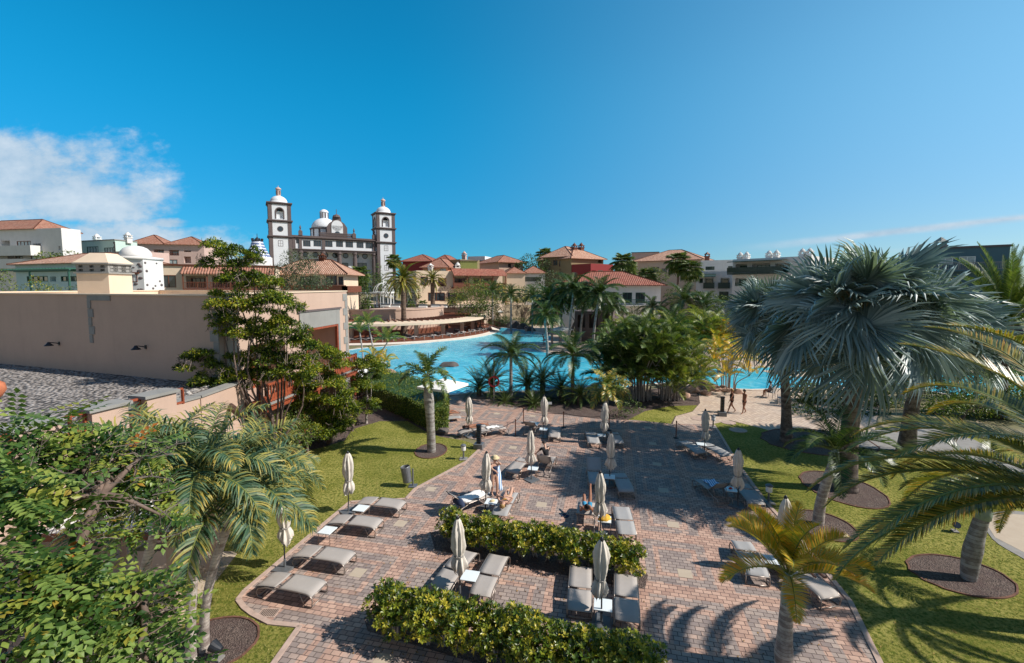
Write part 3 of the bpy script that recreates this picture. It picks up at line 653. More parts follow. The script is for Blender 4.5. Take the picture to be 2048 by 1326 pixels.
def lower_wing():
    r=thing('low_wing','low beige wing with a cobbled flat roof, stone capped piers and round log ends','building',(0,0,0))
    z=4.55
    P=[AT(395,762,20.2),]
    # front parapet line (top of wing) from upper right to lower left, in plan
    a=G(392,800,4.5); b=G(205,850,4.5); c=G(-40,925,4.5); d=G(-330,1010,4.5)
    q0=Vector((-13.1,20.2,0))
    line=[Vector((p.x,p.y,0)) for p in (a,b,c,d)]
    poly=[(q0.x,q0.y)]+[(p.x,p.y) for p in line]+[(-40,16),(-32,27),(NW.x,NW.y)]
    m=MB(); m.prism(poly,4.2,4.45); m.build('cobbled_roof',M['cobble'],r)
    rr=MB(); 
    # real cobbles scattered near the edge
    return r,line,q0
lw,LL,Q0=lower_wing()
def wing_wall():
    m=MB(); pts=[Q0+Vector((.6,-.1,0))]+LL
    for p,q in zip(pts,pts[1:]):
        d=(q-p).normalized(); n=Vector((-d.y,d.x,0))*.2
        m.beam(p+Vector((0,0,1.9)),q+Vector((0,0,1.9)),.4,5.4)
    m.build('wing_wall',M['beige'],lw)
    m=MB()
    for p,q in zip(pts,pts[1:]): m.beam(p+Vector((0,0,4.64)),q+Vector((0,0,4.64)),.5,.08)
    m.build('wall_coping',M['greyst'],lw)
    piers=[(310,787),(206,812),(60,850)]
    pc=[]
    for i,(x,y) in enumerate(piers):
        c=G(x,y,5.3); m=MB(); ang=math.atan2(LL[1].y-LL[0].y,LL[1].x-LL[0].x)
        q=rotpts([(-.5,-.3),(.5,-.3),(.5,.3),(-.5,.3)],ang,(c.x,c.y)); m.prism(q,3.6,5.25); m.build('pier',M['beige'],lw)
        q=rotpts([(-.6,-.38),(.6,-.38),(.6,.38),(-.6,.38)],ang,(c.x,c.y)); m=MB(); m.prism(q,5.251,5.35); m.build('pier_cap',M['greyst'],lw); pc.append(c)
    ends=[G(392,768,5.3)-Vector((0,0,0))]+pc+[G(-80,905,5.2)]
    for p,q in zip(ends,ends[1:]):
        m=MB(); d=(q-p); d.z=0; L=d.length; d.normalize(); p2=p+d*.55; q2=q-d*.55; p2.z=q2.z=0; L=(q2-p2).length
        m.beam(p2+Vector((0,0,5.25)),q2+Vector((0,0,5.25)),.09,.07); m.beam(p2+Vector((0,0,4.75)),q2+Vector((0,0,4.75)),.07,.07)
        n=int(L/.34)
        for i in range(n+1): x=p2+(q2-p2)*(i/max(1,n)); m.beam(x+Vector((0,0,4.68)),x+Vector((0,0,5.22)),.07,.07)
        m.build('wooden_balustrade',M['redwood'],lw)
    # log ends of pergola beams
    for (x,y,ln) in ((356,815,1.6),(402,803,1.5),(440,797,2.6),(330,840,1.4)):
        c=G(x,y,3.9); m=MB(); d=Vector((.75,-.62,-.12)).normalized()
        m.tube([c-d*.4,c+d*ln],.15,10); m.build('log_beam',M['log'],lw,smooth=False)
wing_wall()
def wall_lamp(px,py,label):
    g=Fac(NW,NC); u,z=g.uz(px,py); p=g.A+g.d*u; r=thing('wall_lamp',label,'wall lamp',(p.x,p.y,z),g.rz,'wall lamps on the blank wall')
    m=MB(); m.lathe([(.07,-.02),(.07,.02)],(0,-.02,0),10); m.tube([(0,0,0),(0,-.35,.1),(0,-.45,.08)],.025,6); m.box(-.06,-.04,-.1,.06,-.004,.1); m.build('bracket',M['dmetal'],r)
    m=MB(); m.lathe([(.05,.08),(.09,.0),(.2,-.1),(.2,-.12),(.02,-.1)],(0,-.45,.05),14); m.build('shade',M['dmetal'],r,smooth=True)
wall_lamp(119,687,'dark metal wall lamp at the left of the pair on the blank shaded wall'); wall_lamp(292,694,'dark metal wall lamp nearest the trees on the blank shaded wall')
# plant pot on roof
u_=thing('terracotta_urn','big terracotta urn on the cobbled roof at the edge of the picture','urn',G(-22,800,4.45)); u_.scale=(.75,.75,.75); m=MB()
m.lathe([(.3,0),(.5,.15),(.68,.5),(.62,.85),(.35,1.05),(.4,1.15),(.32,1.15),(.28,1.0)],n=20); m.build('urn_body',M['terra'],u_,smooth=True)
# cobbles stuff on the roof
cb=MB()
for i in range(2600):
    x=random.uniform(-28,-13.5); y=random.uniform(13.5,25)
    # inside roof polygon (rough): behind parapet line and in front of wall
    t=(x-NW.x)/(NC.x-NW.x); yw=NW.y+(NC.y-NW.y)*t
    ok=False
    for p,q in zip([Q0]+LL,LL):
        if min(p.x,q.x)<=x<=max(p.x,q.x):
            yl=p.y+(q.y-p.y)*(x-p.x)/(q.x-p.x); ok=y>yl+.5 and y<yw-.1
    if not ok: continue
    s=random.uniform(.06,.15); a=random.random()*PI; ca,sa=math.cos(a),math.sin(a); cb.cv=random.random()
    pr=[]; 
    for (rr_,zz) in ((.7,0),(1,.35),(.65,.75)):
        for k in range(6):
            an=k*PI/3; ex=rr_*s*math.cos(an)*1.4; ey=rr_*s*math.sin(an); pr.append((x+ex*ca-ey*sa,y+ex*sa+ey*ca,4.44+zz*s))
    cb.add(pr,[(i_,(i_+1)%6,6+(i_+1)%6,6+i_) for i_ in range(6)]+[(6+i_,6+(i_+1)%6,12+(i_+1)%6,12+i_) for i_ in range(6)]+[(12,13,14,15,16,17)])
m_,t_,b_=newmat('loose_cobble'); setc(t_,b_,t_.mix(var(t_),lin('85807b'),lin('b8b2ab'))); b_.inputs['Roughness'].default_value=.9
tag(cb.build('cobble_stones',m_),'grey rounded cobbles covering the flat roof','cobbles',kind='stuff')
# chimney tower behind
def chimney_tower():
    c=AT(213,590,27); r=thing('ventilation_tower','square beige ventilation tower with pyramid cap and rows of square holes','tower',(c.x,c.y,0),R(4))
    s=.88; m=MB(); m.box(-s,-s,7,s,s,9.72); m.build('shaft',M['cream'],r)
    m=MB(); m.box(-s-.1,-s-.1,9.72,s+.1,s+.1,9.8)
    hs_=[(-.75+.6*i,9.85+.22*j,-.75+.6*i+.25,9.85+.22*j+.14,.15) for i in range(3) for j in range(2)]
    wallholes(m,-s,s,9.8,10.28,hs_,y=-s); m.box(-s,-s+.16,9.8,s,s,10.28)
    m2=MB(); wallholes(m2,-s,s,9.8,10.28,hs_,y=-s)
    m.add([(-y,x,z) for x,y,z in m2.v],m2.f); m.add([(y,-x,z) for x,y,z in m2.v],m2.f)
    m.box(-s-.12,-s-.12,10.28,s+.12,s+.12,10.36); m.build('vent_band',M['greyst'],r)
    m=MB(); m.lathe([((s+.1)*1.414,10.361),(.62,10.95),(.0,10.96)],n=4); o=m.build('cap',M['cream'],r); o.rotation_euler=(0,0,R(45))
chimney_tower()
def stone_tower():
    c=AT(277,590,47); r=thing('white_stone_tower','whitewashed round cornered tower studded with dark stones under a white dome','tower',(c.x,c.y,0),R(8))
    s=1.6; zt=AT(277,520,47).z; m=MB(); m.box(-s,-s,-1,s,s,zt); m.build('shaft',M['white'],r)
    m=MB(); m.box(-s-.05,-s-.1,zt,s+.05,s+.1,zt+.3); m.lathe([(1.35,.3),(1.35,.6),(1.25,.9),(1.0,1.2),(.6,1.4),(.1,1.48)],(0,0,zt),20); m.build('dome',M['white'],r,smooth=True)
    m=MB()
    rs=random.Random(5)
    for k in range(26):
        m=MB(); x=rs.uniform(-1.4,1.4); z=rs.uniform(zt-3.8,zt-.3); e=rs.uniform(.07,.16); m.lathe([(e,-.05),(e*1.2,0),(e*.6,.06)],(x,-s,z),7)
        m.v[-21:]=[(x+(p[0]-x)*1.5,-s-(p[2]-z)*.8-.0,z+(p[1]+s)) for p in m.v[-21:]]; m.build('stone',M['darkst'],r)
    for k in range(10):
        m=MB(); y=rs.uniform(-1.4,1.4); z=rs.uniform(zt-3.8,zt-.3); e=rs.uniform(.07,.14); m.lathe([(e,-.05),(e*1.2,0),(e*.6,.06)],(0,0,0),7)
        m.v[-21:]=[(s+p[2],y+p[1]*1.5,z+p[0]) for p in m.v[-21:]]; m.build('stone',M['darkst'],r)
    window(r,.2,zt-2.3,1.0,zt-1.5,-s+.02,M['brown'],M['glass'],1)
    m=MB(); m.box(0,-s-.12,zt-1.48,1.2,-s-.001,zt-1.32); m.build('window_lintel',M['brown'],r)
stone_tower()
# ---------- middle-distance beige building ----------
r,f,zt=house('beige_balcony_house','beige house with long tiled balcony roof behind the near flat roof','building',(302,62),(552,68),14,531,M['cream'],
 [(322,550,352,575,'w'),(372,552,412,575,'b'),(424,552,470,575,'b'),(478,552,535,575,'b')],fm='brown',cop=M['roof'])
u0,z0=f.uz(366,545); u1,z1=f.uz(545,545); shed(r,u0,f.L,-1.5,.0,z0-.1,z0+.9,M['roof'])
uu,zz=f.uz(372,578); m=MB(); m.box(uu,-1.3,zz-.25,f.L,-.003,zz)
for k in range(24): x=uu+(f.L-uu)*k/23; m.box(x-.1,-1.28,zz-.45,x+.1,-.05,zz-.252)
m.build('balcony_slab',M['brown'],r); railing(r,uu,f.L,zz,zz+1.0,-1.25,M['brown'],.2)
m=MB()
for k in range(5): x=uu+(f.L-uu)*k/4; m.beam((x,-1.25,zz),(x,-1.25,z0),.14,.14)
m.build('balcony_post',M['brown'],r)
r,f,zt=house('tiled_corner_house','brown timbered corner house with pyramid tile roof under the big white hotel','building',(545,76),(688,76),7,548,M['cream'],[(652,551,674,570,'w'),(677,553,690,570,'w'),(600,552,640,572,'w')],('hip',2.6,M['roofp'],1.0),fm='brown')
u0,z0=f.uz(590,572); 
m=MB(); m.box(0,-1.0,z0-1.1,f.L+.6,-.003,z0); m.box(0,-1.1,z0-.0+.001,f.L+.7,-.9,z0+.12); m.box(f.L+.003,-1.0,z0-1.1,f.L+.6,7,z0); m.build('wooden_gallery',M['brown'],r)
m=MB()
for k in range(18): x=f.L*k/17; m.box(x-.07,-.9,z0-1.35,x+.07,-.003,z0-1.102)
m.build('gallery_brackets',M['brown'],r)
chimney(r,f.L-5,3.5,zt+2.2,M['roof'],.9,False)
# ---------- background houses ----------
house('pale_blue_house','low pale blue house with green pergola beams and clay tile roof','building',(34,72),(182,66),12,529,M['paleblue'],
 [(54,552,96,563,'w'),(122,552,162,563,'w'),(100,553,112,563,'o')],('hip',2.0,M['roofp'],.7))
pb=bpy.data.objects['pale_blue_house']
f=Fac(XY(34,72),XY(182,66)); u0,z0=f.uz(34,543); m=MB(); m.box(-.3,-2.6,z0-.1,f.L+.3,-2.4,z0+.12); m.box(-.3,-.15,z0-.1,f.L+.3,-.003,z0+.12)
for k in range(26): x=f.L*k/25; m.box(x-.06,-2.9,z0+.121,x+.06,0-.01,z0+.28)
for k in range(3): x=f.L*k/2; m.box(x-.12,-2.58,0,x+.12,-2.42,z0-.1)
m.build('green_pergola',M['green'],pb)
r,f,zt=house('white_terraced_block','white terraced apartment block with stepped balconies and red tile roof on the left edge','building',(-60,112),(131,106),4,462,M['white'],
 [(2,481,20,492,'o'),(34,482,62,497,'w'),(66,487,82,497,'o'),(15,509,46,522,'b'),(62,510,82,522,'w'),(-30,510,-2,522,'b'),(0,533,12,545,'o'),(117,492,121,500,'o'),(-50,483,-20,497,'w')],fm='brown',pm='curtain')
hip(r,0,.3,f.uz(68,466)[0],9,zt+.003,3.0,M['roof'],.8)
for (x0,y0,x1,y1) in ((-60,496,84,508),(-60,522,70,533)):
    a=f.rect((x0,y0,x1,y1)); m=MB(); m.box(a[0],-2.2,a[1]-.6,a[2],-2.0,a[3]+.3); m.box(a[0],-2.0,a[1]-.6,a[2],-.003,a[1]-.3); m.box(a[2]-.2,-2.0,a[1]-.3,a[2],-.003,a[3]+.3); m.build('terrace_parapet',M['white'],r)
    
r,f,zt=house('mint_house','pale mint green house with dark quoins and three green framed windows','building',(134,118),(236,112),5,485,M['mint'],
 [(138,493,161,506,'c'),(174,493,197,506,'c'),(209,495,231,507,'c'),(208,515,228,523,'c'),(180,515,192,520,'w')],cop=M['greyst'],trim=M['darkst'])
chimney(r,f.uz(167,485)[0],3,zt,M['white'],1.2); chimney(r,f.uz(230,487)[0],3,zt,M['white'],1.2)
r,f,zt=house('pink_twin_roof_house','pinkish grey house with two red pyramid roofs and balconied windows','building',(268,122),(412,126),16,487,M['pink'],
 [(276,498,297,507,'w'),(307,499,328,510,'b'),(338,500,358,511,'b'),(368,501,382,504,'o'),(307,517,325,526,'w'),(337,519,355,528,'w'),(368,513,382,526,'o')],fm='brown',pm='curtain')
u_=f.uz(330,487)[0]; hip(r,0,0,u_-.6,9,zt+.003,2.8,M['roof'],.7); hip(r,u_+.6,0,f.L-.5,9,zt-.003,2.6,M['roof'],.7)
chimney(r,f.L-1,4,zt,M['roof'],1.0,False)
house('pale_lower_wing','pinkish lower block between the stone tower and the twin roof house','building',(236,100),(262,98),8,503,M['pink'],())
# patterned dome roof
c=AT(516,515,110); t=thing('tiled_cone_house','house with a white and blue circle patterned cone roof and black crown','building',(c.x,c.y,0))
m=MB(); m.lathe([(3.1,-1),(3.1,c.z)],n=24); m.build('wall',M['white'],t)
m=MB(); m.lathe([(2.9,0),(2.3,1.2),(1.6,2.6),(1.2,3.9)],n=24); m.build('cone_roof',M['check'],t,loc=(0,0,c.z+.001))
m=MB(); 
for k in range(10): a=k*PI/5; m.tube([(1.1*math.cos(a),1.1*math.sin(a),c.z+3.9),(1.2*math.cos(a),1.2*math.sin(a),c.z+4.6)],.16,6)
m.lathe([(1.25,c.z+3.902),(1.25,c.z+4.05)],n=16); m.lathe([(.5,c.z+4.06),(.35,c.z+4.6),(.08,c.z+5.0),(.05,c.z+5.8)],n=10); m.build('crown',M['dmetal'],t)
# ---------- the big white hotel with two towers ----------
def tower(root,cx,cy,rz,s,z0,lv,ztop,loc_w):
    """square tower: lv = heights of ledges (z), ztop cornice"""
    o=thing_child('bell_tower',root,(cx,cy,0),rz)
    h=s/2; body=MB(); belf0=lv[-1]
    zz=[z0]+lv
    # solid lower body
    body.box(-h,-h,z0,h,h,belf0)
    # belfry with arched openings on 4 sides (piers + arch)
    ow=s*.16; oh0=belf0+(ztop-belf0)*.14; oh1=belf0+(ztop-belf0)*.55; 
    for q in range(4):
        b=MB(); seg=[(ow*math.cos(PI*k/8),oh1+ow*math.sin(PI*k/8)) for k in range(9)]
        pts=[(-h,belf0),(h,belf0),(h,ztop),(-h,ztop)]
        wallholes(b,-h,h,belf0,oh1,[(-ow,oh0,ow,oh1,s*.1)],y=-h)
        # upper with arch : strips
        for k in range(8):
            (xa,za),(xb,zb)=seg[k],seg[k+1]
            b.add([(xb,-h,zb),(xa,-h,za),(xa,-h,ztop),(xb,-h,ztop)],[(0,1,2,3)]); b.add([(xb,-h,zb),(xa,-h,za),(xa,-h+s*.1,za),(xb,-h+s*.1,zb)],[(3,2,1,0)])
        b.add([(-h,-h,oh1),(-ow,-h,oh1),(-ow,-h,ztop),(-h,-h,ztop)],[(0,1,2,3)]); b.add([(ow,-h,oh1),(h,-h,oh1),(h,-h,ztop),(ow,-h,ztop)],[(0,1,2,3)])
        ca,sa=math.cos(q*PI/2),math.sin(q*PI/2)
        body.add([(x*ca-y*sa,x*sa+y*ca,z) for x,y,z in b.v],b.f)
    body.build('tower_wall',M['hwhite'],o)
    tr=MB(); pw=s*.15
    for sx in (-1,1):
        for sy in (-1,1):
            x0,x1=sorted((sx*(h+.12),sx*(h-pw))); y0,y1=sorted((sy*(h+.12),sy*(h-pw))); tr.box(x0,y0,z0,x1,y1,ztop)
    for z in lv+[ztop]:
        for e,dz,k in ((.55,0,.35),(.3,-.35,.35)): tr.box(-h-e,-h-e,z+dz,h+e,h+e,z+dz+k)
    tr.build('stone_trim',M['darkst'],o)
    # arch surround + balustrade sill
    a=MB()
    for q in range(4):
        ca,sa=math.cos(q*PI/2),math.sin(q*PI/2); b=MB(); pts=[(-ow-.15,-h-.03,oh0),(-ow-.15,-h-.03,oh1)]+[((ow+.15)*math.cos(PI-PI*k/10),-h-.03,oh1+(ow+.15)*math.sin(PI*k/10)) for k in range(1,10)]+[(ow+.15,-h-.03,oh1),(ow+.15,-h-.03,oh0)]
        b.tube(pts,.2,5); a.add([(x*ca-y*sa,x*sa+y*ca,z) for x,y,z in b.v],b.f)
    a.build('arch_surround',M['darkst'],o)
    # round window and square windows front
    zr=(lv[-1]+lv[-2])/2 if len(lv)>1 else z0
    for q in (0,3):
        ca,sa=math.cos(q*PI/2),math.sin(q*PI/2); b=MB(); b.tube([(0,-h-.08,zr),(0,-h+.05,zr)],s*.14,20); b2=MB(); b2.tube([(0,-h-.12,zr),(0,-h-.0801,zr)],s*.11,20)
        w_=MB(); w_.add([(x*ca-y*sa,x*sa+y*ca,z) for x,y,z in b.v],b.f); w_=w_.build('round_window',M['darkst'],o); w2=MB(); w2.add([(x*ca-y*sa,x*sa+y*ca,z) for x,y,z in b2.v],b2.f); w2.build('pane',M['glass'],w_)
    for z in loc_w: window(o,-s*.12,z,s*.1,z+1.9,-h-.01,M['darkst'],M['glass'],1,hb=1)
    d=MB(); rr=h*.82; d.lathe([(rr*1.05,ztop+.35),(rr*1.05,ztop+.7)]+[(rr*math.cos(a*PI/16),ztop+.7+rr*.85*math.sin(a*PI/16)) for a in range(0,8)]+[(.7,ztop+.7+rr*.84)],n=24); d.build('dome',M['hwhite'],o,smooth=True)
    l=MB(); zb=ztop+.6+rr*.8; k=s*.12; l.lathe([(k,zb),(k*.85,zb+.3),(k*.8,zb+2.2),(k*1.15,zb+2.3),(k*1.15,zb+2.5),(k*.9,zb+2.8),(k*.3,zb+3.1),(.08,zb+3.15),(.08,zb+3.6)],n=10); l.build('lantern',M['pink'],o)
    l=MB(); 
    for q in range(6): a=q*PI/3; l.box(k*.83*math.cos(a)-.12,k*.83*math.sin(a)-.12,zb+.6,k*.83*math.cos(a)+.12,k*.83*math.sin(a)+.12,zb+1.9)
    l.build('lantern_openings',M['darkst'],o)
def thing_child(name,root,loc,rz):
    m=MB(); m.box(-.2,-.2,-1,.2,.2,-.5); o=m.build(name,M['hwhite'],root); o.location=loc; o.rotation_euler=(0,0,rz); return o
def hotel():
    a=XY(565,150); b=XY(773,167.5); f=Fac(a,b); r=thing('grand_hotel','grand white hotel with two domed bell towers, dark stone trim and a central dome','building',(a.x,a.y,0),f.rz)
    hwf=[lambda px,py:f.uz(px,py)]
    L=f.L
    # front face of towers slightly proud
    def zz(px,py): return f.uz(px,py)[1]
    s1=6.5
    tower(r,0,s1/2-1.0,0,s1,-1,[zz(563,474),zz(563,443)],zz(563,408),[zz(565,493)])
    s2=6.5
    tower(r,L,s2/2-1.0,0,s2,-1,[zz(773,486),zz(773,458)],zz(773,428),[zz(775,502),zz(775,521),zz(775,541)])
    # main block
    x0,x1=s1/2,L-s2/2; zc=zz(665,478); zl=zz(665,498); D=16; 
    up=MB(); wl=[]
    W=[(606,490,621,502),(627,490,642,502),(650,491,665,503),(672,491,686,503),(691,492,706,504),(713,493,727,505),(731,494,746,506)]
    W2=[(592,487,599,496),(751,495,755,503)]
    holes=[]
    for q in W+W2: u0,z0,u1,z1=f.rect((q[0],q[1]-8 if 0 else q[1]-9,q[2],q[3]-9)); holes.append((u0,z0,u1,z1,.25))
    zbot=zz(665,500+2); 
    wallholes(up,x0,x1,zbot-.2,zc,holes,y=0); up.add([(x0,D,zbot),(x1,D,zbot),(x1,D,zc),(x0,D,zc),(x0,0,zc),(x1,0,zc)],[(0,3,2,1),(4,5,2,3)]); up.build('upper_wall',M['hwhite'],r)
    for h_ in holes: window(r,h_[0],h_[1],h_[2],h_[3],.05,M['darkst'],M['glass'],2)
    # recessed loggia wall with round windows, columns in front
    lo=MB(); rec=2.6; hl=[]
    for q in ((690-45,540-15,690-20+2,585-15),(682,540-15,700,585-15),(712,540-15,737,585-15),(620,525,640,570)):
        u0,z0,u1,z1=f.rect(q); hl.append((u0,max(z0,-.5),u1,z1,.3))
    wallholes(lo,x0,x1,-1,zbot-.2,hl,y=rec); lo.add([(x0,0,zbot-.2),(x1,0,zbot-.2),(x1,rec,zbot-.2),(x0,rec,zbot-.2)],[(0,3,2,1)]); lo.build('loggia_wall',M['hwhite'],r)
    for h_ in hl: window(r,h_[0],h_[1],h_[2],h_[3],rec+.1,M['dmetal'],M['glass'],2,hb=1)
    for px in (612,633,653,673,694,715,733):
        u_,z_=f.uz(px,516); z_=zz(665,509.5); b=MB(); b.tube([(u_,rec-.08,z_),(u_,rec+.05,z_)],1.0,20); w_=b.build('round_window',M['darkst'],r); b=MB(); b.tube([(u_,rec-.12,z_),(u_,rec-.0801,z_)],.75,20); b.build('pane',M['glass'],w_)
    for px in (602,647,679,710,748):
        u_=f.uz(px,520)[0]; b=MB(); b.lathe([(.75,-1),(.75,zbot-2.2),(.6,zbot-2.1),(.6,zbot-1.2),(.85,zbot-1.0),(.85,zbot-.2)],(u_,.1,0),14); b.build('column',M['darkst'],r)
    tr=MB(); tr.box(x0,-.5,zbot-.5,x1,.0-.002,zbot+.1); tr.box(x0,-.8,zbot+.1,x1,-.003,zbot+.4)
    tr.box(x0,-.3,zc-.5,x1,-.002,zc); tr.box(x0,-.7,zc,x1,.3,zc+.35); tr.box(x0,-.35,zc+.35,x1,.15,zc+.7)
    for px in (588,601,622+25,748): u_=f.uz(px,490)[0]; tr.box(u_-.45,-.33,zbot+.4,u_+.45,-.001,zc-.5)
    # finial posts
    for px in (601,708,748): 
        u_=f.uz(px,470)[0]; tr.box(u_-.6,-.5,zc+.7,u_+.6,.6,zc+2.2); tr.lathe([(.5,zc+2.2),(.15,zc+2.8),(.35,zc+3.2),(.05,zc+4.2)],(u_,0,0),8)
    tr.build('cornice_trim',M['darkst'],r)
    # balustrade
    ba=MB(); u0=f.uz(640,470)[0]; u1=f.uz(708,470)[0]; ba.box(u0,-.1,zc+1.9,u1,.15,zc+2.15)
    for k in range(46): x=u0+(u1-u0)*k/45; ba.lathe([(.08,zc+.7),(.14,zc+1.1),(.08,zc+1.9)],(x,0,0),6)
    ba.build('balustrade',M['darkst'],r)
    # central drum and dome
    uc,_=f.uz(657,470); yd=9; zd=zz(657,468)+2.2; b=MB(); b.lathe([(4.6,zc-.5),(4.6,zd)],(uc,yd,0),24); b.build('drum',M['hwhite'],r)
    b=MB(); b.lathe([(4.8,zd),(5.1,zd+.1),(5.1,zd+.45),(4.7,zd+.5)],(uc,yd,0),24)
    for k in range(12): a_=k*PI/6; b.box(uc+4.6*math.cos(a_)-.25,yd+4.6*math.sin(a_)-.25,zc,uc+4.6*math.cos(a_)+.25,yd+4.6*math.sin(a_)+.25,zd)
    b.build('drum_trim',M['darkst'],r)
    b=MB(); b.lathe([(4.5*math.cos(a*PI/18),zd+.5+3.9*math.sin(a*PI/18)) for a in range(0,9)]+[(.5,zd+4.4)],(uc,yd,0),28); b.build('dome',M['hwhite'],r,smooth=True)
    zl=zd+4.2; b=MB(); b.lathe([(1.4,zl),(1.4,zl+2.1),(1.6,zl+2.2),(1.5,zl+2.5),(1.1,zl+3.0),(.5,zl+3.3),(.1,zl+3.4)],(uc,yd,0),14); b.build('lantern',M['hwhite'],r)
    b=MB()
    for k in range(8): a_=k*PI/4+.2; b.box(uc+1.4*math.cos(a_)-.15,yd+1.4*math.sin(a_)-.15,zl+.2,uc+1.4*math.cos(a_)+.15,yd+1.4*math.sin(a_)+.15,zl+2.0)
    b.build('lantern_pillars',M['darkst'],r)
    # small curved gable turret right of the dome
    ug,_=f.uz(675,470); zg=zc+.7; b=MB(); out=[(-3.4,zg),(3.4,zg),(3.4,zg+3.5),(2.4,zg+5.0),(1.5,zg+5.6),(1.3,zg+7.0),(-1.3,zg+7.0),(-1.5,zg+5.6),(-2.4,zg+5.0),(-3.4,zg+3.5)]
    n_=len(out); b.add([(ug+x,.3,z) for x,z in out]+[(ug+x,1.5,z) for x,z in out],[tuple(range(n_)),tuple(range(2*n_-1,n_-1,-1))]+[(i,n_+i,n_+(i+1)%n_,(i+1)%n_) for i in range(n_)]); b.lathe([(1.4,zg+7),(1.1,zg+7.7),(.3,zg+8.1),(.1,zg+8.2),(.1,zg+9.8)],(ug,.9,0),10); b.build('curved_gable',M['darkst'],r)
    b=MB(); b.box(ug-1.9,.1,zg,ug+1.9,.297,zg+4.0); b.tube([(ug,.1,zg+4.0),(ug,.297,zg+4.0)],1.9,20); g=b.build('gable_panel',M['hwhite'],r)
    b=MB(); b.tube([(ug,.0,zg+1.2),(ug,.098,zg+1.2)],.9,16); b.box(ug-.9,.0,zg,ug+.9,.098,zg+1.2); b.build('gable_window',M['glass'],g)
hotel()
# ---------- middle / right houses ----------
house('red_roof_villa','red walled villa with brown hip roof right of the hotel tower','building',(806,150),(862,148),12,523,M['red'],(),('hip',2.6,M['roofr'],.8))
r,f,zt=house('orange_roof_house','salmon house with bright tiled pyramid roof and little white chimneys','building',(846,130),(896,128),12,535,M['salmon'],[(880,537,892,543,'c')],('hip',2.8,M['roof'],.8)); chimney(r,3,-1,zt-1,M['white'],1.2,False)
house('tiled_house_behind','pink house behind with small tiled roof','building',(872,150),(898,149),10,521,M['pink'],(),('hip',2.0,M['roofr'],.6))
house('olive_block','dark olive sided block beside the lime green wall','building',(895,138),(921,134),8,520,M['olive'],())
r,f,zt=house('lime_house','house with a lime green wall and a white chimney in front','building',(921,130),(955,131),8,522,M['lime'],(),cop=M['darkst'])
chimney(r,f.uz(914,534)[0],-2.5,zt-3.0,M['white'],1.3); 
r,f,zt=house('white_cube_house','white cube shaped house with a dark glazed bay','building',(936,165),(970,163),12,513,M['white'],[(955,521,966,533,'w')]); chimney(r,f.uz(922,514)[0],3,zt-.5,M['pink'],1.4)
house('blue_house','small sky blue house glimpsed between the white cube and the tiled roofs','building',(971,165),(1002,160),10,523,M['sky'],())
r,f,zt=house('hip_roof_bungalow','white walled bungalow with low tiled hip roof right of the blue house','building',(998,145),(1046,150),14,524,M['beige'],[(1016,527,1022,535,'w'),(1030,527,1040,535,'w')],('hip',2.6,M['roof'],1.2),fm='brown')
r,f,zt=house('cream_long_house','long cream house with red tiled balcony roof above the terrace palms','building',(833,112),(1005,122),12,541,M['cream'],
 [(841,553,856,571,'w'),(876,556,893,573,'b'),(906,554,938,573,'b'),(946,556,985,573,'b'),(876-20,585,890,602,'w'),(895,585,930,602,'w')],fm='brown')
u0,z0=f.uz(902,549); u1,_=f.uz(1005,549); shed(r,u0,u1+.3,-2.4,.0,z0-.2,z0+1.6,M['roofr'])
u2,z2=f.uz(903,574); m=MB(); m.box(u2,-2.0,z2-.4,u1,-.003,z2); m.build('balcony_slab',M['brown'],r); railing(r,u2,u1,z2,z2+1.1,-1.95,M['brown'],.25,solid=1)
m=MB()
for k in range(5): x=u2+(u1-u2)*k/4; m.beam((x,-1.95,z2),(x,-1.95,z0),.22,.22)
m.build('balcony_post',M['brown'],r)
house('pale_hip_house','white house with awninged window and tiled hip roofs above the garden','building',(1046,132),(1090,132),12,546,M['white'],[(1048,554,1082,563,'w')],('hip',2.2,M['roof'],.6))
house('tiled_cottage','cream cottage with tiled hip roof left of the awning window','building',(1014,130),(1050,131),10,546,M['cream'],(),('hip',1.9,M['roof'],.5))
r,f,zt=house('olive_hotel_wing','large olive brown building with layered tile roofs and dark windows','building',(1086,142),(1142,136),18,515,M['olive'],
 [(1106,520,1115,531,'w'),(1118,521,1127,533,'w'),(1132,520,1139,532,'w'),(1119,538,1127,550,'w'),(1133,538,1139,550,'w')],('hip',3.6,M['roofp'],1.0),fm='brown')
r,f,zt=house('olive_end_block','plain sunlit olive end block with tiled roof and round chimneys','building',(1142,134),(1206,141),16,516,M['olive'],[(1196,520,1204,526,'o')],('hip',4.0,M['roofp'],.9),fm='brown')
chimney(r,f.uz(1170,510)[0],5,zt+2.6,M['brown'],1.3); chimney(r,f.uz(1184,510)[0],5,zt+2.8,M['brown'],1.3)
house('red_cube','dark red cube shaped house wall beside the olive block','building',(1181,128),(1226,134),8,527,M['red'],[(1183,541,1192,550,'o'),(1196,541,1206,550,'w')])
house('grey_far_block','pinkish grey flat roofed block far behind the palms','building',(1262,165),(1316,162),14,506,M['pink'],(),cop=M['darkst'])
r,f,zt=house('beige_tile_house','beige house with wide tiled roof behind the fan palms','building',(1268,140),(1402,128),16,523,M['cream'],
 [(1305,534,1318,544,'w'),(1323,537,1334,545,'w'),(1338,531,1354,546,'b')],('hip',3.6,M['roofp'],.8),fm='brown')
r,f,zt=house('white_stepped_house','white stepped block with small dark chimney behind the umbrella palms','building',(1400,122),(1468,118),12,521,M['white'],[(1411,533,1429,540,'w'),(1456,532,1465,540,'w')])
chimney(r,f.uz(1412,520)[0],3,zt+.3,M['brown'],1.2,False)
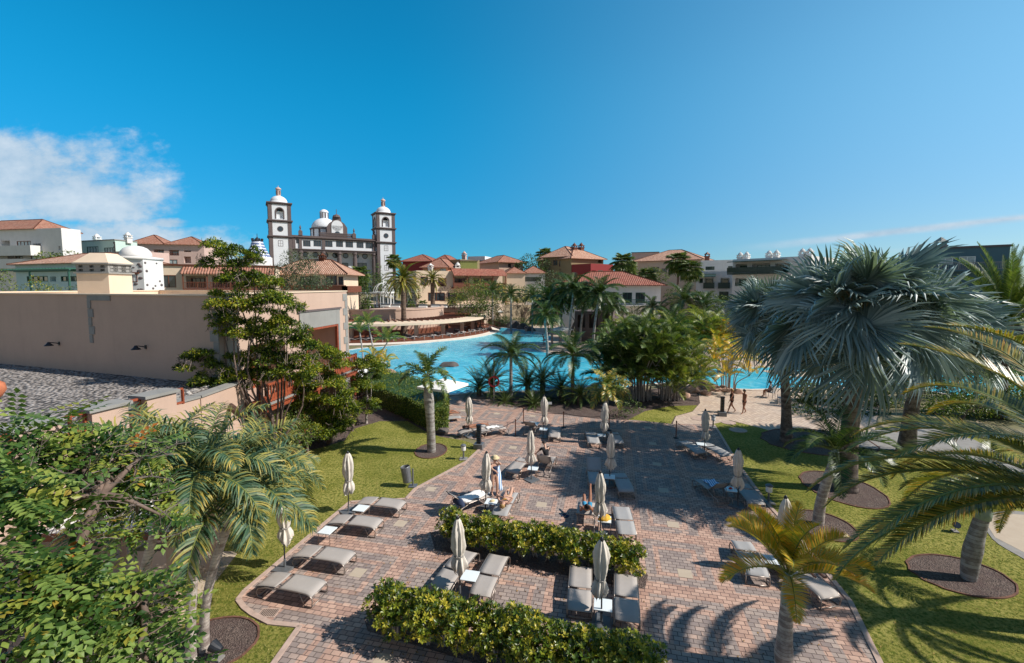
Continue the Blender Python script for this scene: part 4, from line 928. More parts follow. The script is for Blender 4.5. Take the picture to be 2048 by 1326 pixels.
r,f,zt=house('white_apartments','long white apartment block with green railed balconies and round twin chimneys','building',(1392,108),(1478,104),9,543,M['white'],[(1398,556,1406,566,'b'),(1409,556,1427,574,'b'),(1441,556,1459,574,'b'),(1438,583,1457,600,'w')])
shed(r,0,f.uz(1432,550)[0],-2.2,0,f.uz(1410,555)[1]+.2,f.uz(1410,552)[1]+.5,M['dgreen'])
for q in ((1407,566,1429,577),(1436,566,1460,577)):
    a_=f.rect(q); m=MB(); m.box(a_[0],-1.3,a_[1],a_[2],-1.2,a_[3]+.1); m.box(a_[0],-1.2,a_[1],a_[2],-.003,a_[1]+.15); m.build('balcony_front',M['dgreen'],r)
r,f,zt=house('white_gallery_block','taller white block with long green gallery and three pairs of domed chimneys','building',(1464,98),(1620,86),14,519,M['white'],
 [(1471,528,1494,545,'b'),(1504,527,1540,545,'b'),(1550,527,1580,545,'b'),(1470,556,1492,572,'b')])
shed(r,0,f.uz(1575,520)[0],-2.6,0,f.uz(1500,523)[1],f.uz(1500,519)[1]-.2,M['dgreen'])
m=MB(); z0=f.uz(1500,547)[1]; m.box(0,-2.4,z0-.2,f.uz(1575,540)[0],-.003,z0+.1); m.build('gallery_slab',M['dgreen'],r); railing(r,0,f.uz(1575,540)[0],z0+.1,z0+1.3,-2.35,M['dgreen'],.2,solid=1)
for x in (1467,1480,1525,1540,1592,1607): chimney(r,f.uz(x,515)[0],3,zt-.2,M['white'],1.0)
r,f,zt=house('slate_house','dark slate blue building with white framed windows and long railed balcony at the right','building',(1850,62),(2014,57),12,499,M['slate'],
 [(1875,515,1906,529,'c'),(1918,513,1951,528,'c')],fm='wframe',cop=M['darkst'])
a_=f.rect((1862,527,2008,540)); m=MB(); m.box(a_[0],-1.6,a_[1]-.2,a_[2],-.003,a_[1]); m.build('balcony_slab',M['slate'],r); railing(r,a_[0],a_[2],a_[1],a_[3]+.1,-1.55,M['greyst'],.16)
chimney(r,f.uz(1883,497)[0],2,zt-.4,M['greyst'],1.2,False)
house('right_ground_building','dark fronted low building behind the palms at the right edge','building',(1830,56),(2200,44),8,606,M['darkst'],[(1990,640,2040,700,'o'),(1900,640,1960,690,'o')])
# ---------- white pavilion with the red roof ----------
r,f,zt=house('pool_pavilion','single storey white pavilion with red hip roof and green balcony doors','building',(1120,82),(1322,80),12,570,M['white'],
 [(1225,585,1237,606,'w'),(1245,585,1264,606,'w'),(1271,585,1290,606,'w')],('hip',2.6,M['roofr'],.9))
zz0=f.uz(1268,610)[1]; m=MB(); u0=f.uz(1240,600)[0]; u1=f.uz(1296,600)[0]; m.box(u0,-1.6,zz0-.15,u1,-.003,zz0); m.build('balcony_slab',M['white'],r); railing(r,u0,u1,zz0,zz0+1.05,-1.55,M['green'],.18)
# dark kiosk / service front
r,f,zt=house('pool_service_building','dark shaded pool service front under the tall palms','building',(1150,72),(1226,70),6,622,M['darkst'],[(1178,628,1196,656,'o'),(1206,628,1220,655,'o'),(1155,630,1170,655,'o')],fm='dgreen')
# rubble wall above the waterfall
a=XY(1006,99); b=XY(1064,104); c3=XY(1100,100)
t=thing('rubble_stone_wall','rubble stone retaining wall above the waterfall rocks','wall',(0,0,0))
m=MB(); m.prism([(a.x,a.y),(b.x,b.y),(c3.x,c3.y+3),(a.x+1,a.y+6)],-.5,AT(1040,611,101).z); m.build('stone_face',M['rubble'],t)
m=MB(); zt=AT(1040,611,101).z; ends=[(a.x,a.y),(b.x,b.y),(c3.x,c3.y+3)]
for (p,q) in zip(ends,ends[1:]):
    m.beam((p[0],p[1],zt+.9),(q[0],q[1],zt+.9),.1,.1)
    for k in range(7): x=p[0]+(q[0]-p[0])*k/6; y=p[1]+(q[1]-p[1])*k/6; m.beam((x,y,zt),(x,y,zt+.95),.09,.09)
m.build('wooden_rail',M['brown'],t)
# ---------- pool bar with the ring roof ----------
def bar():
    cx,cy=-26,90; t=thing('pool_bar','round open pool bar with a flat ring shaped roof on stout pillars','pool bar',(cx,cy,0))
    m=MB(); n=96; zi=[(16.3,2.72),(20.6,2.62),(20.75,2.66),(20.75,3.0),(16.3,3.05)]
    vs=[];k=len(zi)
    for j in range(n):
        a=2*PI*j/n
        for r_,z in zi: vs.append((r_*math.cos(a),r_*math.sin(a),z))
    m.add(vs,[(j*k+i,j*k+(i+1)%k,((j+1)%n)*k+(i+1)%k,((j+1)%n)*k+i) for j in range(n) for i in range(k)]); m.build('ring_roof',M['cream'],t)
    m=MB()
    for j in range(n):
        a=2*PI*j/n; ca,sa=math.cos(a),math.sin(a); m.beam((12.2*ca,12.2*sa,3.12),(17.6*ca,17.6*sa,3.12),.14,.16)
    m.build('roof_beams',M['brown'],t)
    for j in range(22):
        a=-PI+ j*2*PI/22+.14
        if math.sin(a)>.35: continue
        p=MB(); x,y=18.4*math.cos(a),18.4*math.sin(a); p.box(x-.32,y-.32,0,x+.32,y+.32,2.7); p.build('pillar',M['beige'],t)
    m=MB(); m.lathe([(12.0,0),(12.0,4.6),(12.1,4.61),(12.1,4.9),(11.6,4.9),(11.6,4.3),(.1,4.3)],n=72); m.build('terrace_wall',M['beige'],t)
    m=MB(); m.lathe([(13,0),(13.,1.15),(12.95,1.2),(12.1,1.21)],n=60); m.build('bar_counter',M['brown'],t)
    m=MB(); m.lathe([(21.6,0),(21.9,.05),(21.9,.32),(21.5,.34)],n=96); m.lathe([(21.4,.0),(21.4,.4)],n=96); m.build('deck_edge',M['brown'],t)
    rp=MB()
    for j in range(40):
        a=-PI*.95+j*PI*.95/39; rp.box(21.6*math.cos(a)-.06,21.6*math.sin(a)-.06,.3,21.6*math.cos(a)+.06,21.6*math.sin(a)+.06,1.0)
        a2=a+PI*.95/39; am=(a+a2)/2; 
        if j<39: rp.tube([(21.6*math.cos(a),21.6*math.sin(a),.95),(21.6*math.cos(am),21.6*math.sin(am),.75),(21.6*math.cos(a2),21.6*math.sin(a2),.95)],.035,5)
    rp.build('rope_rail',M['gbark'],t)
    # curved steps / white coping by the water
    m=MB(); m.lathe([(23.0,.0),(23.4,.02),(23.4,.1),(22.6,.12),(21.95,.2),(21.95,.0)],n=96); m.build('curved_step',plain('pool_step_stone','ddd2c4',.7),t)
bar()
# bar furniture: small tables and chairs under the roof
tb=thing('bar_table','x','table'); m=MB(); m.lathe([(.45,.72),(.45,.76)],n=14); m.build('tabletop',M['wtop'],tb); m=MB(); m.lathe([(.22,0),(.2,.03),(.03,.05),(.03,.72)],n=10); m.build('pedestal',M['gmetal'],tb)
bc=thing('bar_chair','x','chair'); m=MB(); m.box(-.22,-.22,.44,.22,.22,.47); m.build('seat',M['gmetal'],bc); m=MB(); m.box(-.22,.19,.48,.22,.22,.85); m.build('backrest',M['gmetal'],bc)
m=MB()
for a in (-.19,.19):
    for b in (-.19,.19): m.beam((a,b,0),(a,b,.44),.03,.03)
m.build('legs',M['gmetal'],bc)
first=[1,1]; rs=random.Random(3)
for j in range(15):
    a=-PI*.78+j*PI*.78/14; 
    for rr_ in ((19.9,) if j%2 else (19.9,16.5)):
        x,y=-26+rr_*math.cos(a),90+rr_*math.sin(a)
        lab='round white table of the pool bar, %s'%(('left half of the row','right half of the row')[j>7])+(' at the outer edge' if rr_>18 else ' deep under the roof'); 
        if first[0]: rest(tb,(x,y,0),0,lab,'bar tables'); first[0]=0
        else: dup(tb,(x,y,0),rs.random()*3,lab,'bar tables')
        for k in range(3):
            b=rs.random()*.6+k*2.1; xx,yy_=x+.75*math.cos(b),y+.75*math.sin(b); lab2='slim grey chair at the pool bar tables, %s'%(('left half','right half')[j>7])+(' by the rope rail' if rr_>18 else ' deep under the roof')
            if first[1]: rest(bc,(xx,yy_,0),b-PI/2,lab2,'bar chairs'); first[1]=0
            else: dup(bc,(xx,yy_,0),b-PI/2,lab2,'bar chairs')
# raised terrace behind the bar
t=sheet('upper_terrace',[(-60,88),(-32,88),(-26,99),(-16,99),(-6,96),(-3,112),(-2,126),(-60,126)],4.3,M['path'],thick=4.4)
# white gazebo
def gazebo():
    c=AT(768,612,100); c.z=4.3; t=thing('white_gazebo','white filigree gazebo with slim columns and open dome on the upper terrace','gazebo',c)
    m=MB()
    for i in range(8):
        a=i*PI/4+.2; m.lathe([(.2,0),(.1,.1),(.09,3.0),(.16,3.1)],(2.1*math.cos(a),2.1*math.sin(a),0),8)
    m.build('columns',M['wframe'],t); m=MB(); m.lathe([(2.35,3.1),(2.35,3.4),(2.1,3.42),(2.1,3.1)],n=32); m.build('ring_beam',M['wframe'],t)
    m=MB()
    for i in range(8):
        a=i*PI/4+.2; m.tube([(2.2*math.cos(b)*math.cos(a),2.2*math.cos(b)*math.sin(a),3.4+2.0*math.sin(b)) for b in [k*PI/16 for k in range(8)]]+[(0,0,5.4)],.06,5)
    m.lathe([(.15,5.3),(.2,5.6),(.02,6.0)],n=8); m.build('open_dome',M['wframe'],t)
gazebo()
m=MB(); c=AT(745,612,98)
t=thing('white_pergola','white column pergola left of the gazebo on the upper terrace','pergola',(c.x,c.y,4.3))
for i in range(6): m.lathe([(.16,0),(.11,.1),(.11,3.0),(.17,3.1)],(-2.8+1.15*i,(i%2)*1.6,0),8)
m.box(-3.2,-.2,3.1,3.4,.1,3.35); m.box(-3.2,1.5,3.1,3.4,1.8,3.35); m.build('columns_and_beams',M['wframe'],t)
# footbridge
t=thing('wooden_footbridge','arched wooden footbridge right of the bar','bridge',(0,0,0)); a=G(935,648,.9); b=G(1000,657,.6); m=MB()
for k in range(24):
    q=k/23; p=a+(b-a)*q; m.box(p.x-.2,p.y-1.4,p.z+.5*math.sin(q*PI)-.06,p.x+.13,p.y+1.4,p.z+.5*math.sin(q*PI))
m.build('planks',M['brown'],t); m=MB()
for s in (-1.4,1.4):
    P_=[a+(b-a)*(k/12)+Vector((0,s,1.0+.5*math.sin(k/12*PI))) for k in range(13)]; m.tube(P_,.06,6)
    for p in P_[::2]: m.beam(p-Vector((0,0,1)),p,.08,.08)
m.build('handrails',M['brown'],t)
# ---------------- sun loungers, tables, parasols ----------------
PR=-math.atan2(.22,.975)     # paving axis: rotation of the grid
def tubep(m,pts,r,n=7): m.tube(pts,r,n)
def smoothline(pts,sub=5):
    P=[Vector(p) for p in pts]; out=[]
    for i in range(len(P)-1):
        p0=P[max(i-1,0)];p1=P[i];p2=P[i+1];p3=P[min(i+2,len(P)-1)]
        for j in range(sub):
            t=j/sub; out.append(.5*((2*p1)+(p2-p0)*t+(2*p0-5*p1+4*p2-p3)*t*t+(3*p1-p0-3*p2+p3)*t**3))
    out.append(P[-1]); return out
def lounger_proto(back=0.0,sl='sling'):
    """x axis: head (0) to foot; back = backrest angle in degrees"""
    t=thing('sun_lounger','x','sun lounger',group='sun loungers')
    hw=.33; hx=-.22                      # hinge x (origin in the middle)
    seat=[(hx,.385),(.2,.395),(.6,.39),(.82,.365),(.93,.29),(.965,.2)]
    Ls=.76
    if back: bk=[(hx,.385),(hx-Ls*.5*math.cos(R(back)),.385+Ls*.5*math.sin(R(back))-.02),(hx-Ls*math.cos(R(back)),.385+Ls*math.sin(R(back)))]
    else: bk=[(hx,.385),(hx-.35,.365),(hx-.62,.325),(hx-.76,.27)]
    S=smoothline([(x,0,z) for x,z in seat]); B=smoothline([(x,0,z) for x,z in bk])
    m=MB()
    for s in (-1,1):
        y=s*hw
        m.tube([(p.x,y,p.z) for p in S]+[(.93,y,.02),(.70,y,.02)],.019,7)
        m.tube([(hx,y,.375),(hx-.1,y,.33),(-.55,y,.28) if back else (hx-.35,y,.345),(-.86,y,.27),(-.93,y,.14),(-.88,y,.02),(-.72,y,.02)],.019,7)
        m.tube([(.70,y,.02),(.62,y,.2),(.55,y,.37)],.014,6); m.tube([(-.72,y,.02),(-.5,y,.27)],.014,6)
    m.tube([(.93,-hw,.02),(.93,hw,.02)],.017,6); m.tube([(-.88,-hw,.02),(-.88,hw,.02)],.017,6); m.tube([(.93,-hw,.295),(.93,hw,.295)],.017,6); m.tube([(.66,-hw,.14),(.66,hw,.14)],.012,6)
    if back:
        for s in (-1,1): m.tube([(p.x,s*hw,p.z) for p in B],.017,7)
        m.tube([(B[-1].x,-hw,B[-1].z),(B[-1].x,hw,B[-1].z)],.017,6); q=B[len(B)//2]
        for s in (-1,1): m.tube([(q.x,s*(hw-.04),q.z-.02),(q.x-.12,s*(hw-.04),.28)],.012,6)
    m.build('frame',M['metal'],t,smooth=True)
    def slab(P,name):
        m=MB(); n=len(P); W_=hw-.012; vs=[]
        for p in P:
            for k in range(5):
                y=-W_+2*W_*k/4; sag=-.012*(1-(y/W_)**2); vs.append((p.x,y,p.z+sag+.016))
        m.add(vs,[(i*5+k,(i+1)*5+k,(i+1)*5+k+1,i*5+k+1) for i in range(n-1) for k in range(4)])
        o=m.build(name,M[sl],t,smooth=True); md=o.modifiers.new('s','SOLIDIFY'); md.thickness=.012; return o
    slab(S[1:-4],'seat_sling'); slab(B[1:],'back_sling'); return t
LP={}; LR=random.Random(12)
def lounger(px,py,ang,label,back=0,foot=None,sl='sling',z=.36,off=0):
    """px,py : pixel of the middle of the lying surface; ang: heading of the foot end in world degrees"""
    c=G(px,py,z); key=(back,sl); ang+=LR.uniform(-2.2,2.2)
    if key not in LP: LP[key]=lounger_proto(back,sl); return rest(LP[key],(c.x,c.y,0),R(ang),label)
    return dup(LP[key],(c.x,c.y,0),R(ang),label)
D0=math.degrees(PR)   # -12.7
lounger(762,1005,D0+0,'taupe sun lounger on the lawn edge, farthest of the left row beside the standing parasol')
lounger(711,1042,D0+1,'taupe sun lounger second from the far end of the left row between white tables')
lounger(648,1108,D0-1,'taupe sun lounger third in the left row, just below the front side table')
lounger(583,1166,D0+0,'taupe sun lounger at the near end of the left row beside the drain grate')
a=G(940,1100,.35); A1=67
def lfoot(px,py,ang,label,**k):   # foot end given instead of centre
    c=G(px,py,.34); d=Vector((math.cos(R(ang)),math.sin(R(ang)),0)); c=c-d*.93
    key=(k.get('back',0),k.get('sl','sling'))
    if key not in LP: LP[key]=lounger_proto(*key); return rest(LP[key],(c.x,c.y,0),R(ang),label)
    return dup(LP[key],(c.x,c.y,0),R(ang),label)
lfoot(940,1101,68,'taupe lounger left of the small table between the two hedges')
lfoot(1000,1109,74,'taupe lounger right of the small table and tied parasol between the two hedges')
lfoot(1162,1131,80,'taupe lounger left of the parasol pole between the hedges on the right half')
lfoot(1251,1147,77,'taupe lounger at the right end of the space between the hedges')
lounger(936,1000,42,'lounger with raised back, white towel and dark blue roll beside the woman in the hat',back=38)
lounger(1012,1003,76,'lounger carrying a sunbather in a yellow bikini with raised arms, head towards the hedge',sl='slingd')
lounger(1038,928,250,'empty lounger beside the parasol where the man in black sits, frame end towards the camera')
lounger(1093,925,72,'lounger with raised backrest on which the man in black clothes sits',back=50)
lounger(948,858,28,'lounger by the hedge corner with an orange clad sunbather lying on it')
lounger(984,858,28,'lounger strewn with towels and clothes next to the rope posts')
lounger(1064,851,75,'lounger with raised back and white towel near the rope posts, left of the parasol',back=35)
lounger(1110,862,262,'flat lounger right of the parasol near the rope posts, curved foot towards the camera')
lounger(1184,873,268,'lounger left of the parasol beside the yellow green palm trunk',sl='slingd')
lounger(1229,873,268,'shaded lounger right of the parasol behind the yellow green palm trunk',sl='slingd')
lounger(1190,948,266,'lounger with raised back in the middle of the terrace, left of its parasol',back=35,sl='slingd')
lounger(1244,962,266,'grey lounger right of the middle terrace parasol with its frame end to the camera',sl='slingd')
lounger(1172,1026,80,'lounger with raised white back under the sunbather with the lifted leg',back=30)
lounger(1247,1036,82,'empty grey lounger behind the right end of the rear hedge',sl='slingd')
lounger(1381,892,282,'shaded lounger left of the parasol on the right edge of the terrace nearest the promenade',sl='slingd')
lounger(1427,897,284,'shaded lounger right of the parasol close to the lawn and bollard lamp',sl='slingd')
lounger(1424,975,100,'lounger with a blue striped towel and raised back at the right terrace edge',back=42,sl='slingd')
lounger(1495,984,262,'shaded lounger right of the parasol next to the lawn lamp',sl='slingd')
lounger(1497,1112,256,'long shaded lounger left of the yellow feather palm',sl='slingd')
lounger(1604,1150,285,'lounger with a person lying on it beside the lawn behind the yellow feather palm')
def table_proto():
    t=thing('side_table','x','side table',group='white side tables'); m=MB(); m.box(-.24,-.24,.40,.24,.24,.425); m.build('tabletop',M['wtop'],t,bevel=.006)
    m=MB()
    for s in (-1,1): m.tube([(-.22,s*.2,0),(-.22,s*.2,.36),(-.19,s*.2,.39),(.19,s*.2,.39),(.22,s*.2,.36),(.22,s*.2,0)],.011,6)
    m.build('tube_legs',M['metal'],t,smooth=True); return t
TP=None
def table(px,py,label,rz=None):
    global TP
    c=G(px,py,.42); rz=PR if rz is None else rz
    if TP is None: TP=table_proto(); return rest(TP,(c.x,c.y,0),rz,label)
    return dup(TP,(c.x,c.y,0),rz,label)
table(722,1016,'small white table between the two far loungers of the left row'); table(655,1060,'small white table between the middle loungers of the left row')
table(940,1151,'small white table by the tied parasol between the hedges, left pair of loungers'); table(1206,1209,'small white table between the right pair of loungers between the hedges')
table(983,1003,'white table beside the lying sunbather in yellow bikini'); table(1066,936,'table at the foot of the parasol beside the man in black',)
table(963,850,'little table in front of the hedge corner sunbather'); table(1087,858,'white table at the parasol near the rope posts'); table(1203,870,'table at the parasol beside the palm trunk')
table(1219,953,'pale table under the parasol in the middle of the terrace'); table(1209,1038,'table carrying a yellow bag behind the rear hedge'); table(1403,888,'table between the two shaded loungers near the promenade')
table(1461,978,'table with a red item beside the striped towel lounger'); table(1543,1119,'white table half hidden behind the yellow feather palm')
def parasol_proto(seed):
    rs=random.Random(seed); t=thing('closed_parasol','x','parasol',group='closed parasols')
    m=MB(); ph=rs.random()*6; nf=7
    zs=[2.40,2.37,2.3,2.15,1.95,1.75,1.55,1.38,1.28,1.2,1.1,.95,.85,.8]
    rr=[.02,.06,.09,.13,.165,.16,.15,.13,.10,.125,.165,.185,.18,.15]
    def fold(a,i): 
        k=.0 if i<1 else min(.34,.1+.03*i); return 1+k*math.cos(nf*a+ph+.5*math.sin(i*.6+ph))+.14*math.sin(2*a+ph+i*.5)+.10*math.sin(11*a+i*1.7)+.05*math.sin(19*a+i*2.3+ph)
    prof=[(r*rs.uniform(.93,1.08),z) for r,z in zip(rr,zs)]
    n=56;k=len(prof); vs=[]
    lx=rs.uniform(-.02,.02)
    for i,(r,z) in enumerate(prof):
        for j in range(n):
            a=2*PI*j/n; q=r*fold(a,i); dz=0
            if i>=k-2: dz=.09*math.cos(nf*a+ph)+.06*math.sin(3*a+ph)
            vs.append((q*math.cos(a)+lx*i*.3,q*math.sin(a),z+dz))
    m.add(vs,[(i*n+j,i*n+(j+1)%n,(i+1)*n+(j+1)%n,(i+1)*n+j) for i in range(k-1) for j in range(n)]); o=m.build('folded_canopy',M['canvas'],t,smooth=True)
    m=MB(); nn=24; P_=[(.135*math.cos(2*PI*q/nn)+lx*2.4,.135*math.sin(2*PI*q/nn),1.28+.01*math.sin(3*q)) for q in range(nn+1)]; m.tube(P_,.018,6); m.build('tie_strap',M['concrete'],o)
    m=MB(); m.lathe([(.022,0.0),(.022,2.4)],n=10); m.build('pole',M['dmetal'],t); m=MB(); m.lathe([(.05,2.36),(.055,2.42),(.03,2.46),(.01,2.48)],n=12); m.build('finial',M['dmetal'],t,smooth=True)
    m=MB(); m.box(-.28,-.28,0,.28,.28,.045); m.lathe([(.035,.045),(.035,.3)],n=10); m.build('base_plate',M['gmetal'],t,bevel=.008); return t
PP=[parasol_proto(s) for s in (1,2,3)]; used=[0,0,0]
def parasol(px,ty,label,k=0,base=None,tilt=0):
    by=base or (ty-155.6*.99)/.728
    c=G(px,by); p=PP[k]; rz=random.random()*6
    if used[k]==0: used[k]=1; o=rest(p,(c.x,c.y,0),rz,label)
    else: o=dup(p,(c.x,c.y,0),rz,label)
    o.rotation_euler=(R(LR.uniform(-1.6,1.6)),R(LR.uniform(-1.6,1.6)),rz); o.scale=(1,1,LR.uniform(.97,1.03)); return o
parasol(697,903,'closed parasol on the lawn edge by the farthest lounger of the left row',0,1024)
parasol(570,1017,'closed parasol partly hidden by the drooping palm fronds at the left row',1,1136)
parasol(920,1023,'closed parasol tied with a grey strap between the hedges on the left',2,1190)
parasol(1203,1065,'closed parasol between the right pair of loungers, nearest the front hedge',1,1247)
parasol(971,902,'closed parasol rising behind the rear hedge beside the woman with hat',0,1018)
parasol(1063,851,'closed parasol next to the man in black',2,960)
parasol(938,789,'closed parasol at the far left corner by the clipped hedge',0,872)
parasol(1086,790,'closed parasol at the far end beside the small white sign',1,874)
parasol(1207,800,'closed parasol in front of the yellow green palm trunk',2,886)
parasol(1219,863,'closed parasol over the middle pair of loungers, farther of the two in line',0,970)
parasol(1201,939,'closed parasol beside the sunbather with lifted leg behind the rear hedge',1,1072)
parasol(1409,813,'closed parasol at the lawn corner near the promenade',2,908)
parasol(1476,896,'closed parasol beside the striped towel on the right terrace edge',0,1012)
parasol(1566,991,'closed parasol whose top shows above the yellow feather palm',1,1140)
def fdist(a,b): return (a-b).length
# bollard lamps
def lamp_proto():
    t=thing('garden_lamp','x','garden lamp',group='white drum garden lamps')
    m=MB(); m.lathe([(.11,0),(.11,.03),(.045,.06),(.04,.42),(.09,.45),(.1,.47)],n=12); m.build('stem',M['gmetal'],t,smooth=False)
    m=MB(); m.lathe([(.12,.471),(.125,.5),(.125,.70),(.12,.71)],n=16); m.build('drum_diffuser',M['wframe'],t); m=MB(); m.lathe([(.15,.711),(.15,.74),(.08,.79),(.01,.80)],n=16); m.build('cap',M['gmetal'],t)
    m=MB(); m.box(-.2,-.2,-.02,.2,.2,.03); m.build('footing',M['concrete'],t); return t
l=lamp_proto(); c=G(927,918); rest(l,c,0,'white drum lamp on the left lawn beside the dark pedestal light')
dup(l,G(1426,855),0,'white drum lamp beside the closed parasol at the promenade corner'); dup(l,G(1537,1005),0,'white drum lamp with grey cap on the shaded right lawn')
def ped_proto():
    t=thing('pedestal_light','x','pedestal light',group='dark pedestal lights'); m=MB(); m.box(-.26,-.26,0,.26,.26,.28); m.build('stone_base',M['gmetal'],t,bevel=.02)
    m=MB(); m.box(-.12,-.12,.281,.12,.12,.33)
    for k in range(9): m.box(-.11,-.11,.33+k*.105,.11,.11,.33+k*.105+.06)
    for a in (-.1,.1):
        for b in (-.1,.1): m.box(a-.012,b-.012,.33,a+.012,b+.012,1.3)
    m.box(-.13,-.13,1.28,.13,.13,1.34); m.build('louvred_post',M['dmetal'],t); return t
l=ped_proto(); rest(l,G(958,896),PR,'dark louvred pedestal light at the left lawn corner near the towels'); dup(l,G(1444,831),PR,'dark louvred pedestal light beside the walking couple')
# rope posts
pts_=[(1031,872),(1047,846),(1127,855),(1218,861),(1352,876)]
rp=thing('rope_post','x','rope post',group='rope posts'); m=MB(); m.lathe([(.16,0),(.16,.02),(.03,.05)],n=14); m.build('foot_disc',M['dmetal'],rp); m=MB(); m.lathe([(.03,.04),(.03,.95),(.045,.96),(.045,1.02),(.02,1.05)],n=10); m.build('post',M['brown'],rp)
labs=['rope post nearest the towels, left front of the roped corner','rope post behind and right of the first, left rear corner','rope post standing alone right of the rope post parasol','rope post beside the yellow green palm trunk','rope post at the right end of the terrace left of the lawn']
for i,(x,y) in enumerate(pts_):
    (rest if i==0 else dup)(rp,G(x,y),0,labs[i])
for i,(a_,b_) in enumerate([((1031,872),(958,897)),((1031,872),(1047,846)),((1047,846),(1127,855)),((1127,855),(1218,861)),((1352,876),(1409,895))]):
    a=G(*a_);b=G(*b_); m=MB(); m.tube([a+(b-a)*(k/10)+Vector((0,0,.95-.9*(1-(k/5-1)**2)*.18)) for k in range(11)],.016,5)
    tag(m.build('barrier_rope',M['dmetal']),['dark rope from the front left post to the pedestal light','short dark rope between the two left posts','dark rope between the rear left post and the middle post','dark rope from the middle post to the palm trunk post','dark rope between the right post and the lawn corner parasol'][i],'rope','dark barrier ropes')
# bin
t=thing('litter_bin','tilted grey cylindrical litter bin on a post at the lawn edge','litter bin',G(826,972)); m=MB(); m.lathe([(.035,0),(.035,.8)],n=8); m.box(-.18,-.18,0,.18,.18,.03); m.build('post',M['gmetal'],t)
m=MB(); m.lathe([(.02,.0),(.19,.02),(.2,.03),(.215,.72),(.20,.74),(.19,.72),(.17,.1),(.01,.08)],n=20,fold=lambda a,i:1+.03*math.cos(14*a)); o=m.build('drum',M['gmetal'],t,loc=(-.23,0,.18)); o.rotation_euler=(0,R(-9),0)
# spot lights
def spot(px,py,s,rz,label,mat='dmetal'):
    t=thing('garden_spotlight',label,'spotlight',G(px,py),rz,'garden spotlights'); m=MB(); m.box(-.14,-.1,0,.14,.1,.05); m.tube([(0,0,.05),(0,0,.2)],.02,6); m.build('bracket',M['concrete'],t)
    m=MB(); m.tube([(-.14,0,.26),(.0,0,.3),(.12,0,.36)],[.07,.12,.14],14); o=m.build('lamp_head',M['dmetal'],t); m=MB(); m.tube([(.1215,0,.3605),(.13,0,.364)],.12,14); m.build('lens',M['glass'],o); t.scale=(s*.75,s*.75,s*.75)
spot(1910,1063,1.1,R(-110),'round black spotlight on the right lawn near the patio'); spot(366,1146,1.2,R(120),'pale headed spotlight on the mulch left of the palm trunks'); spot(434,1318,1.3,R(170),'green black spotlight in the mulch circle at the bottom left')
# drain grate
c=G(537,1226); t=thing('drain_grate','slotted drain grate in the paving by the nearest left lounger','drain grate',(c.x,c.y,0),PR+.2); m=MB(); m.box(-.26,-.17,.0,.26,-.14,.012);m.box(-.26,.14,.0,.26,.17,.012);m.box(-.26,-.14,0,-.23,.14,.012);m.box(.23,-.14,0,.26,.14,.012)
for k in range(9): m.box(-.2+k*.05-.008,-.14,0,-.2+k*.05+.008,.14,.010)
m.build('grate',M['kerb'],t); m=MB(); m.box(-.23,-.14,-.0015,.23,.14,.003); m.build('dark_backing',M['dark'],t)  # thin near-black plate under the bars paints in the shade of the slots
# sign, life ring, pool pole
t=thing('small_sign','small white sign on a thin post in the planting by the far parasol','sign',G(1098,820)); m=MB(); m.box(-.012,-.012,0,.012,.012,.6); m.build('post',M['dmetal'],t); m=MB(); m.box(-.2,-.02,.42,.2,-.013,.6); m.build('board',M['wtop'],t)
t=thing('life_ring_post','wooden post with a red life ring between the cycads','life ring post',G(988,803)); m=MB(); m.box(-.05,-.05,0,.05,.05,3.4); m.build('post',M['gbark'],t); m=MB(); m.tube([(.38*math.cos(a*PI/12),-.12,1.6+.38*math.sin(a*PI/12)) for a in range(25)],.07,8,cap=False); m.build('ring',M['redp'],t)
t=thing('pool_shower_pole','slim dark pole with short arms standing at the near pool edge','pole',G(858,762)); m=MB(); m.lathe([(.05,0),(.05,.1),(.03,.15),(.03,2.7)],n=8); m.box(-.25,-.03,1.2,.25,.03,1.26); m.build('mast',M['navy'],t)
# bag, towels, small things
def lump(name,label,cat,loc,sx,sy,sz,mat,rz=0,seed=0,group=None):
    rs=random.Random(seed); m=MB(); n=12; vs=[]
    for i in range(6):
        t_=i/5; r=math.cos(t_*PI/2)**.5 if t_<1 else 0.02
        for j in range(n): a=2*PI*j/n; k=r*(1+rs.uniform(-.15,.15)); vs.append((sx*k*math.cos(a),sy*k*math.sin(a),sz*t_*rs.uniform(.9,1.05)))
    m.add(vs,[(i*n+j,i*n+(j+1)%n,(i+1)*n+(j+1)%n,(i+1)*n+j) for i in range(5) for j in range(n)]); o=m.build(name,mat,smooth=True); o.location=loc; o.rotation_euler=(0,0,rz); return tag(o,label,cat,group)
c=G(1209,1038,.43); lump('beach_bag','crumpled yellow beach bag on the table behind the rear hedge','bag',(c.x,c.y,.43),.24,.17,.2,M['yellow'],.3,1)
def cloth(name,label,cat,px,py,ang,z,sx,sy,mat,seed=0,raised=None):
    rs=random.Random(seed); m=MB(); nx,ny=12,8; c=G(px,py,z)
    for i in range(nx+1):
        for j in range(ny+1):
            x=-sx+2*sx*i/nx; y=-sy+2*sy*j/ny; m.v.append((x+rs.uniform(-.01,.01),y*(1+.1*math.sin(i*.8+seed)),.012+.018*math.sin(i*1.3+j*.9+seed)+.012*rs.random()+ (raised(x) if raised else 0))); m.c.append(.5)
    m.f=[(i*(ny+1)+j,(i+1)*(ny+1)+j,(i+1)*(ny+1)+j+1,i*(ny+1)+j+1) for i in range(nx) for j in range(ny)]
    o=m.build(name,mat,smooth=True); o.location=(c.x,c.y,z+.0); o.rotation_euler=(0,0,R(ang)); md=o.modifiers.new('s','SOLIDIFY'); md.thickness=.012; return tag(o,label,cat)
cloth('towel','white towel spread on the raised lounger left of the yellow bikini sunbather','towel',945,992,42,.43,.55,.3,M['wcanvas'],1)
